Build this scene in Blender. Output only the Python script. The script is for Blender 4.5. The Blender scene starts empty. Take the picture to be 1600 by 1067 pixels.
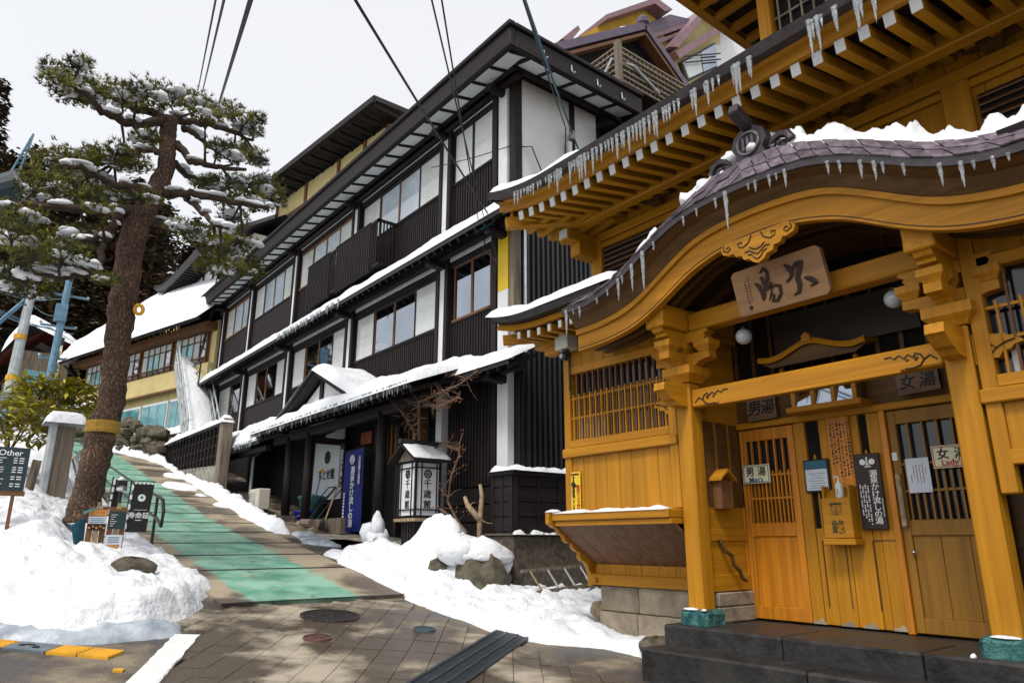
import bpy, bmesh, math, random
import numpy as np
from mathutils import Vector, Matrix
random.seed(7)
SC = bpy.context.scene
COL = SC.collection
rad = math.radians
# ------------------------------------------------------------------ camera
cam = bpy.data.cameras.new('camera'); cam.lens = 24.9; cam.sensor_width = 36; cam.clip_end = 600; cam.clip_start = .05
camo = bpy.data.objects.new('camera', cam); COL.objects.link(camo)
camo.location = (0, 0, 1.6); camo.rotation_euler = (rad(90 + 15.7), 0, rad(-38.35))
SC.camera = camo
# ------------------------------------------------------------------ world: overcast winter sky
W = bpy.data.worlds.new('World'); SC.world = W; W.use_nodes = True
nt = W.node_tree; nt.nodes.clear()
out = nt.nodes.new('ShaderNodeOutputWorld')
sky = nt.nodes.new('ShaderNodeTexSky'); sky.sky_type = 'NISHITA'; sky.sun_disc = False
sky.sun_elevation = rad(57); sky.sun_rotation = rad(246); sky.air_density = 1.0; sky.dust_density = 4
b1 = nt.nodes.new('ShaderNodeBackground'); b1.inputs[1].default_value = 0.05
nt.links.new(sky.outputs[0], b1.inputs[0])
b2 = nt.nodes.new('ShaderNodeBackground'); b2.inputs[0].default_value = (1, .985, .965, 1); b2.inputs[1].default_value = 0.72
ad = nt.nodes.new('ShaderNodeAddShader')
nt.links.new(b1.outputs[0], ad.inputs[0]); nt.links.new(b2.outputs[0], ad.inputs[1]); nt.links.new(ad.outputs[0], out.inputs[0])
sun = bpy.data.lights.new('sun', 'SUN'); sun.energy = 1.8; sun.angle = rad(12); sun.color = (1, .95, .86)
suno = bpy.data.objects.new('sun', sun); COL.objects.link(suno)
SUND = Vector((-.5, -.22, .84)).normalized()           # towards the sun
suno.rotation_euler = SUND.to_track_quat('Z', 'Y').to_euler()
SC.view_settings.view_transform = 'Standard'; SC.view_settings.look = 'None'
SC.view_settings.exposure = 0.2; SC.view_settings.gamma = 1
SC.cycles.max_bounces = 8; SC.cycles.transmission_bounces = 6; SC.cycles.glossy_bounces = 4; SC.cycles.diffuse_bounces = 1

# ------------------------------------------------------------------ helpers
ORG = {}
def props(o, label=None, cat=None, group=None, kind=None):
    if label: o['label'] = label
    if cat: o['category'] = cat
    if group: o['group'] = group
    if kind: o['kind'] = kind
    return o
def thing(name, label, cat, loc=(0, 0, 0), group=None):
    o = bpy.data.objects.new(name, None); COL.objects.link(o); o.location = loc
    o.empty_display_size = .2
    ORG[o.name] = Vector(loc)
    return props(o, label, cat, group)
def org(p): return ORG.get(p.name, Vector((0, 0, 0))) if p else Vector((0, 0, 0))
def link(name, me, parent=None, loc=None, rot=None, scl=None):
    """object with mesh 'me'; loc is a world position (parents are never rotated)"""
    o = bpy.data.objects.new(name, me); COL.objects.link(o)
    w = Vector(loc) if loc is not None else org(parent)
    if parent: o.parent = parent; o.location = w - org(parent)
    else: o.location = w
    if rot is not None:
        if isinstance(rot, Matrix): o.rotation_euler = rot.to_euler()
        else: o.rotation_euler = rot
    if scl is not None: o.scale = scl
    ORG[o.name] = w
    return o
class MB:
    def __init__(s): s.v = []; s.f = []
    def add(s, vs, fs):
        n = len(s.v); s.v += [tuple(v) for v in vs]; s.f += [tuple(i + n for i in f) for f in fs]; return s
    def box(s, x0, x1, y0, y1, z0, z1, c=0):
        if x0 > x1: x0, x1 = x1, x0
        if y0 > y1: y0, y1 = y1, y0
        if z0 > z1: z0, z1 = z1, z0
        C = Vector(((x0 + x1) / 2, (y0 + y1) / 2, (z0 + z1) / 2))
        return s.obox(C, Vector((1, 0, 0)), Vector((0, 1, 0)), Vector((0, 0, 1)), (x1 - x0) / 2, (y1 - y0) / 2, (z1 - z0) / 2, c)
    def obox(s, C, ux, uy, uz, hx, hy, hz, c=0):
        C = Vector(C)
        if c <= 0:
            vs = [C + ux * (hx * a) + uy * (hy * b) + uz * (hz * d) for a in (-1, 1) for b in (-1, 1) for d in (-1, 1)]
            return s.add(vs, [(0, 1, 3, 2), (4, 6, 7, 5), (0, 4, 5, 1), (2, 3, 7, 6), (0, 2, 6, 4), (1, 5, 7, 3)])
        c = min(c, hx * .45, hy * .45, hz * .45)
        vs = []; idx = {}
        for a in (-1, 1):
            for b in (-1, 1):
                for d in (-1, 1):
                    for k in range(3):
                        e = [hx - c, hy - c, hz - c]; e[k] = (hx, hy, hz)[k]
                        idx[a, b, d, k] = len(vs); vs.append(C + ux * (a * e[0]) + uy * (b * e[1]) + uz * (d * e[2]))
        fs = []
        I = lambda a, b, d, k: idx[a, b, d, k]
        for t in (-1, 1):
            fs.append((I(t, -1, -1, 0), I(t, 1, -1, 0), I(t, 1, 1, 0), I(t, -1, 1, 0)))
            fs.append((I(-1, t, -1, 1), I(1, t, -1, 1), I(1, t, 1, 1), I(-1, t, 1, 1)))
            fs.append((I(-1, -1, t, 2), I(1, -1, t, 2), I(1, 1, t, 2), I(-1, 1, t, 2)))
            for u in (-1, 1):
                fs.append((I(t, u, -1, 0), I(t, u, 1, 0), I(t, u, 1, 1), I(t, u, -1, 1)))
                fs.append((I(t, -1, u, 0), I(t, 1, u, 0), I(t, 1, u, 2), I(t, -1, u, 2)))
                fs.append((I(-1, t, u, 1), I(1, t, u, 1), I(1, t, u, 2), I(-1, t, u, 2)))
                for w in (-1, 1): fs.append((I(t, u, w, 0), I(t, u, w, 1), I(t, u, w, 2)))
        return s.add(vs, fs)
    def beam(s, p, q, w, h, up=(0, 0, 1), c=0):
        p = Vector(p); q = Vector(q); d = (q - p); L = d.length; d.normalize()
        up = Vector(up); sd = d.cross(up)
        if sd.length < 1e-4: sd = d.cross(Vector((1, 0, 0)))
        sd.normalize(); u = sd.cross(d)
        return s.obox((p + q) / 2, d, sd, u, L / 2, w / 2, h / 2, c)
    def prism(s, poly, axis, a0, a1):
        n = len(poly)
        def P(a, t):
            u, v = t
            return (a, u, v) if axis == 'x' else ((u, a, v) if axis == 'y' else (u, v, a))
        vs = [P(a0, t) for t in poly] + [P(a1, t) for t in poly]
        fs = [tuple(range(n))[::-1], tuple(range(n, 2 * n))] + [(i, (i + 1) % n, n + (i + 1) % n, n + i) for i in range(n)]
        return s.add(vs, fs)
    def tube(s, pts, r, n=8, cap=True):
        pts = [Vector(p) for p in pts]
        if not hasattr(r, '__len__'): r = [r] * len(pts)
        ref = Vector((.31, .17, .93)); vs = []
        for i, p in enumerate(pts):
            d = (pts[min(i + 1, len(pts) - 1)] - pts[max(i - 1, 0)])
            if d.length < 1e-6: d = Vector((0, 0, 1))
            d.normalize()
            a = d.cross(ref)
            if a.length < .05: a = d.cross(Vector((1, 0, 0)))
            a.normalize(); b = d.cross(a)
            for k in range(n):
                t = 2 * math.pi * k / n
                vs.append(p + a * (r[i] * math.cos(t)) + b * (r[i] * math.sin(t)))
        fs = [(i * n + k, i * n + (k + 1) % n, (i + 1) * n + (k + 1) % n, (i + 1) * n + k) for i in range(len(pts) - 1) for k in range(n)]
        if cap: fs += [tuple(range(n))[::-1], tuple(range((len(pts) - 1) * n, len(pts) * n))]
        return s.add(vs, fs)
    def strip(s, rows):
        """rows: list of equally long point lists -> quad sheet"""
        m = len(rows[0]); vs = [p for r in rows for p in r]
        fs = [(i * m + k, i * m + k + 1, (i + 1) * m + k + 1, (i + 1) * m + k) for i in range(len(rows) - 1) for k in range(m - 1)]
        return s.add(vs, fs)
    def lathe(s, prof, C, n=16):
        C = Vector(C); vs = []
        for r, z in prof:
            for k in range(n):
                t = 2 * math.pi * k / n; vs.append(C + Vector((r * math.cos(t), r * math.sin(t), z)))
        m = len(prof)
        fs = [(i * n + k, i * n + (k + 1) % n, (i + 1) * n + (k + 1) % n, (i + 1) * n + k) for i in range(m - 1) for k in range(n)]
        fs += [tuple(range(n))[::-1], tuple(range((m - 1) * n, m * n))]
        return s.add(vs, fs)
    def mesh(s, name, m, o=(0, 0, 0), smooth=False):
        o = Vector(o)
        me = bpy.data.meshes.new(name)
        me.from_pydata([(v[0] - o[0], v[1] - o[1], v[2] - o[2]) for v in s.v], [], s.f)
        if len(s.f) < 60000:
            b = bmesh.new(); b.from_mesh(me); bmesh.ops.recalc_face_normals(b, faces=b.faces); b.to_mesh(me); b.free()
        if smooth: me.polygons.foreach_set('use_smooth', [True] * len(me.polygons))
        for k in (m if isinstance(m, (list, tuple)) else [m]): me.materials.append(MT[k])
        return me
    def build(s, name, m, parent=None, smooth=False, **kw):
        o = org(parent) if parent else Vector((0, 0, 0))
        if not parent and s.v:
            a = np.array(s.v); o = Vector((a[:, 0].mean(), a[:, 1].mean(), a[:, 2].min()))
        ob = link(name, s.mesh(name, m, o, smooth), parent, o)
        return props(ob, **kw)
def Bx(*a, **k): return MB().box(*a, **k)
def arc(c, r, a0, a1, n): return [(c[0] + r * math.cos(rad(a0 + (a1 - a0) * i / n)), c[1] + r * math.sin(rad(a0 + (a1 - a0) * i / n))) for i in range(n + 1)]
# vectorised value noise
def _h(ix, iy, s): 
    n = (ix * 374761393 + iy * 668265263 + s * 974711) & 0x7fffffff
    n = ((n ^ (n >> 13)) * 1274126177) & 0x7fffffff
    return ((n ^ (n >> 16)) & 0xffff) / 65535.0
def vnoise(x, y, s=0):
    x = np.asarray(x, float); y = np.asarray(y, float)
    ix = np.floor(x).astype(np.int64); iy = np.floor(y).astype(np.int64); fx = x - ix; fy = y - iy
    fx = fx * fx * (3 - 2 * fx); fy = fy * fy * (3 - 2 * fy)
    a = _h(ix, iy, s); b = _h(ix + 1, iy, s); c = _h(ix, iy + 1, s); d = _h(ix + 1, iy + 1, s)
    return (a * (1 - fx) + b * fx) * (1 - fy) + (c * (1 - fx) + d * fx) * fy * 1.0
def fnoise(x, y, s=0, o=4):
    t = 0; a = .5
    for k in range(o): t = t + a * (vnoise(x * 2 ** k, y * 2 ** k, s + k) - .5); a *= .5
    return t
GPY = [-40, -10, 0, 4, 5, 7, 9.7, 11.5, 12.75, 14.3, 17.4, 21.2, 24.9, 28, 32, 40, 60, 90]
GPZ = [-1.6, -.3, .02, .26, .35, .51, .81, 1.1, 1.3, 1.54, 2.07, 2.85, 3.62, 4.25, 5.05, 6.5, 9.5, 14]
_ys = np.linspace(-40, 90, 1301); _zs = np.convolve(np.interp(_ys, GPY, GPZ), np.ones(9) / 9, 'same'); _zs[:6] = -1.6; _zs[-6:] = 14
def gz(y): return np.interp(y, _ys, _zs)
def G(y): return float(gz(y))
# ------------------------------------------------------------------ materials
MT = {}
def N(t, k): return t.nodes.new('ShaderNode' + k)
def mat(name, c, rough=.7, var=.2, scale=4., stretch=(1, 1, 1), bump=.15, bscale=None, c2=None, lo=.35, hi=.65, rnd=0., metal=0., spec=.5, coat=0., pos=False, trans=0., ior=1.45, emit=None, rough2=None, detail=5, bd=.02):
    m = bpy.data.materials.new(name); m.use_nodes = True; t = m.node_tree; p = t.nodes['Principled BSDF']
    L = t.links.new
    if pos:
        co = N(t, 'NewGeometry').outputs['Position']
    else:
        tc = N(t, 'TexCoord'); oi = N(t, 'ObjectInfo'); va = N(t, 'VectorMath'); va.operation = 'ADD'
        ms = N(t, 'MixRGB'); ms.inputs[0].default_value = 1; ms.blend_type = 'MULTIPLY'; ms.inputs[2].default_value = (37, 53, 71, 1)
        L(oi.outputs['Random'], ms.inputs[1]); L(tc.outputs['Object'], va.inputs[0]); L(ms.outputs[0], va.inputs[1]); co = va.outputs[0]
    mp = N(t, 'Mapping'); mp.inputs['Scale'].default_value = stretch; L(co, mp.inputs['Vector'])
    n1 = N(t, 'TexNoise'); n1.inputs['Scale'].default_value = scale; n1.inputs['Detail'].default_value = detail; n1.inputs['Roughness'].default_value = .62
    L(mp.outputs[0], n1.inputs['Vector'])
    rp = N(t, 'ValToRGB'); L(n1.outputs['Fac'], rp.inputs[0])
    e = rp.color_ramp.elements
    e[0].position = lo; e[1].position = hi
    a = [max(0, x * (1 - var)) for x in c]; b = [min(1, x * (1 + var)) for x in c]
    if c2: a = c; b = c2
    e[0].color = (*a, 1); e[1].color = (*b, 1)
    src = rp.outputs[0]
    if rnd > 0:
        oi2 = N(t, 'ObjectInfo'); mr = N(t, 'MapRange'); mr.inputs[3].default_value = 1 - rnd; mr.inputs[4].default_value = 1 + rnd
        L(oi2.outputs['Random'], mr.inputs[0]); mx = N(t, 'MixRGB'); mx.blend_type = 'MULTIPLY'; mx.inputs[0].default_value = 1
        L(src, mx.inputs[1]); L(mr.outputs[0], mx.inputs[2]); src = mx.outputs[0]
    L(src, p.inputs['Base Color'])
    p.inputs['Roughness'].default_value = rough
    if rough2 is not None:
        mr = N(t, 'MapRange'); mr.inputs[1].default_value = lo; mr.inputs[2].default_value = hi; mr.inputs[3].default_value = rough; mr.inputs[4].default_value = rough2
        L(n1.outputs['Fac'], mr.inputs[0]); L(mr.outputs[0], p.inputs['Roughness'])
    p.inputs['Metallic'].default_value = metal; p.inputs['Specular IOR Level'].default_value = spec
    p.inputs['Coat Weight'].default_value = coat; p.inputs['IOR'].default_value = ior; p.inputs['Transmission Weight'].default_value = trans
    if emit: p.inputs['Emission Color'].default_value = (*emit[:3], 1); p.inputs['Emission Strength'].default_value = emit[3]
    if bump > 0:
        n2 = N(t, 'TexNoise'); n2.inputs['Scale'].default_value = bscale or scale * 4; n2.inputs['Detail'].default_value = 5
        L(mp.outputs[0], n2.inputs['Vector'])
        bp = N(t, 'Bump'); bp.inputs['Strength'].default_value = bump; bp.inputs['Distance'].default_value = bd
        L(n2.outputs['Fac'], bp.inputs['Height']); L(bp.outputs[0], p.inputs['Normal'])
    MT[name] = m
    return m
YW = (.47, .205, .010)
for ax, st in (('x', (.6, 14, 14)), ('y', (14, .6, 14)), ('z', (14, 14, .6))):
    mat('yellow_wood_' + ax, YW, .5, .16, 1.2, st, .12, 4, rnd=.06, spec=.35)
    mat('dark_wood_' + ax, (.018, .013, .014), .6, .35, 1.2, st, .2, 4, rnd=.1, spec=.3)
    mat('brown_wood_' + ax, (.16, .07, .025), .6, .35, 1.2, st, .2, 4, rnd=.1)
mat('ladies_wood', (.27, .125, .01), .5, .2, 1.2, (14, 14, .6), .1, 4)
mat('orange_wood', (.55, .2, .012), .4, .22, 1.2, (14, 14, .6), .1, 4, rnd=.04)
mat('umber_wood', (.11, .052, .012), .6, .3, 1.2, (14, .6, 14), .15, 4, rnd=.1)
mat('grey_wood', (.2, .16, .12), .8, .4, 1.4, (12, 12, .8), .3, 5, rnd=.15)
mat('sign_wood', (.40, .22, .095), .55, 0, 2.2, (3, .5, 3), .1, 8, c2=(.23, .13, .075), lo=.4, hi=.72)
mat('plaque_wood', (.19, .115, .075), .7, .3, 2, (8, 1, 8), .1)
mat('log_end', (.33, .25, .15), .8, .3, 12)
mat('white_paint', (.74, .76, .78), .6, .06, 3, bump=.04)
mat('plaster', (.78, .79, .8), .8, .05, 1.2, bump=.06, bscale=30)
mat('cream', (.62, .52, .24), .8, .1, 1.2, bump=.05, bscale=30)
mat('ochre_wall', (.5, .29, .02), .8, .12, 1.2, bump=.05)
mat('soffit', (.84, .88, .92), .5, .06, 2, bump=.02, rnd=.06)
mat('snow', (.80, .83, .88), .75, .03, 2.5, bump=.7, bscale=9, spec=.3, bd=.05)
mat('dirty_snow', (.76, .785, .83), .7, 0, 1.1, bump=.8, bscale=9, c2=(.82, .845, .89), spec=.3, bd=.06)
mat('ice', (.82, .88, .93), .12, .05, 6, bump=.25, bscale=30, trans=.75, ior=1.31)
mat('ice_lip', (.26, .31, .37), .25, 0, 3, bump=.6, bscale=14, c2=(.58, .64, .71), trans=.1, ior=1.31)
mat('copper_tile', (.07, .055, .07), .33, 0, 9, bump=.3, c2=(.24, .20, .25), lo=.35, hi=.7, rnd=.3, spec=.6)
mat('copper_dark', (.035, .028, .034), .4, .4, 6, bump=.2, spec=.6)
mat('roof_black', (.03, .028, .03), .55, .3, 5, bump=.2)
mat('mauve_roof', (.23, .13, .15), .5, .15, 3, bump=.05)
mat('mauve_dark', (.12, .085, .13), .5, .15, 3, bump=.05)
mat('black', (.012, .011, .012), .5, .3, 4, bump=.05)
mat('black_metal', (.02, .021, .024), .35, .3, 6, bump=.05, spec=.6)
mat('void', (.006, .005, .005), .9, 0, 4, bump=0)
mat('steel', (.5, .52, .55), .3, .15, 6, bump=.05, metal=.9)
mat('pole_blue', (.12, .24, .34), .5, .25, 3, bump=.1)
mat('pole_grey', (.42, .46, .48), .8, .2, 3, bump=.1)
mat('glass', (.34, .38, .43), .03, .1, 1, bump=.0, metal=1.)
mat('glass_door', (.012, .014, .018), .08, .2, 1, bump=.0, ior=1.6)
mat('painted_sky_pane', (.60, .70, .80), .15, .2, .6, (1, 1, .6), bump=0, coat=1.)  # sky reflection put into the pale blue pane colour, third floor only
mat('paper_pane', (.68, .72, .70), .28, .12, .7, (1, 1, .4), bump=.0, coat=.7)
mat('teal_pane', (.12, .36, .42), .2, .35, .8, bump=0, coat=.6)
mat('curtain', (.5, .55, .56), .8, .15, 2, (6, 6, .3), bump=.1)
mat('stone_dark', (.013, .013, .014), .3, 0, 3, bump=.5, bscale=14, c2=(.04, .038, .036), rough2=.6)
mat('stone_plinth', (.11, .09, .065), .8, .45, 14, bump=.5, bscale=40)
mat('stone_block', (.35, .29, .21), .85, .3, 4, bump=.35, bscale=25, rnd=.2)
mat('rock', (.10, .085, .06), .8, .5, 5, bump=.7, bscale=12)
mat('blue_stone', (.01, .075, .085), .4, 0, 7, bump=.9, bscale=12, c2=(.09, .26, .23), lo=.42, hi=.68, bd=.04)
mat('concrete', (.34, .32, .28), .85, .3, 3, bump=.3, bscale=25)
mat('branch_bark', (.055, .034, .024), .9, .4, 9, bump=.6)
mat('needle', (.025, .035, .012), .6, 0, 2.2, bump=0, c2=(.21, .20, .014), lo=.4, hi=.62)
mat('cedar_leaf', (.035, .034, .018), .8, 0, .8, bump=0, c2=(.13, .08, .04), rnd=.35)
mat('bamboo_leaf', (.42, .38, .025), .6, .4, 3, bump=0)
mat('twig', (.16, .1, .065), .8, .4, 8, bump=.2)
mat('dry_leaf', (.30, .1, .03), .7, .4, 5, bump=0)
mat('blue_cloth', (.008, .018, .19), .7, .2, 2, bump=.1)
mat('blue_plastic', (.005, .02, .42), .35, .1, 3, bump=0)
mat('white_cloth', (.66, .70, .75), .8, .05, 2, bump=.08)
mat('ink', (.012, .01, .01), .6, 0, 4, bump=0)
mat('white_ink', (.8, .82, .84), .6, 0, 4, bump=0)
mat('red_ink', (.5, .03, .02), .6, 0, 4, bump=0)
mat('brown_ink', (.035, .016, .01), .6, 0, 4, bump=0)
mat('green_ink', (.03, .05, .02), .7, 0, 4, bump=0)
mat('cream_sign', (.72, .70, .5), .45, .04, 3, bump=0)
mat('yellow_sign', (.8, .55, .02), .45, .05, 3, bump=0)
mat('notice', (.62, .68, .76), .6, .05, 3, bump=0)
mat('lantern_paper', (.74, .77, .82), .6, .04, 3, bump=0)
mat('brown_board', (.028, .017, .013), .5, .2, 3, bump=.05)
mat('globe', (.55, .62, .66), .25, .05, 2, bump=0, coat=.5)
mat('cam_box', (.60, .62, .56), .5, .05, 3, bump=0)
mat('teal_board', (.02, .13, .2), .5, .1, 3, bump=0)
mat('slate_board', (.02, .04, .05), .5, .1, 3, bump=0)
mat('photo_orange', (.5, .22, .06), .5, .6, 14, bump=0)
mat('wire', (.012, .014, .018), .5, 0, 4, bump=0)
mat('wire_blue', (.02, .12, .18), .5, 0, 4, bump=0)
mat('tactile', (.66, .34, .02), .6, .15, 6, bump=.2, pos=True)
mat('slate_plate', (.13, .16, .19), .5, .2, 6, bump=.2)
mat('iron', (.05, .042, .042), .45, .4, 12, bump=.3, metal=.3)
mat('iron_red', (.13, .06, .05), .5, .4, 12, bump=.3)
mat('iron_blue', (.05, .09, .12), .5, .4, 12, bump=.3)
mat('grate', (.035, .045, .055), .45, .35, 8, bump=.2, metal=.3)
mat('rope', (.42, .25, .04), .9, .4, 20, (1, 1, 6), bump=.5)
mat('ac_cream', (.6, .57, .47), .5, .06, 3, bump=0)
mat('bin_green', (.06, .22, .19), .5, .2, 3, bump=0)
mat('rust_red', (.28, .06, .03), .7, .3, 4, bump=.1)
mat('road_line', (.74, .76, .76), .7, .1, 8, bump=.3, bscale=60, pos=True)
mat('asphalt', (.06, .05, .04), .35, 0, 1.2, bump=.8, bscale=60, c2=(.27, .225, .16), lo=.46, hi=.62, rough2=.85, pos=True)
mat('pavement', (.085, .066, .045), .32, 0, .75, bump=.7, bscale=55, c2=(.42, .37, .29), lo=.5, hi=.62, rough2=.85, pos=True, detail=8)
def bark_material():
    m = bpy.data.materials.new('pine_bark'); m.use_nodes = True; t = m.node_tree; p = t.nodes['Principled BSDF']; L = t.links.new
    tc = N(t, 'TexCoord'); mp = N(t, 'Mapping'); mp.inputs['Scale'].default_value = (1, 1, .45); L(tc.outputs['Object'], mp.inputs[0])
    nz = N(t, 'TexNoise'); nz.inputs['Scale'].default_value = 6; nz.inputs['Detail'].default_value = 6; L(mp.outputs[0], nz.inputs['Vector'])
    mx = N(t, 'MixRGB'); mx.inputs[0].default_value = .2; L(mp.outputs[0], mx.inputs[1]); L(nz.outputs['Color'], mx.inputs[2])
    vo = N(t, 'TexVoronoi'); vo.feature = 'DISTANCE_TO_EDGE'; vo.inputs['Scale'].default_value = 26; L(mx.outputs[0], vo.inputs['Vector'])
    rp = N(t, 'ValToRGB'); L(vo.outputs['Distance'], rp.inputs[0]); e = rp.color_ramp.elements
    e[0].position = .0; e[0].color = (.03, .018, .013, 1); e[1].position = .24; e[1].color = (.19, .108, .066, 1)
    n2 = N(t, 'TexNoise'); n2.inputs['Scale'].default_value = 2.2; n2.inputs['Detail'].default_value = 5; L(tc.outputs['Object'], n2.inputs['Vector'])
    mr = N(t, 'MapRange'); mr.inputs[1].default_value = .3; mr.inputs[2].default_value = .7; mr.inputs[3].default_value = .55; mr.inputs[4].default_value = 1.35; L(n2.outputs['Fac'], mr.inputs[0])
    mu = N(t, 'MixRGB'); mu.blend_type = 'MULTIPLY'; mu.inputs[0].default_value = 1; L(rp.outputs[0], mu.inputs[1]); L(mr.outputs[0], mu.inputs[2]); L(mu.outputs[0], p.inputs['Base Color'])
    p.inputs['Roughness'].default_value = .9
    bp = N(t, 'Bump'); bp.inputs['Strength'].default_value = 1; bp.inputs['Distance'].default_value = .05; L(vo.outputs['Distance'], bp.inputs['Height']); L(bp.outputs[0], p.inputs['Normal'])
    MT['pine_bark'] = m
bark_material()
mat('shade_wood', (.032, .018, .008), .8, .3, 3)  # roof undersides: the shade below the eaves is put into this near-black brown
def road_material():
    m = bpy.data.materials.new('lane'); m.use_nodes = True; t = m.node_tree; p = t.nodes['Principled BSDF']; L = t.links.new
    ps = N(t, 'NewGeometry').outputs['Position']
    n1 = N(t, 'TexNoise'); n1.inputs['Scale'].default_value = .9; n1.inputs['Detail'].default_value = 7; L(ps, n1.inputs['Vector'])
    rp = N(t, 'ValToRGB'); L(n1.outputs['Fac'], rp.inputs[0]); e = rp.color_ramp.elements
    e[0].position = .43; e[0].color = (.115, .085, .058, 1); e[1].position = .54; e[1].color = (.37, .31, .22, 1)
    n3 = N(t, 'TexNoise'); n3.inputs['Scale'].default_value = 2.2; n3.inputs['Detail'].default_value = 7; L(ps, n3.inputs['Vector'])
    rg = N(t, 'ValToRGB'); L(n3.outputs['Fac'], rg.inputs[0]); e = rg.color_ramp.elements
    e[0].position = .36; e[0].color = (.10, .30, .21, 1); e[1].position = .58; e[1].color = (.26, .48, .37, 1)
    sx = N(t, 'SeparateXYZ'); L(ps, sx.inputs[0])
    # painted band between x=3.35 and 4.95, ragged edges, worn
    n2 = N(t, 'TexNoise'); n2.inputs['Scale'].default_value = 3.; n2.inputs['Detail'].default_value = 6; L(ps, n2.inputs['Vector'])
    def ma(op, a, b, cl=False):
        x = N(t, 'Math'); x.operation = op; x.use_clamp = cl
        for i, k in enumerate((a, b)):
            if isinstance(k, (int, float)): x.inputs[i].default_value = k
            else: L(k, x.inputs[i])
        return x.outputs[0]
    xc = ma('ABSOLUTE', ma('SUBTRACT', sx.outputs[0], 4.15), 0)
    ed = ma('ADD', xc, ma('MULTIPLY', ma('SUBTRACT', n2.outputs['Fac'], .5), .45))
    fc = ma('MULTIPLY', ma('SUBTRACT', .82, ed), 12, True)
    n4 = N(t, 'TexNoise'); n4.inputs['Scale'].default_value = 5; n4.inputs['Detail'].default_value = 8; L(ps, n4.inputs['Vector'])
    wear = ma('MULTIPLY', ma('SUBTRACT', n4.outputs['Fac'], .33), 14, True)
    fc = ma('MULTIPLY', fc, ma('ADD', .25, ma('MULTIPLY', wear, .75)))
    mx = N(t, 'MixRGB'); L(fc, mx.inputs[0]); L(rp.outputs[0], mx.inputs[1]); L(rg.outputs[0], mx.inputs[2])
    L(mx.outputs[0], p.inputs['Base Color'])
    mr = N(t, 'MapRange'); mr.inputs[1].default_value = .43; mr.inputs[2].default_value = .54; mr.inputs[3].default_value = .35; mr.inputs[4].default_value = .85
    L(n1.outputs['Fac'], mr.inputs[0]); L(mr.outputs[0], p.inputs['Roughness'])
    n5 = N(t, 'TexNoise'); n5.inputs['Scale'].default_value = 70; L(ps, n5.inputs['Vector'])
    bp = N(t, 'Bump'); bp.inputs['Strength'].default_value = .4; bp.inputs['Distance'].default_value = .02; L(n5.outputs['Fac'], bp.inputs['Height']); L(bp.outputs[0], p.inputs['Normal'])
    MT['lane'] = m
road_material()
# ------------------------------------------------------------------ lettering (Blender's own font)
FACE = Matrix(((0, 0, -1), (-1, 0, 0), (0, 1, 0)))      # text on a wall that looks towards -X
_tc = {}
def tmesh(s, size, m, off=0., ext=.002, shear=0., space=1.):
    k = (s, size, m, off, ext, shear)
    if k in _tc: return _tc[k]
    cu = bpy.data.curves.new('lettering', 'FONT'); cu.body = s; cu.size = size; cu.offset = min(off, size * .012); cu.extrude = ext; cu.shear = shear
    cu.align_x = 'CENTER'; cu.align_y = 'CENTER'; cu.space_line = .92 * space; cu.resolution_u = 3
    o = bpy.data.objects.new('tmp', cu); COL.objects.link(o)
    dg = bpy.context.evaluated_depsgraph_get(); dg.update()
    me = bpy.data.meshes.new_from_object(o.evaluated_get(dg)); me.materials.clear(); me.materials.append(MT[m])
    # centre on the bounding box
    a = np.empty(len(me.vertices) * 3); me.vertices.foreach_get('co', a); a = a.reshape(-1, 3)
    if len(a):
        a[:, 0] -= (a[:, 0].max() + a[:, 0].min()) / 2; a[:, 1] -= (a[:, 1].max() + a[:, 1].min()) / 2
        me.vertices.foreach_set('co', a.ravel())
    bpy.data.objects.remove(o); bpy.data.curves.remove(cu)
    _tc[k] = me
    return me
def text(s, size, m, parent, loc, R=None, vert=False, off=0., ext=.002, shear=0., name='lettering', scl=None, space=1.):
    if vert: s = '\n'.join(s)
    return link(name, tmesh(s, size, m, off, ext, shear, space), parent, loc, (R or FACE), scl)
# ================================================================== GROUND
def ground():
    xs = np.unique(np.concatenate([np.linspace(-120, -12, 28), np.linspace(-12, 16, 57), np.linspace(16, 140, 26)]))
    ys = np.unique(np.concatenate([np.linspace(-60, -6, 19), np.linspace(-6, 40, 93), np.linspace(40, 180, 36)]))
    rows = []
    for y in ys:
        base = G(y) if y < 90 else 14 + (y - 90) * .1
        rows.append([(x, y, base - .012) for x in xs])
    MB().strip(rows).build('ground', 'asphalt', None, True, kind='structure')
ground()
def sheet(name, m, x0, x1, y0, y1, dz, parent=None, nx=2, **kw):
    ys = np.linspace(y0, y1, max(2, int(abs(y1 - y0) / .25) + 1)); xs = np.linspace(x0, x1, nx)
    return MB().strip([[(x, y, G(y) + dz) for x in xs] for y in ys]).build(name, m, parent, **kw)
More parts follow.
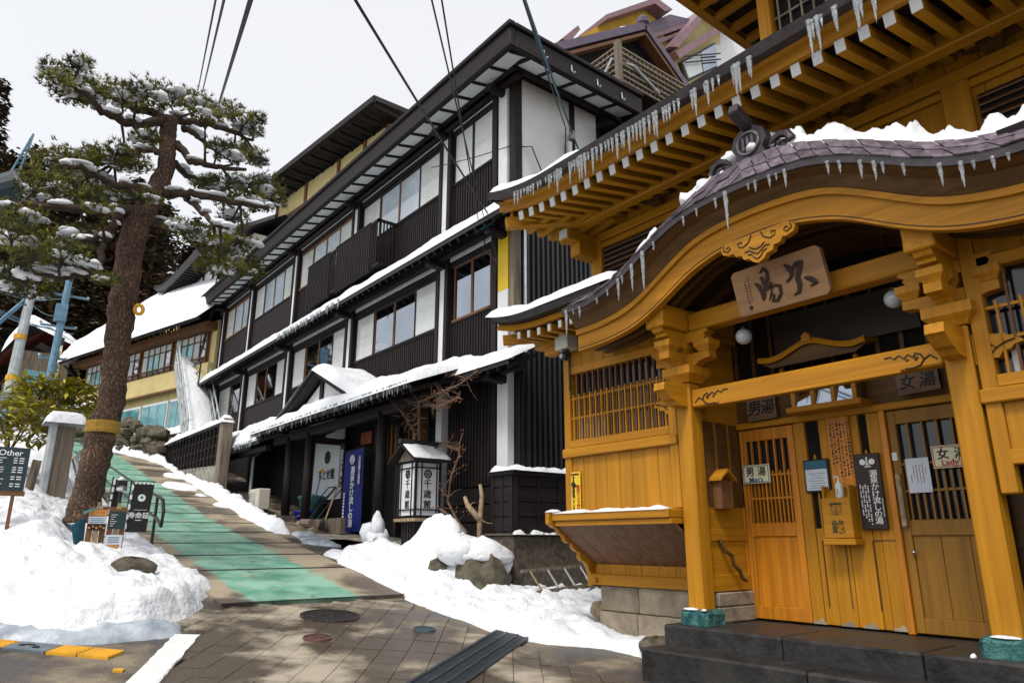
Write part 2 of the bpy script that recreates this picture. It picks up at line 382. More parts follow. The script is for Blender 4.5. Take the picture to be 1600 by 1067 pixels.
# lane: concrete slabs with open joints
lane = thing('lane', None, None, (4.3, 10, G(10))); lane['kind'] = 'structure'
jo = [9.66, 11.75, 13.0, 14.25, 15.5, 16.75, 18.0, 19.25, 20.5, 21.75, 23.0, 24.3, 25.6, 27, 28.5, 30.5, 33, 37, 42]
for a, b in zip(jo[:-1], jo[1:]):
    b2 = b - .05; mb = MB()
    ys = np.linspace(a, b2, max(2, int((b2 - a) / .3) + 1))
    xr = lambda y: 5.62 + .02 * (y - 10) - (max(0, y - 30) * .1)
    xl = lambda y: 3.0 + .015 * (y - 10) - max(0, y - 28) * .22
    top = [[(xl(y) + (xr(y) - xl(y)) * t, y, G(y) + .03) for t in np.linspace(0, 1, 9)] for y in ys]
    mb.strip(top)
    for y in (a, b2): mb.add([(xl(y), y, G(y) + .03), (xr(y), y, G(y) + .03), (xr(y), y, G(y) - .06), (xl(y), y, G(y) - .06)], [(0, 1, 2, 3)])
    for fx in (xl, xr): mb.strip([[(fx(y), y, G(y) + .03) for y in ys], [(fx(y), y, G(y) - .06) for y in ys]])
    mb.build('slab', 'lane', lane)
MB().strip([[(xl(y), y, G(y) + .004), (xr(y), y, G(y) + .004)] for y in np.linspace(9.7, 41.9, 130)]).build('joint_filler', 'void', lane)
for j in jo[:-1]:
    MB().strip([[(xl(j) + (xr(j) - xl(j)) * t, j - .045 + .012 * math.sin(t * 23 + j * 5), G(j - .04) + .034) for t in np.linspace(0, 1, 24)], [(xl(j) + (xr(j) - xl(j)) * t, j + .022 + .014 * math.sin(t * 31 + j * 3), G(j + .02) + .035) for t in np.linspace(0, 1, 24)]]).build('joint_seal', 'black', lane)
# kerb line of the lane's right side (wet gutter)
# diagonal paving blocks at the crossing
pav = thing('pavement', None, None, (4, 7, G(7))); pav['kind'] = 'structure'
def in_pav(x, y): return (y < 9.5 - .0 * x) and x < 5.9 and y > 4.6 and (x - 2.1) > (8.2 - y) * .42 - .1 and x - .62 * (y - 5.9) > 3.0 - 3.4 and True
s = .27; k = 0
c45, s45 = math.cos(rad(52)), math.sin(rad(52))
for i in range(-30, 40):
    for j in range(-30, 40):
        u, v = i * s, j * s; x = 4 + u * c45 - v * s45; y = 7 + u * s45 + v * c45
        if not (4.8 < y < 9.45 and 1.7 + (8.2 - y) * .0 < x < 5.3): continue
        if x < 1.75 + max(0, (8.25 - y)) * -.42 + .55: continue
        if k > 298: continue
        k += 1
        h = s / 2 - .0035; mb = MB(); dz = random.uniform(.0, .004)
        cs = [(a * c45 - b * s45, a * s45 + b * c45) for a, b in ((-h, -h), (h, -h), (h, h), (-h, h))]
        mb.add([(x + p, y + q, G(y + q) + .012 + dz) for p, q in cs] + [(x + p * 1.02, y + q * 1.02, G(y + q) - .05) for p, q in cs], [(0, 1, 2, 3), (0, 4, 5, 1), (1, 5, 6, 2), (2, 6, 7, 3), (3, 7, 4, 0)])
        mb.build('paving_block', 'pavement', pav)
# painted line, tactile blocks
def quad(name, m, pts, dz, parent=None, th=.02, **kw):
    mb = MB(); n = len(pts)
    mb.add([(x, y, G(y) + dz) for x, y in pts] + [(x, y, G(y) + dz - th) for x, y in pts], [tuple(range(n))] + [(i, (i + 1) % n, n + (i + 1) % n, n + i) for i in range(n)])
    return mb.build(name, m, parent, **kw)
def ragged(p, q, w, n=26, amp=.02):
    p = Vector(p); q = Vector(q); d = (q - p).normalized(); s_ = Vector((-d.y, d.x)); L = []; Rr = []
    for i in range(n + 1):
        c = p + (q - p) * (i / n); L.append(c + s_ * (w / 2 + random.uniform(-amp, amp))); Rr.append(c - s_ * (w / 2 + random.uniform(-amp, amp)))
    return [tuple(a) for a in L + Rr[::-1]]
quad('road_line', 'road_line', ragged((2.24, 8.22), (1.2, 6.0), .24, 26, .008), .03, label='white painted road line at the edge of the paving', cat='road marking')
d = Vector((1.75 - .81, 7.5 - 8.31)).normalized(); nrm = Vector((-d.y, d.x))
p0 = Vector((.52, 8.62))
for i, (nm, m, L_) in enumerate((('tactile_block', 'tactile', .3), ('slate_plate', 'slate_plate', .42), ('tactile_block', 'tactile', .3), ('tactile_block', 'tactile', .3))):
    a = p0 + d * .01; b = p0 + d * (L_ - .005); w = nrm * .13
    lab = {0: 'yellow tactile paving block on the far side of the grey plate', 1: 'slate grey plate with worn dark marks set in the asphalt', 2: 'yellow tactile paving block touching the grey plate', 3: 'yellow tactile paving block touching the white road line'}[i]
    o = quad(nm, m, [tuple(a - w), tuple(b - w), tuple(b + w), tuple(a + w)], .012, th=.05, label=lab, cat='paving block')
    if i != 1:
        for k in range(4):
            cc = nrm * (-.09 + .06 * k); qq = [a + cc + d * .02 - nrm * .012, b + cc - d * .02 - nrm * .012, b + cc - d * .02 + nrm * .012, a + cc + d * .02 + nrm * .012]
            quad('raised_bar', m, [tuple(x) for x in qq], .018, o, .01)
    else:
        for k in range(9):
            cc = a + d * random.choice((.1, .13, .16, .24, .27, .3)) + nrm * random.uniform(-.05, .05); e1 = d * random.uniform(.01, .04); e2 = nrm * random.uniform(.006, .02)
            quad('worn_mark', 'ink', [tuple(cc - e1 - e2), tuple(cc + e1 - e2), tuple(cc + e1 + e2), tuple(cc - e1 + e2)], .016 + .0005 * k, o, .006)
    p0 = p0 + d * L_
quad('yellow_fleck', 'tactile', [(1.42, 7.3), (1.5, 7.26), (1.47, 7.2), (1.4, 7.24)], .006, label='small yellow paint fleck on the asphalt by the white line', cat='road marking')
# manholes
def manhole(x, y, r, m, lab, ornate=True):
    t = thing('manhole_cover', lab, 'manhole', (x, y, G(y)))
    sl = (G(y + .3) - G(y - .3)) / .6
    def ring(r0, r1, dz, n=28, a0=0, a1=360):
        mb = MB(); rows = []
        for rr, z in ((r0, dz), (r1, dz), (r1, dz - .02)):
            rows.append([(x + rr * math.cos(rad(a0 + (a1 - a0) * k / n)), y + rr * math.sin(rad(a0 + (a1 - a0) * k / n)), G(y) + sl * rr * math.sin(rad(a0 + (a1 - a0) * k / n)) + z) for k in range(n + 1)])
        return mb.strip(rows)
    ring(0.0, r * .98, .026).build('plate', m, t); ring(r * .9, r, .034).build('rim', 'iron' if ornate else m, t)
    if ornate:
        ring(r * .6, r * .66, .032).build('ring', m, t)
        for k in range(10): ring(r * .12, r * .55, .031, 3, k * 36, k * 36 + 16).build('petal', m, t)
        for k in range(20): ring(r * .69, r * .86, .031, 2, k * 18, k * 18 + 9).build('tread_stud', m, t)
    else:
        for k in range(6): ring(r * .2, r * .8, .031, 3, k * 60, k * 60 + 30).build('tread_stud', m, t)
manhole(4.0, 8.65, .36, 'iron', 'large round cast iron manhole cover with flower pattern in the paving')
manhole(3.41, 7.65, .15, 'iron_red', 'small reddish round utility cover in the paving', False)
manhole(4.72, 7.62, .13, 'iron_blue', 'small blue round utility cover in the paving', False)
# drain grate across the paving
def grate(p, q, w, lab, n, across=3):
    p = Vector(p); q = Vector(q); d = (q - p); L = d.length; d.normalize(); s_ = Vector((-d.y, d.x))
    t = thing('drain_grate', lab, 'drain grate', (p.x, p.y, G(p.y)))
    def Q(nm, a, b, c, e, m, dz, th): quad(nm, m, [tuple(p + d * x + s_ * y) for x, y in ((a, c), (b, c), (b, e), (a, e))], dz, t, th)
    Q('trough', 0, L, -w / 2, w / 2, 'void', .014, .004)
    for k in range(across + 1):
        c = -w / 2 + w * k / across; Q('side_bar', 0, L, c - .018, c + .018, 'grate', .034, .02)
    for k in range(n):
        a = L * k / n; Q('cross_bar', a, a + L / n * .55, -w / 2, w / 2, 'grate', .03 - .0003 * (k % 2), .016)
grate((5.65, 7.1), (3.05, 5.2), .42, 'long black steel drain grate crossing the wet paving', 90)
grate((3.02, 10.85), (2.75, 11.6), .3, 'small steel drain grate beside the lane at the snow edge', 9, 2)
# ================================================================== BATHHOUSE
BH = thing('bathhouse', 'yellow painted wooden bathhouse with curved snow-edged gable porch and white rafter tips', 'bathhouse', (7, 3.4, .8))
YX, YY, YZ = 'yellow_wood_x', 'yellow_wood_y', 'yellow_wood_z'
def part(name, m, mb, parent=None, smooth=False, **kw): return mb.build(name, m, parent or BH, smooth, **kw)
CH = .012
# --- steps
yy = 5.02
for i, w in enumerate((1.3, 1.15, 1.4, 1.25, 1.3, 1.4)):
    part('upper_step_stone', 'stone_dark', Bx(5.9, 6.55, yy - w + .008, yy, .42, .8, c=.02)); yy -= w
yy = 4.98
for i, w in enumerate((1.7, 1.6, 1.8, 1.7, 1.6)):
    part('lower_step_stone', 'stone_dark', Bx(5.5, 5.895, yy - w + .008, yy, .15, .62, c=.02)); yy -= w
part('entrance_floor', 'stone_dark', Bx(6.555, 8.0, -3, 4.7, .4, .795))
# --- main wall mass (behind everything) with portal recess
part('wall_core', 'umber_wood', Bx(7.1, 12.5, -6, 6.85, 0.3, 6.3))
def pillar(y0, y1):
    p = part('pillar', YZ, Bx(6.1, 6.3, y0, y1, .93, 3.24, c=.014))
    mb = Bx(6.03, 6.37, y0 - .07, y1 + .07, .6, .94, c=.035)
    me = part('base_stone', 'blue_stone', mb)
    return p
pillar(4.66, 4.85); pillar(1.96, 2.16)
# --- portal tie beam (with carved ends) and carved scrolls
def scroll(pts, r, parent, m='ink', nm='carved_line'):
    part(nm, m, MB().tube(pts, r, 5), parent)
tb = part('tie_beam', YY, Bx(6.12, 6.27, 2.17, 4.65, 2.96, 3.15, c=.015))
part('beam_moulding', YY, Bx(6.105, 6.13, 2.5, 4.3, 2.945, 2.972, c=.005), tb)
def scroll_set(y0, sg, parent, x=6.117, z0=3.06):
    # flame-like scroll cut into the beam end
    P = lambda u, w: (x, y0 + sg * u, z0 + w)
    scroll([P(.02, -.05), P(.07, -.005), P(.12, -.035), P(.15, -.075), P(.2, -.09), P(.27, -.088)], .007, parent)
    scroll([P(.12, -.03), P(.14, .015), P(.18, .03), P(.2, 0), P(.18, -.03), P(.165, -.012), P(.18, .0)], .007, parent)
    scroll([P(.2, .0), P(.24, .03), P(.27, .0), P(.25, -.025), P(.24, -.01)], .006, parent)
    scroll([P(.27, .0), P(.31, .035), P(.35, .01), P(.38, .035), P(.43, .03)], .006, parent)
scroll_set(4.62, -1, tb); scroll_set(2.19, 1, tb)
# --- cloud-shaped beam noses on the pillars
def cloud(axis, y0, sg, z0, L, H):
    pts = [(0, -.02), (.12, -.03), (.2, .02), (.28, .015), (.33, .07), (.42, .08), (.47, .12), (.58, .135), (.55, .17), (.45, .19), (.38, .24), (.25, .25), (.12, .28), (0, .28)]
    return [(y0 + sg * u / .58 * L, z0 + w / .3 * H) for u, w in pts]
for y0, sg in ((4.855, 1), (1.955, -1)):
    n = part('beam_nose', YY, MB().prism(cloud('y', y0, sg, 2.93, .34, .24), 'x', 6.14, 6.26))
    P = lambda u, w: (6.132, y0 + sg * u, 2.95 + w)
    scroll([P(.05, .04), P(.12, .03), P(.16, .07), P(.13, .1), P(.1, .085), P(.12, .065)], .006, n); scroll([P(.16, .07), P(.22, .1), P(.29, .115)], .006, n)
for yc in (4.755, 2.06):
    n = part('front_nose', YX, MB().prism([(6.12, 2.97), (5.95, 2.98), (5.9, 3.02), (5.84, 3.03), (5.76, 3.1), (5.72, 3.12), (5.74, 3.2), (5.82, 3.22), (6.12, 3.22)], 'y', yc - .07, yc + .07))
# --- bracket complexes on the pillars
def bevel_block(x, y, z, w, h, t=.62):
    b = w / 2 * t; a = w / 2
    mb = MB(); zs = [(b, z), (b + (a - b) * .35, z + h * .22), (a, z + h * .5), (a, z + h)]
    rows = []
    for r, zz in zs: rows.append([(x - r, y - r, zz), (x + r, y - r, zz), (x + r, y + r, zz), (x - r, y + r, zz), (x - r, y - r, zz)])
    mb.strip(rows); n = len(mb.v)
    mb.add([(x - a, y - a, z + h), (x + a, y - a, z + h), (x + a, y + a, z + h), (x - a, y + a, z + h), (x - b, y - b, z), (x + b, y - b, z), (x + b, y + b, z), (x - b, y + b, z)], [(0, 1, 2, 3), (7, 6, 5, 4)])
    return mb
def arm(axis, x, y, z, L, h, w):
    P = [(-L, z + h), (-L, z + h * .5)] + [(-L + L * .55 * math.sin(rad(t)), z + h * .5 - h * .5 * (1 - math.cos(rad(t)))) for t in (25, 50, 75, 90)]
    P = P + [(-a, b) for a, b in P[::-1]]
    c, o = (x, y) if axis == 'y' else (y, x)
    if axis == 'x':  # arm runs along X, prism extruded along y
        return MB().prism([(x + a, b) for a, b in P], 'y', y - w / 2, y + w / 2)
    return MB().prism([(y + a, b) for a, b in P], 'x', x - w / 2, x + w / 2)
for yc in (4.755, 2.06):
    x = 6.2
    part('capital_block', YZ, bevel_block(x, yc, 3.24, .37, .17))
    part('bracket_arm', YY, arm('y', x, yc, 3.40, .36, .15, .13)); part('bracket_arm', YX, arm('x', x, yc, 3.405, .36, .15, .134))
    for dx, dy in ((0, .29), (0, -.29), (-.29, 0), (.29, 0), (0, 0)):
        part('bearing_block', YZ, bevel_block(x + dx, yc + dy, 3.555, .2, .12))
    # stepped corbels under the beams
    for sg in (-1, 1):
        part('corbel', YY, MB().prism([(yc + sg * .06, 3.675), (yc + sg * .30, 3.675), (yc + sg * .33, 3.72), (yc + sg * .31, 3.74), (yc + sg * .37, 3.775), (yc + sg * .35, 3.795), (yc + sg * .06, 3.795)], 'x', x - .07, x + .07))
    part('corbel', YX, MB().prism([(5.88, 3.675), (6.0, 3.62), (6.14, 3.62), (6.14, 3.80), (5.74, 3.80), (5.76, 3.76), (5.81, 3.75), (5.8, 3.71), (5.86, 3.7)], 'y', yc - .071, yc + .071))
    part('purlin_beam', YX, Bx(5.7, 7.12, yc - .12, yc + .12, 3.8, 4.05, c=.014))
part('porch_beam', YY, Bx(6.12, 6.3, 2.185, 4.63, 3.8, 4.0, c=.014))
# --- karahafu (curved gable)
def curve(pts):
    a = np.array(pts); y = np.linspace(-2.45, 2.45, 65)
    z = np.interp(np.abs(y), a[:, 0], a[:, 1]); k = np.array([1, 2, 3, 4, 3, 2, 1]) / 16; zp = np.pad(z, 3, mode='edge'); z = np.convolve(zp, k, 'valid')
    return y + 3.37, z
kB = [(0, 4.37), (.4, 4.345), (.8, 4.23), (1.25, 3.965), (1.6, 3.82), (2.0, 3.755), (2.45, 3.74)]
kT = [(0, 4.63), (.45, 4.605), (.75, 4.54), (1.15, 4.32), (1.4, 4.17), (1.6, 4.08), (2.0, 4.0), (2.45, 3.99)]
kR = [(0, 4.80), (.45, 4.78), (.75, 4.73), (1.15, 4.56), (1.4, 4.41), (1.7, 4.27), (2.05, 4.18), (2.45, 4.20)]
kS = [(0, 5.12), (.45, 5.07), (.8, 4.93), (1.15, 4.76), (1.47, 4.58), (1.75, 4.46), (2.1, 4.38), (2.45, 4.36)]
cy, zB = curve(kB); _, zT = curve(kT); _, zR = curve(kR); _, zS = curve(kS)
def band(zlo, zhi, x0, x1):
    n = len(cy); mb = MB()
    a = [(x0, y, z) for y, z in zip(cy, zlo)]; b = [(x0, y, z) for y, z in zip(cy, zhi)]; c = [(x1, y, z) for y, z in zip(cy, zhi)]; d = [(x1, y, z) for y, z in zip(cy, zlo)]
    mb.strip([a, b, c, d, a]); 
    for k in (0, n - 1): mb.add([a[k], b[k], c[k], d[k]], [(0, 1, 2, 3)])
    return mb
KH = part('barge_board', YY, band(zB, zT - .035, 5.6, 5.68), smooth=False)
part('barge_moulding', YY, band(zT - .06, zT, 5.565, 5.66), KH)
part('edge_groove', 'brown_ink', band(zB + .026, zB + .034, 5.596, 5.604), KH)
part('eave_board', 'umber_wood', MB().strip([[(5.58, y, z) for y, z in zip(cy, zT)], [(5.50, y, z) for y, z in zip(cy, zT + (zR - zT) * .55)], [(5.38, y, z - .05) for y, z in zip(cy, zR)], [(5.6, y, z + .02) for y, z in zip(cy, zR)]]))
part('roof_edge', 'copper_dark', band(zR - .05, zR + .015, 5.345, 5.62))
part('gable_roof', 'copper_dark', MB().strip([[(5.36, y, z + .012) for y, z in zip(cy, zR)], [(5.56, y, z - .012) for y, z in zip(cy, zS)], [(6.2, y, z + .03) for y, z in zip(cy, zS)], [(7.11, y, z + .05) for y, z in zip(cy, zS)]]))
part('gable_ceiling', 'shade_wood', MB().strip([[(x, y, z - .1) for y, z in zip(cy, zT)] for x in (5.66, 7.08)]))
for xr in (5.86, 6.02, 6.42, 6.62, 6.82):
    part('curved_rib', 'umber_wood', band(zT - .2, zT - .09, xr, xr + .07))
# copper shingles along the curved lip: individual diamonds
LIPW = []
def lip(u, w):
    y = 3.37 + u; k = np.interp(y, cy, zR), np.interp(y, cy, zS)
    return Vector((5.345 + (5.55 - 5.345) * w, y, float(k[0] + (k[1] - k[0]) * w) + .02))
nsh = 34
for r in range(2):
    for k in range(-nsh // 2, nsh // 2 + 1):
        u = k * .142 + (.071 if r else 0); h = .066; w0 = -.02 + r * .46; sg = -1 if u > 0 else 1
        if abs(u) > 2.38: continue
        sl = .115 * (1 if u < 0 else -1)
        q = [lip(u - h, w0), lip(u + h, w0), lip(u + h + sl, w0 + .56), lip(u - h + sl, w0 + .56)]
        n = (q[1] - q[0]).cross(q[3] - q[0]).normalized()
        if n.x > 0: n = -n
        lift = .010 + .008 * (k % 2) + (.004 if r else 0); q = [p + n * (lift if i < 2 else lift - .006) for i, p in enumerate(q)]
        mb = MB().add(q + [p - n * .012 for p in q], [(0, 1, 2, 3), (4, 7, 6, 5), (0, 4, 5, 1), (1, 5, 6, 2), (2, 6, 7, 3), (3, 7, 4, 0)])
        part('shingle', 'copper_tile', mb)
# pendant under the apex
gp = [(0, -.29), (.06, -.26), (.09, -.22), (.15, -.21), (.17, -.16), (.23, -.155), (.26, -.11), (.3, -.115), (.37, -.09), (.39, -.04), (.37, .0), (.3, .02)]
poly = [(3.37 + a, 4.36 + b - .03 * abs(a)) for a, b in gp] + [(3.37 - a, 4.36 + b - .03 * abs(a)) for a, b in gp[::-1][:-1]]
pd = part('pendant', YY, MB().prism(poly, 'x', 5.57, 5.64))
for sg in (-1, 1):
    P = lambda u, w: (5.566, 3.37 + sg * u, 4.36 + w)
    scroll([P(.35, -.02), P(.36, -.06), P(.31, -.085), P(.28, -.06), P(.3, -.035), P(.325, -.05)], .006, pd)
    scroll([P(.05, -.0), P(.08, -.06), P(.14, -.09), P(.19, -.075), P(.2, -.04), P(.16, -.03), P(.155, -.055)], .006, pd)
    scroll([P(.0, -.25), P(.04, -.225), P(.06, -.19), P(.1, -.18)], .006, pd); scroll([P(.0, -.2), P(.05, -.17), P(.08, -.145), P(.13, -.15)], .006, pd)
    scroll([P(.0, -.15), P(.04, -.14), P(.08, -.11)], .006, pd)
# ridge ornament (demon tile) and ridge
rd = part('ridge', 'copper_dark', Bx(5.72, 7.0, 3.27, 3.47, 5.02, 5.28, c=.04))
orn = part('ridge_end_tile', 'copper_dark', MB().prism([(3.37 + a, b) for a, b in ((-.11, 5.1), (-.17, 5.16), (-.14, 5.24), (-.19, 5.32), (-.16, 5.43), (-.06, 5.5), (.06, 5.5), (.16, 5.43), (.19, 5.32), (.14, 5.24), (.17, 5.16), (.11, 5.1))], 'x', 5.6, 5.72))
part('inner_disc', 'black', MB().prism([(3.37 + a, 5.32 + b) for a, b in arc((0, 0), .11, 0, 345, 23)], 'x', 5.592, 5.606), orn)
for k in (-1, 0, 1): part('crest_bar', 'copper_tile', Bx(5.583, 5.597, 3.37 + k * .05 - .012, 3.37 + k * .05 + .012, 5.25, 5.39), orn)
part('disc_rim', 'copper_tile', MB().tube([(5.588, 3.37 + a, 5.32 + b) for a, b in arc((0, 0), .115, 0, 360, 24)], .014, 6, False), orn)
part('horn_tile', 'copper_dark', MB().obox((5.56, 3.37, 5.54), Vector((.93, 0, -.37)), Vector((0, 1, 0)), Vector((.37, 0, .93)), .2, .055, .06, .015))
for sg in (-1, 1):
    sp = [(5.6, 3.37 + sg * (.32 + .12 * (1 - t / 13) * math.cos(t * .75)), 5.16 + .12 * (1 - t / 13) * math.sin(t * .75)) for t in range(13)]
    part('spiral_tile', 'copper_dark', MB().tube(sp, [.045 - .002 * t for t in range(13)], 6))
# --- portal back wall, doors (plane X=7.0)
part('lintel', YY, Bx(6.95, 7.1, 2.0, 4.72, 2.8, 2.87, c=.008))
part('transom_wall', 'umber_wood', Bx(7.0, 7.09, 2.0, 4.72, 2.87, 3.3))
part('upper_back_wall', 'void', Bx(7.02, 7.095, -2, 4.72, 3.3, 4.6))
for k in range(12): part('gable_strut', 'umber_wood', Bx(6.985, 7.015, 2.1 + k * .23, 2.14 + k * .23, 3.3, 4.3))
part('back_board', 'brown_board', MB().obox((6.93, 3.35, 3.75), Vector((1, 0, .12)).normalized(), Vector((0, 1, 0)), Vector((-.12, 0, 1)).normalized(), .02, .75, .22))
part('side_wall', YX, Bx(6.3, 7.0, 4.7, 4.84, 1.1, 4.1))
for x0 in (6.32, 6.56, 6.8): part('side_panel', 'umber_wood', Bx(x0, x0 + .2, 4.69, 4.705, 1.95, 2.85, c=.006))
part('side_rail', YX, Bx(6.3, 7.0, 4.68, 4.705, 1.6, 1.72, c=.006)); part('side_rail', YX, Bx(6.3, 7.0, 4.68, 4.705, 1.1, 1.26, c=.006))
for z0, z1 in ((.8, .95), (.955, 1.09)): part('side_stone', 'stone_block', Bx(6.36, 6.98, 4.66, 4.82, z0, z1, c=.012))
scroll([(6.45, 4.67, 1.62), (6.5, 4.64, 1.5), (6.58, 4.62, 1.45), (6.6, 4.62, 1.36), (6.68, 4.61, 1.3), (6.72, 4.61, 1.22), (6.78, 4.61, 1.2)], .022, BH, 'umber_wood', 'carved_bracket')
def lattice_door(name, y1, y0, m, lab, split=.42, nb=6, panel_v=0, x=6.98, z0=.815, z1=2.79):
    d = part(name, m, Bx(x, x + .05, y0, y0 + .075, z0, z1, c=.006), label=lab)
    def q(n, mb, mm=m): return part(n, mm, mb, d)
    q('stile', Bx(x, x + .05, y1 - .075, y1, z0, z1, c=.006))
    zs = z0 + (z1 - z0) * split
    q('top_rail', Bx(x, x + .05, y0 + .075, y1 - .075, z1 - .13, z1, c=.006)); q('mid_rail', Bx(x, x + .05, y0 + .075, y1 - .075, zs, zs + .14, c=.006))
    q('bottom_rail', Bx(x, x + .05, y0 + .075, y1 - .075, z0, z0 + .13, c=.006))
    W_ = y1 - y0 - .15
    n = max(1, panel_v)
    for k in range(n): q('panel_board', Bx(x + .018, x + .04, y0 + .075 + W_ * k / n + .002, y0 + .075 + W_ * (k + 1) / n - .002, z0 + .13, zs, c=.003))
    q('pane', Bx(x + .055, x + .06, y0 + .075, y1 - .075, zs + .14, z1 - .13), 'glass_door')
    zt = z1 - .13; zb = zs + .14
    for k in range(nb * 2 + 1):
        y = y0 + .075 + W_ * (k + .5) / (nb * 2 + 1)
        if k % 2 == 0 and 0 < k < nb * 2 + 1: pass
        top = zt if k % 2 else zb + (zt - zb) * .62
        q('lattice_bar', Bx(x + .005, x + .035, y - .0075, y + .0075, zb, top))
    for f in (.28, .56): q('lattice_rail', Bx(x + .012, x + .04, y0 + .075, y1 - .075, zb + (zt - zb) * f, zb + (zt - zb) * f + .022))
    return d
lattice_door('mens_door', 4.69, 4.03, 'orange_wood', 'bright orange sliding door of the men\'s side', nb=5)
lattice_door('ladies_door', 3.05, 2.2, 'ladies_wood', 'dark ochre sliding door of the ladies\' side', nb=5, panel_v=3)
part('door_post', 'orange_wood', Bx(6.96, 7.06, 4.69, 4.755, .8, 2.8, c=.006))
part('door_post', 'orange_wood', Bx(6.95, 7.06, 3.055, 3.115, .8, 2.8, c=.006))
# centre boards with narrow slots
for y0, y1 in ((3.9, 4.025), (3.565, 3.745), (3.115, 3.25), (3.335, 3.56)):
    part('centre_board', YZ, Bx(6.985, 7.04, y0, y1, .815, 2.8, c=.005))
for y0, y1 in ((3.75, 3.895), (3.255, 3.33)):
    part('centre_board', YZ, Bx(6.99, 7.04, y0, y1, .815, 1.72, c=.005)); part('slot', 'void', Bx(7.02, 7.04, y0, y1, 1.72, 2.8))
    part('slot_bar', YZ, Bx(6.995, 7.015, (y0 + y1) / 2 - .01, (y0 + y1) / 2 + .01, 1.72, 2.45)); part('slot_bar', YY, Bx(6.995, 7.018, y0, y1, 2.28, 2.3))
for y in (3.72, 3.22):
    for zz in ((.98, 1.6),): part('recessed_panel', 'umber_wood', Bx(6.978, 6.99, y - .12, y - .112, *zz)); part('recessed_panel', 'umber_wood', Bx(6.978, 6.99, y + .112, y + .12, *zz)); part('recessed_panel', 'umber_wood', Bx(6.978, 6.99, y - .11, y + .11, zz[1], zz[1] + .008))
for y in (3.95, 3.66, 3.45, 3.18): part('peeling_paint', 'stone_block', MB().prism([(y - .07, .816), (y + .07, .816), (y + .06, .85), (y + .02, .84), (y - .02, .875), (y - .05, .845)], 'x', 6.978, 6.983))
part('door_pull', 'log_end', Bx(6.93, 6.975, 2.985, 3.03, 1.72, 2.2, c=.008)); part('door_knob', 'steel', MB().lathe([(.004, -.014), (.016, -.01), (.02, 0), (.016, .01), (.004, .014)], (6.96, 2.97, 1.5), 10), smooth=True)
part('switch_plate', 'white_paint', Bx(6.965, 6.985, 2.995, 3.045, 2.32, 2.4, c=.004))
# transom lantern box and its little curved hood
tr = part('transom_box', YY, Bx(6.72, 7.0, 3.15, 3.93, 2.86, 2.92, c=.008))
part('box_back', 'umber_wood', Bx(6.86, 6.99, 3.2, 3.88, 2.92, 3.2), tr); part('box_top', YY, Bx(6.74, 7.0, 3.17, 3.91, 3.2, 3.25, c=.008), tr)
for k in range(4): part('mullion', YZ, Bx(6.76, 6.80, 3.2 + k * .2133, 3.24 + k * .2133, 2.92, 3.2), tr)
part('glazing_bar', YY, Bx(6.765, 6.79, 3.2, 3.88, 3.11, 3.13), tr)
for k in range(3): part('pane', 'glass', MB().obox((6.81, 3.327 + k * .2133, 3.06), Vector((1, 0, -.25)).normalized(), Vector((0, 1, 0)), Vector((.25, 0, 1)).normalized(), .004, .09, .14), tr)
hy = np.linspace(-.58, .58, 25); hz = .13 * np.exp(-(hy / .26) ** 2) + .03 * np.clip(np.abs(hy) - .45, 0, 1) / .13
hd = part('hood', YY, MB().strip([[(x, 3.6 + y, 3.44 + z + dz) for y, z in zip(hy, hz)] for x, dz in ((6.7, -.03), (6.68, .0), (6.7, .03), (7.0, .035))]))
part('hood_face', 'umber_wood', MB().prism([(3.6 + y, 3.41 + z) for y, z in zip(hy, hz)] + [(4.05, 3.37), (3.15, 3.37)], 'x', 6.74, 6.76), hd)
part('hood_finial', YZ, MB().prism([(3.6 + a, 3.56 + b) for a, b in ((-.06, 0), (.06, 0), (.04, .04), (.05, .06), (0, .1), (-.05, .06), (-.04, .04))], 'x', 6.67, 6.72), hd)
for y in (3.2, 4.0): part('hood_post', YZ, MB().lathe([(.02, 0), (.03, .02), (.015, .04), (.03, .07), (.02, .1)], (6.85, y, 3.28), 8), hd)
part('hood_rail', YY, Bx(6.7, 7.0, 3.1, 4.1, 3.255, 3.285, c=.006), hd)
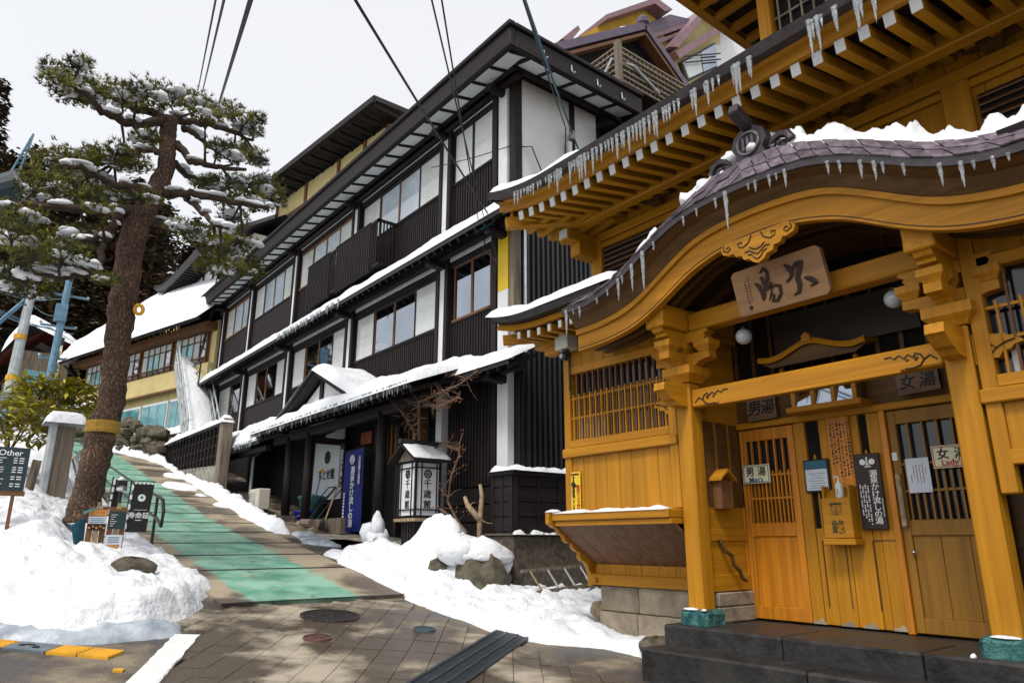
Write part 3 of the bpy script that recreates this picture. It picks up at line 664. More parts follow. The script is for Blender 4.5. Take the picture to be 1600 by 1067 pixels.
# --- window bays left and right of the portal
def bay(y0, y1, left=True, x=6.15):
    w = y1 - y0
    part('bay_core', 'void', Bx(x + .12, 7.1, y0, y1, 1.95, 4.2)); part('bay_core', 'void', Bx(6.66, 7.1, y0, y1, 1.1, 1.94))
    for y in (y0, y1 - .11): part('bay_post', YZ, Bx(x - .03, x + .1, y, y + .11, 1.93, 4.15, c=.01))
    a, b = y0 + .11, y1 - .11
    part('head_rail', YY, Bx(x - .02, x + .1, a, b, 3.66, 3.76, c=.008)); part('sill', YY, Bx(x - .06, x + .1, y0 - .0, y1 + .015, 2.6, 2.71, c=.01)); part('sill', YY, Bx(x - .035, x + .1, a, b, 2.715, 2.81, c=.008))
    n = 8
    for k in range(n):
        u0 = a + (b - a) * k / n + .002; u1 = a + (b - a) * (k + 1) / n - .002
        part('plank', YZ, Bx(x + .0 + random.uniform(0, .004), x + .05, u0, u1, 1.93 if left else 2.25, 2.6, c=.003)); part('plank', YZ, Bx(x + .0 + random.uniform(0, .004), x + .05, u0, u1, 3.76, 4.15, c=.003))
    part('pane', 'glass_door', Bx(x + .095, x + .1, a, b, 2.81, 3.66))
    for k in range(5): part('blind_strip', 'white_paint', Bx(x + .07, x + .08, b - .16 - k * .1, b - .1 - k * .1, 2.82, 3.12))
    nb = 16
    for k in range(nb * 2 - 1):
        y = a + (b - a) * (k + 1) / (nb * 2)
        top = 3.66 if k % 2 else 2.81 + .85 * .68
        part('lattice_bar', 'brown_wood_z' if k % 2 else YZ, Bx(x - .01 + (.012 if k % 2 else 0), x + .02 + (.012 if k % 2 else 0), y - .0085, y + .0085, 2.81, top))
    for z in (3.08, 3.33): part('lattice_rail', YY, Bx(x + .005, x + .03, a, b, z, z + .025))
    if not left:
        part('low_rail', YY, Bx(x - .02, x + .1, y0, y1, 2.14, 2.25, c=.008)); part('foundation_block', 'stone_block', Bx(6.7, 7.1, y0, y1, .5, 1.2, c=.012)); return
    # flared base
    part('ledge', YY, Bx(5.9, x + .02, y0, y1 + .02, 1.83, 1.925, c=.01)); part('ledge_lip', YY, Bx(5.93, x, y0, y1, 1.77, 1.828, c=.006))
    n = 7
    for k in range(n):
        u0 = y0 + (y1 - y0) * k / n + .002; u1 = y0 + (y1 - y0) * (k + 1) / n - .002
        part('soffit_plank', 'brown_wood_x', MB().add([(5.97, u0, 1.775), (5.97, u1, 1.775), (6.6, u1, 1.32), (6.6, u0, 1.32), (6.0, u0, 1.795), (6.0, u1, 1.795), (6.63, u1, 1.34), (6.63, u0, 1.34)], [(0, 1, 2, 3), (4, 5, 6, 7), (0, 4, 7, 3), (1, 5, 6, 2), (0, 1, 5, 4)]))
        part('skirt_board', YZ, Bx(6.6, 6.64, u0, u1, 1.19, 1.35, c=.003))
    part('base_beam', YY, Bx(6.54, 6.68, y0, y1 + .02, 1.08, 1.21, c=.01))
    for z0, z1, off in ((.78, 1.075, 0.), (.45, .775, .35)):
        u = y1 - .06 - off * .0
        for wk in (.62, .78, .7, .8):
            if u - wk < y0 - .6: wk = max(.1, u - y0)
            if u <= y0 + .02: break
            part('foundation_block', 'stone_block', Bx(6.62 - (.03 if off else 0), 7.1, max(y0, u - wk) + .006, u, z0, z1, c=.012)); u -= wk
    if left:
        P = [(5.86, 1.925), (6.9, 1.925), (6.9, 1.06), (6.55, 1.06), (6.55, 1.2), (6.52, 1.24), (6.5, 1.3), (6.45, 1.35), (6.4, 1.36), (6.36, 1.4), (6.37, 1.46), (6.3, 1.48), (6.25, 1.52), (6.24, 1.57), (6.18, 1.57), (6.12, 1.6), (6.1, 1.66), (6.03, 1.68), (6.0, 1.74), (5.93, 1.76), (5.86, 1.8)]
        part('scalloped_bracket', YX, MB().prism(P, 'y', y1 + .022, y1 + .09)); part('peg', YX, Bx(6.5, 6.54, y1 - .1, y1 - .04, 1.1, 1.16, c=.01))
bay(4.87, 6.66); bay(-.9, 1.94, False)
# --- skirt roof over the left bay
def eave_run(X0, Y1, Y0, z, rise, name_m, ov=.0):
    pass
yk = np.linspace(7.38, 5.3, 22)
def sz(y): return 4.40 + .13 * max(0, (y - 6.5) / .88) ** 2
part('skirt_roof', 'copper_dark', MB().strip([[(5.5, y, sz(y) - .07) for y in yk], [(5.45, y, sz(y)) for y in yk], [(6.2, y, 4.62 + .02 * (y - 5)) for y in yk], [(7.1, y, 4.95) for y in yk]]))
part('skirt_soffit', 'shade_wood', MB().strip([[(5.5, y, sz(y) - .068) for y in yk], [(5.62, y, sz(y) - .09) for y in yk], [(6.3, y, 4.32) for y in yk], [(7.1, y, 4.4) for y in yk]]))
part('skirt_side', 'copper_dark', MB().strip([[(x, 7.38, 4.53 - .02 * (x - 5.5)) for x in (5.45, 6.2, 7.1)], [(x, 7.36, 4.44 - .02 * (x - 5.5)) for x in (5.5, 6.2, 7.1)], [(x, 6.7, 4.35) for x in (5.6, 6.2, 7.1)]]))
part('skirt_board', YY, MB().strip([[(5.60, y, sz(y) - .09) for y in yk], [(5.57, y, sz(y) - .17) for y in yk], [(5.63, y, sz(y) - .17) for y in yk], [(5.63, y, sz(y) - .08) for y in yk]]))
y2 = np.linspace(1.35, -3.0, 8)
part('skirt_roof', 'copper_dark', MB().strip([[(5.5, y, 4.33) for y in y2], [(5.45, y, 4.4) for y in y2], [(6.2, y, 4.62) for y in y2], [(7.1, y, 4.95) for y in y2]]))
part('skirt_soffit', 'shade_wood', MB().strip([[(5.5, y, 4.332) for y in y2], [(5.62, y, 4.31) for y in y2], [(6.3, y, 4.32) for y in y2], [(7.1, y, 4.4) for y in y2]]))
part('skirt_board', YY, Bx(5.57, 5.63, -3, 1.0, 4.23, 4.31, c=.006))
caps = MB().box(-.006, 0, -.028, .028, -.045, .045).mesh('rafter_cap', 'white_paint')
rme = MB().box(0, 1.4, -.035, .035, -.05, .05).mesh('skirt_rafter', YX)
for k in range(8):
    y = 6.95 - k * .2; r = link('skirt_rafter', rme, BH, (5.62, y, sz(y) - .24), (0, rad(-3), 0)); link('rafter_cap', caps, r, (5.617, y, sz(y) - .24), None)
part('hip_rafter', YX, MB().beam((5.62, 7.3, 4.2), (6.6, 6.5, 4.3), .1, .13, c=.01)); part('corner_bracket', YY, Bx(6.05, 6.2, 6.7, 7.15, 4.1, 4.2, c=.01)); part('corner_bracket', YY, Bx(6.05, 6.2, 6.68, 6.95, 3.98, 4.095, c=.01))
# --- upper wall above the roofs (plane X=7.0)
for k in range(28):
    y = 6.85 - k * .3; part('upper_plank', YZ, Bx(7.03, 7.09, y - .296, y, 4.5, 6.25, c=.003))
part('wall_rail', YY, Bx(6.96, 7.1, -2, 6.92, 5.82, 5.95, c=.01)); part('wall_rail', YY, Bx(6.98, 7.1, -2, 6.9, 5.72, 5.8, c=.006)); part('wall_rail', YY, Bx(6.9, 7.1, -2, 7.05, 6.14, 6.34, c=.01))
for y in (6.82, 4.2, 1.98, -.3): part('upper_post', YZ, Bx(6.95, 7.1, y - .12, y + .12 if y < 6 else y + .1, 4.45, 5.82, c=.01))
def louvre(y0, y1, z0, z1):
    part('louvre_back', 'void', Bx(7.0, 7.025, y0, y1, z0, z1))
    n = int((z1 - z0) / .075)
    for k in range(n): part('louvre_slat', 'brown_wood_y', MB().obox((6.985, (y0 + y1) / 2, z0 + (k + .5) * (z1 - z0) / n), Vector((.8, 0, .6)), Vector((0, 1, 0)), Vector((-.6, 0, .8)), .03, (y1 - y0) / 2, .009))
louvre(5.0, 6.68, 4.6, 5.7); louvre(.1, 1.82, 4.6, 5.62); louvre(-2, -.5, 4.6, 5.62)
# bracket clouds between wall rail and purlin
for y in (5.6, 4.2, 2.9, 1.6, .4): part('cloud_bracket', 'umber_wood', MB().prism([(y - .3, 6.13), (y - .22, 6.04), (y - .1, 6.02), (y - .08, 5.96), (y + .08, 5.96), (y + .1, 6.02), (y + .22, 6.04), (y + .3, 6.13)], 'x', 6.85, 6.97))
part('eave_purlin', YY, Bx(6.5, 6.66, -2, 7.3, 5.93, 6.12, c=.012))
part('corner_block', YX, Bx(6.4, 7.0, 6.8, 7.0, 5.75, 5.92, c=.01)); part('corner_block', YX, Bx(6.6, 7.0, 6.78, 6.98, 5.55, 5.745, c=.01)); part('white_block', 'white_paint', Bx(6.39, 6.4, 6.82, 6.98, 5.77, 5.9))
# --- rafters of the upper eave
rme = MB().box(0, 1.55, -.047, .047, -.062, .062, c=.004).mesh('rafter', YX)
cme = MB().box(-.006, 0, -.045, .045, -.06, .06).mesh('rafter_cap', 'white_paint')
def lift(y): return .10 * max(0, (y - 6.0) / 1.2) ** 2
for k in range(-18, 17):
    y = 3.48 + .2155 * k; z = 5.86 + lift(y)
    r = link('rafter', rme, BH, (5.65, y, z), (0, rad(-11), 0)); link('rafter_cap', cme, r, (5.645, y, z), None)
part('hip_rafter', YX, MB().beam((5.6, 7.22, 5.88), (7.05, 6.3, 6.1), .13, .16, c=.01))
smr = MB().box(-.045, .045, -.9, 0, -.06, .06, c=.004).mesh('side_rafter', YY)
for k in range(8): link('side_rafter', smr, BH, (6.0 + .22 * k, 7.22, 5.9), (rad(-9), 0, 0))
ye = np.linspace(7.36, -2.2, 60)
def ez(y): return 6.08 + .2 * max(0, (y - 6.1) / 1.26) ** 2
part('eave_fascia', YY, MB().strip([[(5.66, y, ez(y) - .16) for y in ye], [(5.6, y, ez(y) - .16) for y in ye], [(5.59, y, ez(y) - .06) for y in ye], [(5.54, y, ez(y) - .055) for y in ye], [(5.5, y, ez(y) - .0) for y in ye]]))
part('upper_roof', 'copper_dark', MB().strip([[(5.52, y, ez(y) - .03) for y in ye], [(5.4, y, ez(y) - .04) for y in ye], [(5.36, y, ez(y) + .06) for y in ye], [(6.4, y, 6.6 + .3 * (ez(y) - 6.08)) for y in ye], [(8.2, y, 7.75) for y in ye]]))
part('roof_boards', 'shade_wood', MB().strip([[(5.6, y, ez(y) - .1) for y in ye], [(7.1, y, 6.32) for y in ye]]))
part('roof_side', 'copper_dark', MB().strip([[(5.37, 7.37, 6.33), (6.4, 7.37, 6.3), (8.2, 7.37, 6.3)], [(5.42, 7.33, 6.22), (6.4, 7.33, 6.16), (8.2, 7.33, 6.16)], [(5.7, 6.9, 6.08), (6.4, 6.9, 6.2), (8.2, 6.9, 6.2)]]))
part('roof_hip', 'copper_dark', MB().add([(5.37, 7.37, 6.34), (8.2, 7.37, 6.3), (8.2, 5.3, 7.7)], [(0, 1, 2)]))
part('side_fascia', YX, Bx(5.7, 9, 7.18, 7.24, 5.95, 6.12))
# --- upper storey (seen at the very top)
X3 = 7.75
part('upper_storey', 'umber_wood', Bx(X3 + .1, 11, -4, 4.2, 7.2, 9.6))
part('storey_post', YZ, Bx(X3 - .06, X3 + .1, 4.12, 4.3, 7.95, 9.6, c=.01)); part('storey_sill', YY, Bx(X3 - .1, X3 + .1, -3, 4.36, 7.86, 7.96, c=.01)); part('storey_sill', YY, Bx(X3 - .06, X3 + .1, -3, 4.11, 7.965, 8.05, c=.008)); part('storey_base', YY, Bx(X3 - .04, X3 + .1, -3, 4.3, 7.4, 7.855, c=.008))
part('storey_pane', 'void', Bx(X3 + .06, X3 + .1, 1.6, 4.1, 8.06, 9.2))
for k in range(14): part('storey_bar', 'grey_wood', Bx(X3 + .0, X3 + .03, 4.02 - k * .16, 4.04 - k * .16, 8.05, 9.2))
for z in (8.35, 8.75): part('storey_bar', 'grey_wood', Bx(X3 + .01, X3 + .04, 1.7, 4.1, z, z + .025))
part('storey_roof', 'copper_dark', MB().add([(6.7, 5.35, 9.42), (6.7, -4, 9.42), (9, -4, 10.4), (9, 5.35, 10.4), (12, 5.35, 9.4)], [(0, 1, 2, 3), (3, 4, 0)]))
part('storey_fascia', YY, Bx(6.72, 6.86, -4, 5.3, 9.22, 9.38, c=.01)); part('storey_fascia', YX, Bx(6.87, 12, 5.16, 5.3, 9.22, 9.38, c=.01))
for k in range(7): part('storey_rafter', YX, Bx(6.86, X3, 4.9 - k * .4, 5.0 - k * .4, 9.22, 9.33))
for k in range(9): part('storey_rafter', YY, Bx(7.2 + k * .4, 7.3 + k * .4, 4.2, 5.15, 9.2, 9.31))
part('storey_ceiling', 'shade_wood', Bx(6.87, 12, -4, 5.15, 9.335, 9.38))

# ================================================================== things hung on the bathhouse
# big sign, leaning forward
ang = rad(14)
ux = Vector((0, -1, 0)); uy = Vector((-math.sin(ang), 0, math.cos(ang))); uz = ux.cross(uy)
RS = Matrix((ux, uy, uz)).transposed()
sc_ = Vector((5.93, 3.39, 3.97))
sg = thing('name_board', 'wide weathered wooden name board with two brush characters under the curved gable', 'sign', sc_)
pl = [(-.47, -.21), (-.44, -.235), (.43, -.235), (.47, -.2), (.46, .19), (.42, .225), (-.44, .215), (-.475, .18)]
mb = MB(); n = len(pl); mb.add([sc_ + ux * a + uy * b + uz * .03 for a, b in pl] + [sc_ + ux * a + uy * b - uz * .03 for a, b in pl], [tuple(range(n)), tuple(range(n, 2 * n))[::-1]] + [(i, (i + 1) % n, n + (i + 1) % n, n + i) for i in range(n)])
mb.build('board', 'sign_wood', sg)
def on(a, b, o=.033): return sc_ + ux * a + uy * b + uz * o
def brush(strokes, ox, oy, s, parent, m, o=.036):
    for st in strokes:
        P = [on(ox + a * s, oy + b * s, o) for a, b, w in st]; w = [c * s for a, b, c in st]
        # resample smoothly
        Q = []; W_ = []
        for i in range(len(P) - 1):
            for t in (0, .33, .66): Q.append(P[i].lerp(P[i + 1], t)); W_.append(w[i] * (1 - t) + w[i + 1] * t)
        Q.append(P[-1]); W_.append(w[-1])
        mb = MB(); L_ = []; R_ = []
        for i, p in enumerate(Q):
            d = (Q[min(i + 1, len(Q) - 1)] - Q[max(0, i - 1)]).normalized(); sd = uz.cross(d)
            L_.append(p + sd * W_[i]); R_.append(p - sd * W_[i])
        mb.strip([L_, [p + uz * .006 for p in Q], R_]); mb.build('brush_stroke', m, parent)
# 'great'
brush([[(-.30, .42, .03), (-.18, .28, .09), (-.12, .12, .07), (-.2, .0, .05), (-.34, -.08, .04)],
       [(-.12, .2, .05), (.05, .34, .07), (.22, .36, .06), (.1, .16, .09), (.0, -.05, .08), (.02, -.25, .08), (-.05, -.45, .06), (-.22, -.5, .02)],
       [(.2, -.1, .04), (.36, -.18, .08), (.5, -.32, .07), (.3, -.38, .015)]], .2, .0, .33, sg, 'brown_ink')
# 'hot water'
brush([[(-.5, .2, .02), (-.36, .05, .09), (-.3, -.2, .07), (-.3, -.48, .06), (-.2, -.3, .05), (-.18, .0, .03)],
       [(-.22, .48, .03), (-.05, .62, .07), (.06, .44, .06), (.02, .2, .09), (-.12, .1, .08), (.0, -.05, .09), (.15, .05, .06)],
       [(-.2, .35, .07), (-.14, .1, .07), (-.08, -.2, .06)],
       [(.02, -.15, .04), (.25, -.08, .05), (.42, -.16, .06), (.4, -.42, .06), (.22, -.62, .07), (.02, -.6, .05), (.14, -.42, .04), (.06, -.36, .04)],
       [(.1, -.18, .03), (.0, -.4, .04), (-.08, -.55, .02)]], -.1, .0, .27, sg, 'brown_ink')
for cx, top, n in ((-.30, .14, 9), (-.335, .1, 8)):
    for k in range(n):
        a = cx + random.uniform(-.004, .004); b = top - k * .03
        for j in range(2):
            e = random.uniform(.006, .012); bb = b - j * .009
            mb = MB().strip([[on(a - e, bb, .033), on(a + e, bb + random.uniform(-.004, .004), .033)], [on(a - e, bb - .005, .034), on(a + e, bb - .006, .034)]]); mb.build('brush_stroke', 'brown_ink', sg)
mb = MB(); mb.add([on(-.33 + .022 * math.cos(t * .63), -.17 + .022 * math.sin(t * .63), .034) for t in range(10)], [tuple(range(10))]); mb.build('seal', 'brown_ink', sg)
def plaque(x, y, z, w, h, chars, lab):
    t = thing('wooden_plaque', lab, 'sign', (x, y, z)); 
    mb = MB().prism([(y - w / 2, z - h / 2 + .01), (y + w / 2 - .01, z - h / 2), (y + w / 2, z + h / 2 - .02), (y + .03, z + h / 2), (y - w / 2 + .01, z + h / 2 - .008)], 'x', x - .015, x + .015); mb.build('board', 'plaque_wood', t)
    for c, dy in zip(chars, (w * .23, -w * .23)): text(c, h * .62, 'ink', t, (x - .017, y + dy, z), off=.006, shear=.12)
plaque(6.93, 4.335, 3.01, .36, .28, '男湯', 'weathered wooden plaque with ink characters above the orange men\'s door')
plaque(6.93, 2.70, 3.03, .38, .24, '女湯', 'weathered wooden plaque with ink characters above the ladies\' door')
def bath_sign(y, z, top, low, m, lab):
    x = 6.955; t = thing('door_sign', lab, 'sign', (x, y, z))
    Bx(x - .008, x + .008, y - .165, y + .165, z - .1, z + .1, c=.004).build('plate', 'cream_sign', t)
    for a, b, c, d in ((-.155, .155, .083, .09), (-.155, .155, -.09, -.083)): Bx(x - .011, x - .008, y + a, y + b, z + c, z + d).build('border', m, t)
    for a in (-.155, .148): Bx(x - .011, x - .008, y + a, y + a + .007, z - .083, z + .083).build('border', m, t)
    for c, dy in zip(top, (.072, -.072)): text(c, .105, 'ink', t, (x - .011, y + dy, z + .028), off=.002)
    text(low, .075, m, t, (x - .011, y, z - .058), off=.0015)
bath_sign(4.49, 2.30, '男湯', "Man's", 'teal_board', "cream enamel sign reading Man's on the orange door")
bath_sign(2.525, 2.32, '女湯', "Lady's", 'red_ink', "cream enamel sign reading Lady's on the ladies' door")
t = thing('framed_notice', 'framed notice with blue heading left of the offering box', 'notice', (6.965, 3.8, 2.08))
Bx(6.95, 6.98, 3.665, 3.935, 2.07, 2.4, c=.006).build('frame', 'black', t); Bx(6.945, 6.95, 3.685, 3.915, 2.09, 2.30).build('paper', 'notice', t); Bx(6.945, 6.95, 3.685, 3.915, 2.302, 2.385).build('heading', 'teal_board', t)
for k in range(7): Bx(6.943, 6.945, 3.71 + .02 * (k % 2), 3.89 - .02 * (k % 3), 2.11 + k * .024, 2.115 + k * .024).build('text_line', 'pole_blue', t)
t = thing('paper_notice', 'plain white paper notice taped to the ladies\' door lattice', 'notice', (6.965, 2.83, 2.02))
Bx(6.962, 6.966, 2.73, 2.93, 2.02, 2.33).build('paper', 'notice', t)
for k, (a, b, m) in enumerate(((.06, .12, 'red_ink'), (.03, .2, 'ink'), (.03, .22, 'red_ink'), (.03, .2, 'green_ink'), (.04, .14, 'ink'), (.12, .2, 'ink'))):
    for j in range(int((b - a) / .012)): Bx(6.9605, 6.962, 2.76 + k * .026, 2.767 + k * .026, 2.3 - a - j * .012 - .008, 2.3 - a - j * .012).build('text_mark', m, t)
t = thing('donor_plank', 'narrow upright orange plank covered in ink writing above the offering box', 'sign', (6.96, 3.52, 2.15))
MB().box(6.955, 6.98, 3.41, 3.64, 2.1, 2.8, c=.006).build('board', 'orange_wood', t)
for k in range(6):
    z = 2.76 - random.uniform(0, .06); y = 3.43 + k * .035
    while z > 2.22 + (.12 if k in (4, 5) else 0):
        h = random.uniform(.012, .03); w = random.uniform(.004, .012)
        MB().prism([(y - w, z), (y + w, z - .004), (y + w * .6, z - h), (y - w * .8, z - h * .8)], 'x', 6.952, 6.955).build('brush_mark', 'ink', t); z -= h + random.uniform(.003, .02)
t = thing('offering_box', 'small yellow wooden offering box with ink characters mounted between the doors', 'offering box', (6.85, 3.57, 1.6))
Bx(6.80, 6.98, 3.41, 3.73, 1.56, 1.62, c=.008).build('bottom_lip', YY, t); Bx(6.82, 6.84, 3.425, 3.715, 1.625, 2.0, c=.005).build('front_board', YY, t)
for y in (3.43, 3.69): Bx(6.842, 6.98, y, y + .02, 1.625, 2.12, c=.005).build('side_board', YZ, t)
MB().obox((6.91, 3.57, 2.04), Vector((.75, 0, .66)), Vector((0, 1, 0)), Vector((-.66, 0, .75)), .09, .12, .006).build('slot_board', YY, t)
for i, c in enumerate('賽銭'): text(c, .13, 'green_ink', t, (6.818, 3.57, 1.90 - i * .17), off=.004)
t = thing('pump_bottle', 'white pump soap bottle standing on the offering box', 'bottle', (6.84, 3.53, 2.0))
MB().lathe([(.03, 0), (.037, .01), (.038, .1), (.03, .135), (.013, .15), (.013, .165)], (6.85, 3.53, 2.0), 14).build('body', 'white_paint', t, True); MB().tube([(6.85, 3.53, 2.165), (6.85, 3.53, 2.2), (6.85, 3.555, 2.205), (6.85, 3.575, 2.195)], .009, 6).build('pump', 'white_paint', t); [Bx(6.809, 6.813, 3.524, 3.536, 2.03 + k * .016, 2.04 + k * .016).build('label_mark', 'pole_blue', t) for k in range(4)]
t = thing('hot_spring_board', 'tall dark brown board with white brush lettering right of the offering box', 'sign', (6.96, 3.28, 1.7))
Bx(6.94, 6.965, 3.155, 3.40, 1.7, 2.41, c=.008).build('board', 'brown_board', t)
text('源泉かけ流しの湯', .068, 'white_ink', t, (6.938, 3.225, 2.0), vert=True, off=.0012, scl=(1.15, 1, 1))
for k in range(4):
    for j in range(int(26 - k * 2)):
        Bx(6.937, 6.94, 3.287 + k * .024, 3.299 + k * .024, 2.11 - j * .0145, 2.12 - j * .0145).build('small_text', 'white_ink', t) if (j * 7 + k * 3) % 6 else None
for j in range(14): Bx(6.937, 6.94, 3.168, 3.176, 1.98 - j * .0125, 1.988 - j * .0125).build('small_text', 'white_ink', t)
for sgn in (-1, 1): MB().prism([(3.27 + sgn * a, 2.33 + b) for a, b in arc((.045, 0), .028, -150, 170, 14)] + [(3.27 + sgn * .01, 2.28)], 'x', 6.936, 6.94).build('emblem', 'white_ink', t)
for k in range(3): MB().prism([(3.262, 2.30 + k * .027), (3.282, 2.30 + k * .027), (3.278, 2.322 + k * .027), (3.266, 2.322 + k * .027)], 'x', 6.935, 6.94).build('emblem', 'white_ink', t)
Bx(6.938, 6.94, 3.24, 3.30, 2.28, 2.29).build('emblem', 'white_ink', t)
# globes
for y, lab in ((4.13, 'round white glass globe lamp hanging near the men\'s plaque'), (2.58, 'round white glass globe lamp hanging near the ladies\' side')):
    t = thing('globe_lamp', lab, 'lamp', (6.4, y, 3.68))
    MB().lathe([(.002 + .085 * math.sin(rad(a)), -.085 * math.cos(rad(a))) for a in range(0, 181, 15)], (6.4, y, 3.68), 18).build('globe', 'globe', t, True); MB().tube([(6.4, y, 3.75), (6.4, y, 4.3)], .01, 6).build('stem', 'black_metal', t); MB().lathe([(.03, 0), (.035, .03), (.02, .05)], (6.4, y, 3.755), 10).build('cap', 'black_metal', t)
# security camera
t = thing('security_camera', 'security camera under a cream junction box at the bay corner', 'camera', (6.0, 6.5, 3.8))
Bx(5.92, 6.12, 6.36, 6.6, 3.96, 4.17, c=.012).build('junction_box', 'cam_box', t); MB().lathe([(.05, 0), (.05, -.03), (.03, -.05)], (6.0, 6.47, 3.96), 12).build('mount', 'black_metal', t)
MB().lathe([(.005, -.06), (.04, -.045), (.058, 0), (.04, .045), (.005, .06)], (5.98, 6.47, 3.87), 14).build('dome', 'black_metal', t, True); MB().prism([(6.47 + .03 * math.cos(k * .52), 3.865 + .03 * math.sin(k * .52)) for k in range(12)], 'x', 5.915, 5.935).build('lens', 'steel', t); MB().tube([(6.11, 6.53, 3.96), (6.11, 6.53, 3.45)], .012, 6).build('conduit', 'black_metal', t)
# yellow camera sticker
t = thing('warning_sticker', 'tall yellow security camera warning sticker on the bay planks', 'sticker', (6.13, 6.49, 1.95))
Bx(6.126, 6.132, 6.395, 6.6, 1.935, 2.42).build('sheet', 'yellow_sign', t); Bx(6.123, 6.126, 6.42, 6.58, 2.38, 2.40).build('small_text', 'ink', t)
MB().prism([(6.53, 2.37), (6.5, 2.37), (6.505, 2.3), (6.46, 2.25), (6.5, 2.22), (6.56, 2.27), (6.525, 2.31)], 'x', 6.123, 6.126).build('camera_symbol', 'ink', t)
text('防犯カメラ作動中', .062, 'red_ink', t, (6.123, 6.435, 2.08), vert=True, off=.002, scl=(1, .8, 1)); text('録画監視しています', .05, 'ink', t, (6.123, 6.515, 2.09), vert=True, off=.001, scl=(1, .8, 1)); Bx(6.123, 6.126, 6.555, 6.59, 1.96, 2.13).build('small_text', 'white_ink', t)
# little house-shaped box on the recess wall
t = thing('shrine_box', 'tiny house-shaped wooden box on the recess wall beside the pillar', 'box', (6.5, 4.62, 1.9))
Bx(6.42, 6.62, 4.58, 4.685, 1.92, 2.22, c=.006).build('body', 'brown_wood_z', t)
MB().prism([(6.38, 2.21), (6.52, 2.31), (6.66, 2.21), (6.66, 2.235), (6.52, 2.34), (6.38, 2.235)], 'y', 4.54, 4.69).build('roof', YX, t)
# ================================================================== INN
INN = thing('inn', 'long dark three-storey wooden inn with white posts, slatted panels and snowy ledges', 'inn', (8, 12, 1))
DX, DY, DZ = 'dark_wood_x', 'dark_wood_y', 'dark_wood_z'
def ip(name, m, mb, parent=None, **kw): return mb.build(name, m, parent or INN, **kw)
Y1, Y0 = 29.3, 10.0
ip('wall_core', DZ, Bx(8.12, 14, Y0 + .03, Y1, .5, 11.2))
YC = [12.5, 17.1, 21.45, 25.7, 29.05]
bays = [(10.72, 12.26), (12.74, 16.86), (17.34, 21.21), (21.69, 25.46), (25.94, 28.82)]
for y in YC:
    for z0, z1 in ((1.2, 4.95), (4.98, 7.62), (8.2, 10.9)):
        if z0 < 2 and y > 13: continue
        ip('white_column', 'white_paint', Bx(7.93, 8.1, y - .11, y + .11, z0, z1, c=.006))
    for s_ in (-1, 1):
        for z0, z1 in ((4.98, 7.65), (8.2, 10.92)): ip('post', DZ, Bx(7.9, 8.12, y + s_ * .175 - .06, y + s_ * .175 + .06, z0, z1))
ip('corner_post', DZ, Bx(7.98, 8.16, Y0 - .02, Y0 + .17, 8.1, 11.15)); ip('corner_column', 'white_paint', Bx(7.95, 8.1, 10.22, 10.5, 8.1, 10.95)); ip('corner_post', DZ, Bx(7.92, 8.12, 10.53, 10.68, 5, 10.95))
ip('corner_column', 'white_paint', Bx(7.95, 8.1, 10.18, 10.5, 1.7, 6.3)); ip('yellow_column_top', 'yellow_sign', Bx(7.95, 8.1, 10.18, 10.5, 6.305, 7.7)); ip('corner_post', 'grey_wood', Bx(7.95, 8.12, 9.98, 10.13, 5, 8)); ip('corner_post', DZ, Bx(7.93, 8.1, 10.53, 10.68, 1.7, 4.9)); ip('downpipe', 'steel', MB().tube([(8.18, 9.93, 5), (8.18, 9.93, 8)], .035, 8))  # upper stretch of the white corner column is coloured yellow
def slats(y0, y1, z0, z1, x, step=.095, parent=None):
    ip('slat_backing', DZ, Bx(x + .03, x + .05, y0, y1, z0, z1), parent)
    mb = MB(); n = int((y1 - y0) / step)
    for k in range(n):
        y = y0 + (k + .5) * (y1 - y0) / n; mb.box(x, x + .03, y - step * .27, y + step * .27, z0 + .01, z1 - .01)
    ip('slats', DZ, mb, parent, kind='stuff')
    ip('slat_cap', DY, Bx(x - .01, x + .06, y0, y1, z1, z1 + .03), parent)
def window(y0, y1, z0, z1, pat, warm):
    fr = 'brown_wood_y' if warm else DY
    w = ip('window', fr, Bx(7.99, 8.08, y0, y1, z1 - .06, z1, c=.004))
    def q(n, m, mb): return mb.build(n, m, w)
    q('sill', fr, Bx(7.97, 8.08, y0, y1, z0, z0 + .05)); n = len(pat); W_ = (y1 - y0) / n
    for k, c in enumerate(pat):       # from the far end (large Y) towards the near end
        b = y1 - k * W_; a = b - W_; x = 8.02 if c == 'p' else 8.035
        q('pane', 'paper_pane' if c == 'p' else ('painted_sky_pane' if z0 > 9 else 'glass'), Bx(x, x + .01, a + .03, b - .03, z0 + .05, z1 - .06))
        for yy_ in (a, b - .035): q('stile', 'brown_wood_z' if warm or c != 'p' else DZ, Bx(x - .018, x + .02, yy_, yy_ + .035, z0 + .05, z1 - .06))
        if c == 'p': q('glazing_bar', 'white_paint', Bx(x - .006, x, a + .035, b - .035, z0 + (z1 - z0) * .5, z0 + (z1 - z0) * .5 + .02))
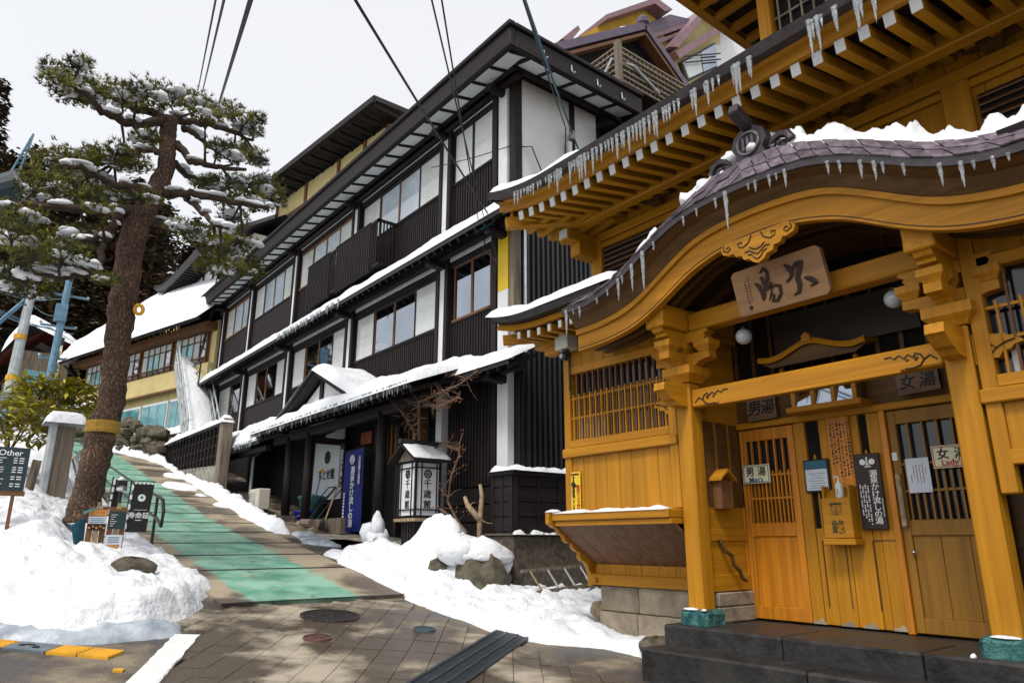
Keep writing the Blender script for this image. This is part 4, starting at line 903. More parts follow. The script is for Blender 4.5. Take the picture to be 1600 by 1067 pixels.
for i, (a, b) in enumerate(bays):
    ip('window_recess', 'void', Bx(8.09, 8.118, a, b, 9.3, 10.7)); ip('window_recess', 'void', Bx(8.09, 8.118, a, b, 6.0, 7.45))
    pat3 = 'pg' if i == 0 else ('pgg' if i == 4 else 'pggp'); pat2 = 'gg' if i == 0 else ('pg' if i == 4 else 'pggp')
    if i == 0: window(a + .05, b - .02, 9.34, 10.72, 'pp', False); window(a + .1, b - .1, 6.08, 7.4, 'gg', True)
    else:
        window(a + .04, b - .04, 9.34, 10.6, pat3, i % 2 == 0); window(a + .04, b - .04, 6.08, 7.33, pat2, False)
    ip('head_strip', 'white_paint', Bx(7.96, 8.05, a, b, 10.76, 10.86)); ip('head_strip', 'white_paint', Bx(7.96, 8.05, a, b, 7.5, 7.6))
    ip('head_beam', DY, Bx(7.97, 8.11, a, b, 10.62, 10.75)); ip('head_beam', DY, Bx(7.97, 8.11, a, b, 7.345, 7.49))
    if i < 3: slats(a, b, 8.25, 9.31, 8.0); slats(a, b, 5.02, 6.05, 8.0)
    else:
        ip('panel', DZ, Bx(8.0, 8.06, a, b, 8.25, 9.33)); ip('panel', DZ, Bx(8.0, 8.06, a, b, 5.02, 6.06))
        for z in (9.33, 6.06): ip('slat_cap', DY, Bx(7.98, 8.06, a, b, z, z + .025))
# balcony screens on the third floor
bal = ip('balcony', DY, Bx(7.55, 8.0, 14.9, 19.3, 8.2, 8.28))
for a, b in ((15.3, 17.35), (17.75, 19.3)):
    slats(a, b, 8.1, 9.42, 7.5, .1, bal)
for a in (15.0, 17.45):
    for k in range(4): ip('rail_post', DZ, Bx(7.52, 7.55, a + k * .09, a + k * .09 + .03, 8.28, 9.35), bal)
for a in (14.9, 17.35): ip('hand_rail', DY, Bx(7.5, 7.56, a, a + .4, 9.35, 9.42), bal)
for k in range(5): ip('rail_post', DZ, Bx(7.58 + k * .09, 7.61 + k * .09, 14.92, 14.95, 8.28, 9.35), bal)
ip('hand_rail', DX, Bx(7.5, 8.0, 14.9, 14.96, 9.355, 9.42), bal)
# ledges with little rafters
def ledge(z_out, z_in, ya, yb, nm):
    r = ip(nm, 'roof_black', MB().strip([[(7.33, y, z_out) for y in (ya, yb)], [(7.33, y, z_out + .1) for y in (ya, yb)], [(8.0, y, z_in) for y in (ya, yb)]]).strip([[(7.36, y, z_out + .02) for y in (ya, yb)], [(8.0, y, z_in - .1) for y in (ya, yb)]]))
    mb = MB(); n = int((yb - ya) / .3)
    for k in range(n): y = ya + .1 + k * .3; mb.beam((7.38, y, z_out - .02), (8.0, y, z_in - .16), .06, .08)
    ip('ledge_rafters', DX, mb, r, kind='stuff')
    ip('ledge_beam', DY, Bx(7.72, 7.86, ya + .2, yb, z_out + .02, z_out + .16), r)
    for y in [10.3] + YC:
        if y < yb: ip('beam_end', DX, Bx(7.5, 8.0, y - .1, y + .1, z_out - .12, z_out + .02, c=.03), r)
ledge(7.5, 8.2, 9.5, 29.4, 'third_floor_ledge'); ledge(4.55, 4.98, 9.35, 12.3, 'second_floor_ledge')
# eave
EX, EY = 7.15, 9.1
ev = ip('eave', DY, Bx(EX, EX + .14, EY, 29.9, 10.8, 11.22, c=.02)); ip('eave_moulding', DY, Bx(EX - .06, EX + .1, EY - .06, 29.9, 11.225, 11.33, c=.02), ev)
ip('eave_fascia', DX, Bx(EX + .145, 10.95, EY, EY + .14, 10.8, 11.22, c=.02), ev); ip('eave_moulding', DX, Bx(EX + .105, 10.95, EY - .06, EY + .1, 11.225, 11.33, c=.02), ev)
ip('roof', 'roof_black', MB().add([(EX, EY, 11.34), (EX, 30, 11.34), (11, 30, 11.5), (11, EY, 11.36), (15, 30, 11.4), (15, EY, 11.3)], [(0, 1, 2, 3), (3, 2, 4, 5)]))
n = 33; st = (29.8 - EY - .2) / n
for k in range(n):
    y = EY + .2 + k * st; ip('soffit_panel', 'soffit', MB().add([(EX + .14, y + .03, 10.84), (EX + .14, y + st - .03, 10.84), (7.7, y + st - .03, 10.93), (7.7, y + .03, 10.93)], [(0, 1, 2, 3)]), ev)
    ip('soffit_bar', DX, MB().beam((EX + .14, y, 10.82), (7.7, y, 10.91), .05, .05), ev)
ip('soffit_rail', DY, Bx(7.7, 7.78, EY + .6, 29.8, 10.88, 11.02), ev)
for k in range(5):
    x = 7.75 + k * .62; ip('soffit_panel', 'soffit', MB().add([(x + .03, EY + .14, 10.86), (x + .59, EY + .14, 10.86), (x + .59, 9.75, 11.0), (x + .03, 9.75, 11.0)], [(0, 1, 2, 3)]), ev); ip('soffit_bar', DY, MB().beam((x, EY + .14, 10.84), (x, 9.75, 10.99), .06, .06), ev)
ip('soffit_panel', 'soffit', MB().add([(EX + .14, EY + .14, 10.86), (7.72, EY + .14, 10.86), (7.72, 9.7, 11.03), (EX + .14, 9.3, 10.86)], [(0, 1, 2, 3)]), ev)
ip('hip_bar', DX, MB().beam((EX + .1, EY + .1, 10.85), (8.0, 10.0, 11.1), .07, .07), ev)
ip('soffit_rail', DX, Bx(7.7, 10.9, 9.72, 9.84, 10.92, 11.04), ev)
mb = MB()
for k in range(62): y = 9.9 + k * .318; mb.beam((7.78, y, 10.93), (8.05, y, 11.02), .07, .09)
ip('eave_rafters', DX, mb, ev, kind='stuff')
ip('eave_log', DY, MB().tube([(7.92, 9.75, 10.85), (7.92, 29.6, 10.85)], .08, 10), smooth=True)
for y in [10.35] + YC: ip('beam_end', DX, MB().tube([(7.55, y, 10.72), (8.05, y, 10.72)], .09, 10), ev)
# near gable end: white plaster above, black corrugated below
ip('gable_plaster', 'plaster', Bx(8.17, 9.52, Y0 - .0, Y0 + .06, 7.6, 11.1)); ip('gable_plaster', 'plaster', Bx(9.66, 10.35, Y0, Y0 + .06, 7.6, 11.1)); ip('gable_post', DZ, Bx(9.53, 9.65, Y0 - .04, Y0 + .06, 7.6, 11.1)); ip('gable_post', DZ, Bx(10.36, 10.5, Y0 - .04, Y0 + .06, 7.6, 10.6)); ip('gable_rail', DX, Bx(8.16, 10.5, Y0 - .05, Y0 + .05, 10.98, 11.12))
mb = MB()
for k in range(30): x = 8.25 + k * .13; mb.box(x, x + .05, 9.94, 9.985, 1.7, 7.65)
ip('side_cladding', 'black', Bx(8.16, 13, 9.985, 10.03, .6, 7.7)); ip('side_battens', 'black_metal', mb, kind='stuff')
# lower side wing behind with its own eave
ip('wing_wall', 'cream', Bx(10.6, 14, 10.2, 13, 7, 9.9)); ip('wing_rail', 'brown_wood_x', Bx(10.55, 14, 10.1, 10.2, 9.25, 9.45)); ip('wing_eave', 'brown_wood_x', Bx(10.5, 14, 9.3, 9.44, 10.1, 10.34)); ip('wing_eave', DX, Bx(10.42, 14, 9.2, 9.36, 10.345, 10.45)); ip('wing_soffit', 'soffit', Bx(10.55, 14, 9.44, 10.2, 10.08, 10.14)); ip('wing_roof', 'roof_black', MB().add([(10.4, 9.2, 10.46), (14, 9.2, 10.46), (14, 12, 11.2), (10.4, 12, 11.2)], [(0, 1, 2, 3)])); ip('wing_cap', DX, Bx(10.36, 10.5, 9.15, 10.2, 10.0, 10.3))
# plinth and timber meter cupboard at the corner
ip('plinth', 'stone_plinth', Bx(7.5, 9.7, 9.45, 10.2, .3, 1.68, c=.02)); ip('plinth_cap', 'stone_plinth', Bx(7.46, 9.7, 9.42, 10.2, 1.685, 1.72))
cb = ip('cupboard', DZ, Bx(7.58, 9.6, 9.52, 10.12, 1.725, 2.68))
ip('cupboard_top', DX, Bx(7.5, 9.7, 9.45, 10.18, 2.68, 2.76, c=.01), cb)
for y in (9.54, 9.8, 10.06): ip('cupboard_stile', DZ, Bx(7.55, 7.58, y, y + .05, 1.73, 2.67), cb)
for z in (1.75, 2.0, 2.25, 2.5): ip('cupboard_board', DY, Bx(7.562, 7.58, 9.59, 10.06, z, z + .22, c=.006), cb)
for k in range(5): ip('cupboard_stile', DZ, Bx(7.6 + k * .48, 7.65 + k * .48, 9.49, 9.52, 1.73, 2.67), cb)
for z in (1.75, 2.0, 2.25, 2.5): ip('cupboard_board', DX, Bx(7.66, 9.58, 9.502, 9.52, z, z + .22, c=.006), cb)
# ground floor wall
slats(10.72, 12.3, 2.6, 4.75, 8.03, .1)
for k in range(3): ip('low_board', DY, Bx(8.0, 8.06, 10.7, 12.34, 1.62 + k * .32, 1.92 + k * .32, c=.01))
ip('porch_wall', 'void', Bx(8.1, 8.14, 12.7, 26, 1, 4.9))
# porch
PR = ip('porch', DY, Bx(6.95, 7.15, 11.3, 19.4, 4.12, 4.34, c=.02))
def pp(n, m, mb, **k): return ip(n, m, mb, PR, **k)
for y in (13.23, 16.97, 18.25):
    z = 1.72 if y < 15 else 1.95
    pp('porch_post', DZ, MB().tube([(7.02, y, z + .1), (7.02, y, 4.2)], .11, 12), smooth=True); pp('post_stone', 'stone_block', MB().lathe([(.2, 0), (.2, .1), (.16, .16)], (7.02, y, z - .05), 12))
pp('porch_roof', 'roof_black', MB().strip([[(6.42, y, 4.3) for y in (11.05, 19.45)], [(6.36, y, 4.38) for y in (11.05, 19.45)], [(8.0, y, 5.02) for y in (11.05, 19.45)]]).strip([[(6.42, y, 4.3) for y in (11.05, 19.45)], [(8.0, y, 4.85) for y in (11.05, 19.45)]]))
mb = MB()
for k in range(28): y = 11.15 + k * .3; mb.beam((6.45, y, 4.27), (8.0, y, 4.8), .07, .09)
pp('porch_rafters', DX, mb, kind='stuff')
pp('porch_tie', DX, Bx(7.05, 8.1, 13.15, 13.3, 3.95, 4.1)); pp('porch_tie', DX, Bx(7.05, 8.1, 16.9, 17.05, 3.95, 4.1))
pp('dormer_face', 'white_paint', MB().prism([(14.3, 4.62), (17.3, 4.62), (15.8, 5.3)], 'x', 6.75, 6.8)); 
for s_ in (-1, 1):
    pp('dormer_barge', DY, MB().beam((6.62, 15.8, 5.44), (6.62, 15.8 + s_ * 2.05, 4.52), .1, .2, (1, 0, 0))); pp('dormer_roof', 'roof_black', MB().add([(6.5, 15.8, 5.5), (6.5, 15.8 + s_ * 2.15, 4.52), (7.7, 15.8 + s_ * 2.15, 4.8), (8.0, 15.8, 5.5)], [(0, 1, 2, 3)]))
pp('dormer_king_post', DZ, Bx(6.7, 6.75, 15.72, 15.88, 4.62, 5.3)); pp('dormer_beam', DY, Bx(6.66, 6.76, 14.0, 17.6, 4.5, 4.62))
ip('porch_floor', 'concrete', MB().add([(6.6, 12.6, 1.55), (8.1, 12.6, 1.55), (8.1, 21, 2.1), (6.6, 21, 2.1), (6.6, 12.6, .9), (8.1, 12.6, .9), (8.1, 21, 1.5), (6.6, 21, 1.5)], [(0, 1, 2, 3), (0, 4, 5, 1), (0, 3, 7, 4)]))
ip('porch_step', 'concrete', Bx(6.25, 6.6, 12.4, 14.6, 1.0, 1.38, c=.03)); ip('stone_sill', 'stone_block', Bx(6.6, 6.85, 12.5, 14.9, 1.4, 1.66, c=.03))
# low entrance wall between posts and interior hints
ip('dado', DY, Bx(7.95, 8.05, 16.2, 19.5, 2.0, 2.6)); ip('entrance_post', DZ, Bx(7.85, 8.0, 15.05, 15.2, 1.7, 4.3)); ip('entrance_post', DZ, Bx(7.85, 8.0, 14.0, 14.12, 1.7, 4.3)); ip('entrance_post', 'brown_wood_z', Bx(7.8, 8.0, 13.0, 13.1, 1.7, 4.3))
for k in range(9): ip('entrance_bar', 'brown_wood_z', Bx(8.0, 8.05, 13.2 + k * .2, 13.25 + k * .2, 3.4, 4.2))
# lower roof left of the porch
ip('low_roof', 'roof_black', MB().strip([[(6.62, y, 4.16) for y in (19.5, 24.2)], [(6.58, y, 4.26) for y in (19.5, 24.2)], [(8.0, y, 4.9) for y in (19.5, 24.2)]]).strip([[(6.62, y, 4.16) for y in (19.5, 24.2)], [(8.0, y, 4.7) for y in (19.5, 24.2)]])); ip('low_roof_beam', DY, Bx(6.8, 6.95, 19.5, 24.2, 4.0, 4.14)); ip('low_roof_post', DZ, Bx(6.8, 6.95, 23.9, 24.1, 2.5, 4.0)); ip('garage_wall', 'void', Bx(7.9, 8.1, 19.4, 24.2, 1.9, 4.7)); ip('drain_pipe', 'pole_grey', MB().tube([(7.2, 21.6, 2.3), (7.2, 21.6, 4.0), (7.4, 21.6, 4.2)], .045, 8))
# conduits at the corner
def cable(name, pts, r, m, lab, grp=None, sag=0., parent=None, n=14):
    P = []
    for i in range(len(pts) - 1):
        a, b = Vector(pts[i]), Vector(pts[i + 1])
        for k in range(n): t = k / n; P.append(a.lerp(b, t) - Vector((0, 0, sag * 4 * t * (1 - t))))
    P.append(Vector(pts[-1]))
    return MB().tube(P, r, 5).build(name, m, parent, label=lab, cat='cable', group=grp)
# insulator cluster
t = thing('insulator_bracket', 'blue iron bracket with insulators where the wires meet the inn corner', 'bracket', (7.85, 10.55, 7.55))
for k in range(3): MB().lathe([(.03, 0), (.05, .03), (.03, .06), (.05, .09), (.03, .12)], (7.7, 10.4 + k * .2, 7.72 - k * .04), 8).build('insulator', 'black', t)
Bx(7.68, 8.0, 10.3, 10.36, 7.6, 7.66).build('arm', 'wire_blue', t); Bx(7.66, 7.72, 10.3, 10.95, 7.66, 7.71).build('cross_arm', 'wire_blue', t)
MB().tube([(7.7, 10.4, 7.6), (7.66, 10.3, 7.2), (7.75, 10.25, 6.9), (7.8, 10.4, 6.75)], .012, 5).build('loop_wire', 'wire', t); MB().tube([(7.7, 10.6, 7.6), (7.6, 10.5, 7.1), (7.7, 10.2, 6.8), (7.75, 10.3, 6.6)], .012, 5).build('loop_wire', 'wire', t)
t = thing('service_mast', 'white conduit mast with cable loops on the inn\'s plaster gable end', 'conduit', (9.45, 9.9, 8))
MB().tube([(9.42, 9.9, 7.7), (9.42, 9.9, 9.9)], .06, 8).build('conduit', 'white_paint', t); MB().lathe([(.05, 0), (.07, .05), (.05, .1), (.07, .15), (.03, .2)], (9.5, 9.88, 10.0), 8).build('insulator', 'pole_grey', t)
MB().tube([(9.5, 9.88, 10.1), (9.7, 9.85, 9.7), (9.95, 9.85, 9.5), (10.2, 9.9, 9.55)], .02, 5).build('loop_wire', 'wire_blue', t); MB().tube([(8.1, 9.9, 9.3), (8.35, 9.9, 9.4), (8.6, 9.88, 8.9), (9.0, 9.88, 8.75), (9.25, 9.88, 9.2), (9.3, 9.88, 10.2)], .014, 5).build('loop_wire', 'wire', t); MB().tube([(9.5, 9.88, 9.1), (9.7, 9.86, 9.0), (9.95, 9.88, 8.6)], .02, 5).build('loop_wire', 'wire', t)
# icicle hooks on fascia
for k in range(4): MB().tube([(8.0 + k * .75, 9.085, 11.05), (8.0 + k * .75, 9.07, 10.9), (8.05 + k * .75, 9.05, 10.87), (8.08 + k * .75, 9.06, 10.92)], .018, 5).build('gutter_hook', 'steel', INN)

# ================================================================== things at the inn
t = thing('lantern_sign', 'white paper lantern sign with black characters under a small snowy gable roof', 'lantern', (7.08, 11.78, 1.5))
LX0, LX1, LY0, LY1 = 6.8, 7.36, 11.45, 12.1
Bx(LX0 + .03, LX1 - .03, LY0 + .03, LY1 - .03, 2.05, 3.0).build('paper_box', 'lantern_paper', t)
for x in (LX0, LX1 - .04):
    for y in (LY0, LY1 - .04): Bx(x, x + .04, y, y + .04, 2.0, 3.05).build('corner_post', DZ, t)
for z in (2.0, 2.14, 2.90, 3.02):
    for x in (LX0 + .005, LX1 - .035): Bx(x, x + .03, LY0 + .04, LY1 - .04, z, z + .022).build('rail', DY, t)
    for y in (LY0 + .005, LY1 - .035): Bx(LX0 + .04, LX1 - .04, y, y + .03, z, z + .022).build('rail', DX, t)
for k in (.12, .5): 
    Bx(LX0 + .01, LX0 + .03, LY0 + .04 + k, LY0 + .055 + k, 2.02, 3.02).build('muntin', DZ, t); Bx(LX0 + .035 + k * .86, LX0 + .05 + k * .86, LY0 + .01, LY0 + .03, 2.02, 3.02).build('muntin', DZ, t)
Bx(LX0 - .04, LX1 + .04, LY0 - .04, LY1 + .04, 1.94, 1.995, c=.01).build('base_tray', 'log_end', t); Bx(LX0 + .08, LX1 - .08, LY0 + .08, LY1 - .08, 1.1, 1.94).build('pedestal', DZ, t)
for k in range(5): Bx(LX0 + .06, LX0 + .08, LY0 + .1 + k * .1, LY0 + .14 + k * .1, 1.2, 1.93).build('pedestal_slat', DZ, t)
yc = (LY0 + LY1) / 2
for s_ in (-1, 1):
    MB().add([(LX0 - .15, yc, 3.38), (LX1 + .15, yc, 3.38), (LX1 + .15, yc + s_ * .5, 3.05), (LX0 - .15, yc + s_ * .5, 3.05), (LX0 - .15, yc, 3.33), (LX1 + .15, yc, 3.33), (LX1 + .15, yc + s_ * .5, 3.0), (LX0 - .15, yc + s_ * .5, 3.0)], [(0, 1, 2, 3), (4, 5, 6, 7), (0, 3, 7, 4), (1, 2, 6, 5), (3, 2, 6, 7)]).build('roof_slope', DX, t)
MB().tube([(LX0 - .18, yc, 3.41), (LX1 + .18, yc, 3.41)], .05, 8).build('roof_ridge', 'copper_dark', t); MB().prism([(yc - .3, 3.04), (yc + .3, 3.04), (yc, 3.3)], 'x', LX0 - .02, LX0).build('gable_panel', 'grey_wood', t)
RY = Matrix(((1, 0, 0), (0, 0, -1), (0, 1, 0)))     # text on a wall that looks towards -Y
for i, c in enumerate('千歳館'):
    text(c, .17, 'ink', t, (LX0 + .026, yc, 2.62 - i * .185), off=.003); text(c, .17, 'ink', t, ((LX0 + LX1) / 2, LY0 + .026, 2.62 - i * .185), RY, off=.003)
def crest(fn, r=.075):
    o = [fn(r * math.cos(k * .3142), r * math.sin(k * .3142)) for k in range(21)]; MB().tube(o, .010, 5, False).build('crest', 'ink', t)
    for k in range(6):
        a = k * math.pi / 3; MB().tube([fn(.012 * math.cos(a), .012 * math.sin(a)), fn(r * .5 * math.cos(a), r * .5 * math.sin(a)), fn(r * .8 * math.cos(a + .3), r * .8 * math.sin(a + .3)), fn(r * .8 * math.cos(a - .3), r * .8 * math.sin(a - .3)), fn(r * .5 * math.cos(a), r * .5 * math.sin(a))], .010, 4).build('crest', 'ink', t)
crest(lambda a, b: (LX0 + .026, yc + a, 2.8 + b)); crest(lambda a, b: ((LX0 + LX1) / 2 + a, LY0 + .026, 2.8 + b))
# white cloth board with crest
t = thing('white_banner', 'white cloth hanging with a black round crest behind the porch posts', 'banner', (7.93, 17.9, 2.6))
MB().prism([(18.75, 2.62), (16.95, 2.62), (16.95, 4.5), (17.15, 4.52), (17.15, 4.42), (17.3, 4.42), (17.6, 4.36), (18.05, 4.34), (18.15, 4.2), (18.7, 4.2)], 'x', 7.9, 7.93).build('cloth', 'white_cloth', t)
MB().prism([(17.85 + .17 * math.cos(k * .314), 3.72 + .17 * math.sin(k * .314)) for k in range(20)], 'x', 7.885, 7.9).build('crest', 'ink', t); text('ちとせ館', .3, 'ink', t, (7.888, 17.85, 3.28), off=.014, scl=(.85, 1, 1))
t = thing('black_post_sign', 'narrow black post sign with white characters between the white cloth and blue banner', 'sign', (7.8, 16.75, 3))
Bx(7.78, 7.84, 16.62, 16.86, 2.95, 4.0).build('board', 'black', t); text('源泉かけ流し', .17, 'white_ink', t, (7.776, 16.74, 3.42), vert=True, off=.003, scl=(1, .85, 1))
t = thing('blue_banner', 'tall blue cloth banner with white vertical brush characters hanging at the entrance', 'banner', (7.6, 15.7, 1.8))
ys_ = np.linspace(15.18, 16.15, 14); zs_ = np.linspace(1.78, 3.68, 16)
MB().strip([[(7.6 + .025 * math.sin(y * 9 + z * 1.3) * (1 - (z - 1.78) / 2.2), y, z + .02 * math.sin(y * 3)) for y in ys_] for z in zs_]).build('cloth', 'blue_cloth', t, True)
text('源泉かけ流しの湯', .19, 'white_ink', t, (7.565, 15.63, 2.6), vert=True, off=.004, scl=(1.25, 1, 1)); text('山形蔵王温泉', .12, 'white_ink', t, (7.565, 15.3, 3.2), vert=True, off=.001); [Bx(7.56, 7.565, 15.98, 16.05, 1.9 + k * .075, 1.95 + k * .075).build('small_text', 'white_ink', t) for k in range(11)]
MB().tube([(7.565, 15.68 + .1 * math.cos(k * .42), 3.46 + .1 * math.sin(k * .42)) for k in range(16)], .018, 5, False).build('emblem', 'white_ink', t)
for k in range(3): MB().tube([(7.565, 15.63 + .05 * k, 3.4), (7.565, 15.65 + .05 * k, 3.46), (7.565, 15.63 + .05 * k, 3.53)], .014, 5).build('emblem', 'white_ink', t)
MB().tube([(7.6, 15.1, 3.7), (7.6, 16.25, 3.7)], .015, 6).build('rod', 'black', t)
t = thing('red_lamp_plate', 'small dark red plate above the blue banner', 'sign', (7.9, 15.6, 4)); Bx(7.88, 7.92, 15.4, 15.95, 3.85, 4.15, c=.01).build('plate', 'rust_red', t)
# AC unit, bin, bucket, snow scoops, shovel, logs
t = thing('ac_unit', 'cream outdoor air conditioner unit standing left of the porch posts', 'air conditioner', (6.4, 18.6, 2.2))
Bx(6.3, 6.6, 18.25, 18.95, 2.36, 2.88, c=.02).build('casing', 'ac_cream', t); MB().tube([(6.29, 18.7 + .17 * math.cos(k * .35), 2.62 + .17 * math.sin(k * .35)) for k in range(19)], .014, 5, False).build('fan_ring', 'pole_grey', t)
for k in range(6): Bx(6.288, 6.3, 18.5, 18.9, 2.46 + k * .06, 2.472 + k * .06).build('grille_bar', 'pole_grey', t)
for y in (18.32, 18.8): Bx(6.32, 6.58, y, y + .07, 2.2, 2.36).build('foot', 'black', t)
t = thing('blue_bucket', 'bright blue plastic bucket between the porch posts', 'bucket', (7.3, 17.75, 1.95))
MB().lathe([(.17, 0), (.24, .36), (.26, .37), (.26, .4), (.22, .4), (.16, .04)], (7.3, 17.7, 1.92), 18).build('tub', 'blue_plastic', t, True); MB().tube([(7.3, 17.46, 2.28), (7.1, 17.5, 2.2), (7.05, 17.7, 2.15), (7.1, 17.9, 2.2), (7.3, 17.94, 2.28)], .01, 5).build('handle', 'steel', t)
t = thing('garbage_bin', 'teal plastic bin with lid behind the blue bucket', 'bin', (7.6, 18.0, 2)); MB().lathe([(.26, 0), (.3, .6), (.33, .62), (.33, .68), (.1, .76), (.02, .76)], (7.6, 18.0, 2.0), 16).build('body', 'bin_green', t, True); MB().lathe([(.35, 0), (.35, .05), (.15, .09)], (7.6, 18.0, 2.66), 16).build('lid', 'bin_green', t)
def scoop(y, lab, tilt):
    t = thing('snow_scoop', lab, 'snow scoop', (7.4, y, 1.8))
    for s_ in (0, .42): MB().tube([(7.2, y + s_, 1.95), (7.5, y + s_ + tilt * .3, 2.5), (7.7, y + s_ + tilt * .55, 2.85)], .016, 6).build('shaft', 'black_metal', t)
    MB().tube([(7.7, y + tilt * .55, 2.85), (7.74, y + .02 + tilt * .55, 2.9), (7.74, y + .4 + tilt * .55, 2.9), (7.7, y + .42 + tilt * .55, 2.85)], .016, 6).build('handle', 'black_metal', t); MB().tube([(7.5, y + tilt * .3, 2.5), (7.5, y + .42 + tilt * .3, 2.5)], .012, 6).build('cross_bar', 'black_metal', t)
    MB().strip([[(6.95 + .1 * k, y - .03, 1.8 + .2 * (k / 3) ** 2) for k in range(4)], [(6.95 + .1 * k, y + .45, 1.8 + .2 * (k / 3) ** 2) for k in range(4)]]).build('pan', 'bin_green', t)
scoop(16.9, 'black tubular snow scoop leaning beside the white cloth', -.9); scoop(17.45, 'black tubular snow scoop leaning next to the blue bucket', -1.0)
t = thing('yellow_handled_shovel', 'blue shafted snow shovel with yellow grip leaning by the teal bin', 'shovel', (7.5, 17.9, 2)); MB().tube([(7.5, 17.75, 2.1), (7.7, 17.75, 3.3)], .02, 6).build('shaft', 'pole_blue', t); MB().tube([(7.7, 17.6, 3.33), (7.72, 17.75, 3.38), (7.7, 17.9, 3.33)], .03, 6).build('grip', 'yellow_sign', t); Bx(7.44, 7.5, 17.58, 17.92, 1.95, 2.3).build('blade', 'pole_grey', t)
t = thing('snow_shovel', 'round dark snow shovel leaning left of the blue banner', 'shovel', (7.2, 15.9, 1.65)); MB().tube([(7.1, 16.0, 2.0), (7.5, 16.15, 3.0)], .02, 6).build('shaft', 'log_end', t)
MB().add([(7.05 + .03 * math.sin(k * .5), 16.0 + .2 * math.cos(k * .5236), 1.86 + .26 * math.sin(k * .5236)) for k in range(12)] + [(7.09, 16.0, 1.87)], [tuple(range(12))] + [(k, (k + 1) % 12, 12) for k in range(12)]).build('blade', 'black_metal', t)
t = thing('log_pile', 'short cut logs lying on the stone sill by the porch', 'logs', (6.8, 16.4, 1.65))
for k, (y, z, L_) in enumerate(((15.9, 1.8, .9), (16.3, 1.78, .7), (16.1, 1.98, .8))): MB().tube([(6.85, y, z), (6.95, y + L_, z + .03)], .1, 9).build('log', 'grey_wood', t)
Bx(7.2, 7.3, 15.3, 17.0, 1.75, 2.1).build('retaining_board', 'grey_wood', t)
for k, (x, y) in enumerate(((6.75, 17.35), (6.72, 17.62))): props(Bx(x, x + .2, y, y + .22, 1.72, 1.95, c=.02).build('concrete_block', 'concrete', None), ('pale concrete block nearer the log pile on the porch edge', 'pale concrete block nearer the blue bucket on the porch edge')[k], 'block')
# ladder lying on its side
t = thing('ladder', 'worn metal ladder lying on its side in the snow by the stone plinth', 'ladder', (7.4, 9.0, .7))
a0, a1, b0, b1 = Vector((7.3, 9.0, 1.14)), Vector((8.84, 9.1, 1.2)), Vector((7.45, 8.85, .82)), Vector((8.95, 8.95, .9))
MB().beam(a0, a1, .03, .05).build('rail', 'grey_wood', t); MB().beam(b0, b1, .04, .07).build('rail', 'grey_wood', t)
for k in range(4): f_ = .12 + k * .25; MB().tube([a0.lerp(a1, f_), b0.lerp(b1, f_)], .016, 6).build('rung', 'log_end' if k == 0 else 'steel', t)
MB().tube([(6.9, 6.95, .72), (7.2, 6.95, .74)], .13, 12).build('log', 'log_end', None, label='short sawn log end resting in the snow by the foundation stones', cat='log')
# ================================================================== BUILDINGS BEHIND
def yprism(poly, y0, y1): return MB().prism(poly, 'y', y0, y1)
# set-back top floor above the inn
PH = thing('set_back_floor', 'cream walled top floor with long dark eave rising behind the inn\'s roof', 'building', (10.2, 24, 11))
dd = Vector((-math.sin(rad(5.3)), math.cos(rad(5.3)), 0)); dn = Vector((dd.y, -dd.x, 0)); PO = Vector((10.55, 18.6, 0))
def pq(s_, n, z): return PO + dd * s_ + dn * n + Vector((0, 0, z))
def pbox(s0, s1, n0, n1, z0, z1): return MB().obox((pq(s0, n0, z0) + pq(s1, n1, z1)) / 2, dd, dn, Vector((0, 0, 1)), abs(s1 - s0) / 2, abs(n1 - n0) / 2, abs(z1 - z0) / 2)
pbox(3.0, 12.4, .9, 6, 11, 17.0).build('wall', 'cream', PH)
for s_ in (3.0, 4.6, 6.6, 9.4, 12.2): pbox(s_, s_ + .2, .84, .9, 11, 17.0).build('wall_post', 'brown_wood_z', PH)
pbox(3.0, 12.4, .85, .9, 15.9, 16.05).build('wall_rail', 'brown_wood_y', PH)
for s_ in (4.3, 6.9, 9.7):
    w = pbox(s_, s_ + 2.1, .8, .86, 14.4, 15.7).build('window', 'roof_black', PH)
    for k in range(2): pbox(s_ + .08 + k * 1.0, s_ + 1.0 + k * 1.0, .78, .8, 14.5, 15.6).build('pane', 'glass' if k else 'paper_pane', w)
    pbox(s_, s_ + 2.1, .5, .54, 14.7, 14.75).build('hand_rail', 'black', w); pbox(s_, s_ + 2.1, .5, .54, 14.3, 14.35).build('hand_rail', 'black', w)
MB().add([pq(2.3, -.3, 17.35), pq(13, -.3, 17.35), pq(13, 3.4, 17.6), pq(2.3, 3.4, 17.6), pq(2.3, 7, 17.2), pq(13, 7, 17.2), pq(2.3, -.3, 17.15), pq(13, -.3, 17.15), pq(13, 3.4, 17.4), pq(2.3, 3.4, 17.4)], [(0, 1, 2, 3), (3, 2, 5, 4), (0, 1, 7, 6), (6, 7, 8, 9), (0, 3, 9, 6)]).build('roof', 'roof_black', PH)
pbox(2.3, 13, -.34, -.2, 17.05, 17.3).build('fascia', 'dark_wood_y', PH)
for k in range(13): pbox(2.4 + k * .8, 2.52 + k * .8, -.2, .9, 16.95, 17.07).build('rafter', 'dark_wood_x', PH)
PK = thing('small_roof_turret', 'small dark roofed turret with pale windows at the far end of the inn\'s eave', 'building', (9.0, 30.5, 11.2))
Bx(8.9, 11.5, 29.5, 33.5, 11, 14.6).build('wall', 'plaster', PK); MB().add([(8.1, 28.9, 14.3), (8.1, 34, 14.3), (10, 34, 15.6), (10, 28.9, 15.6), (12, 28.9, 14.3), (12, 34, 14.3)], [(0, 1, 2, 3), (3, 2, 5, 4)]).build('roof', 'roof_black', PK)
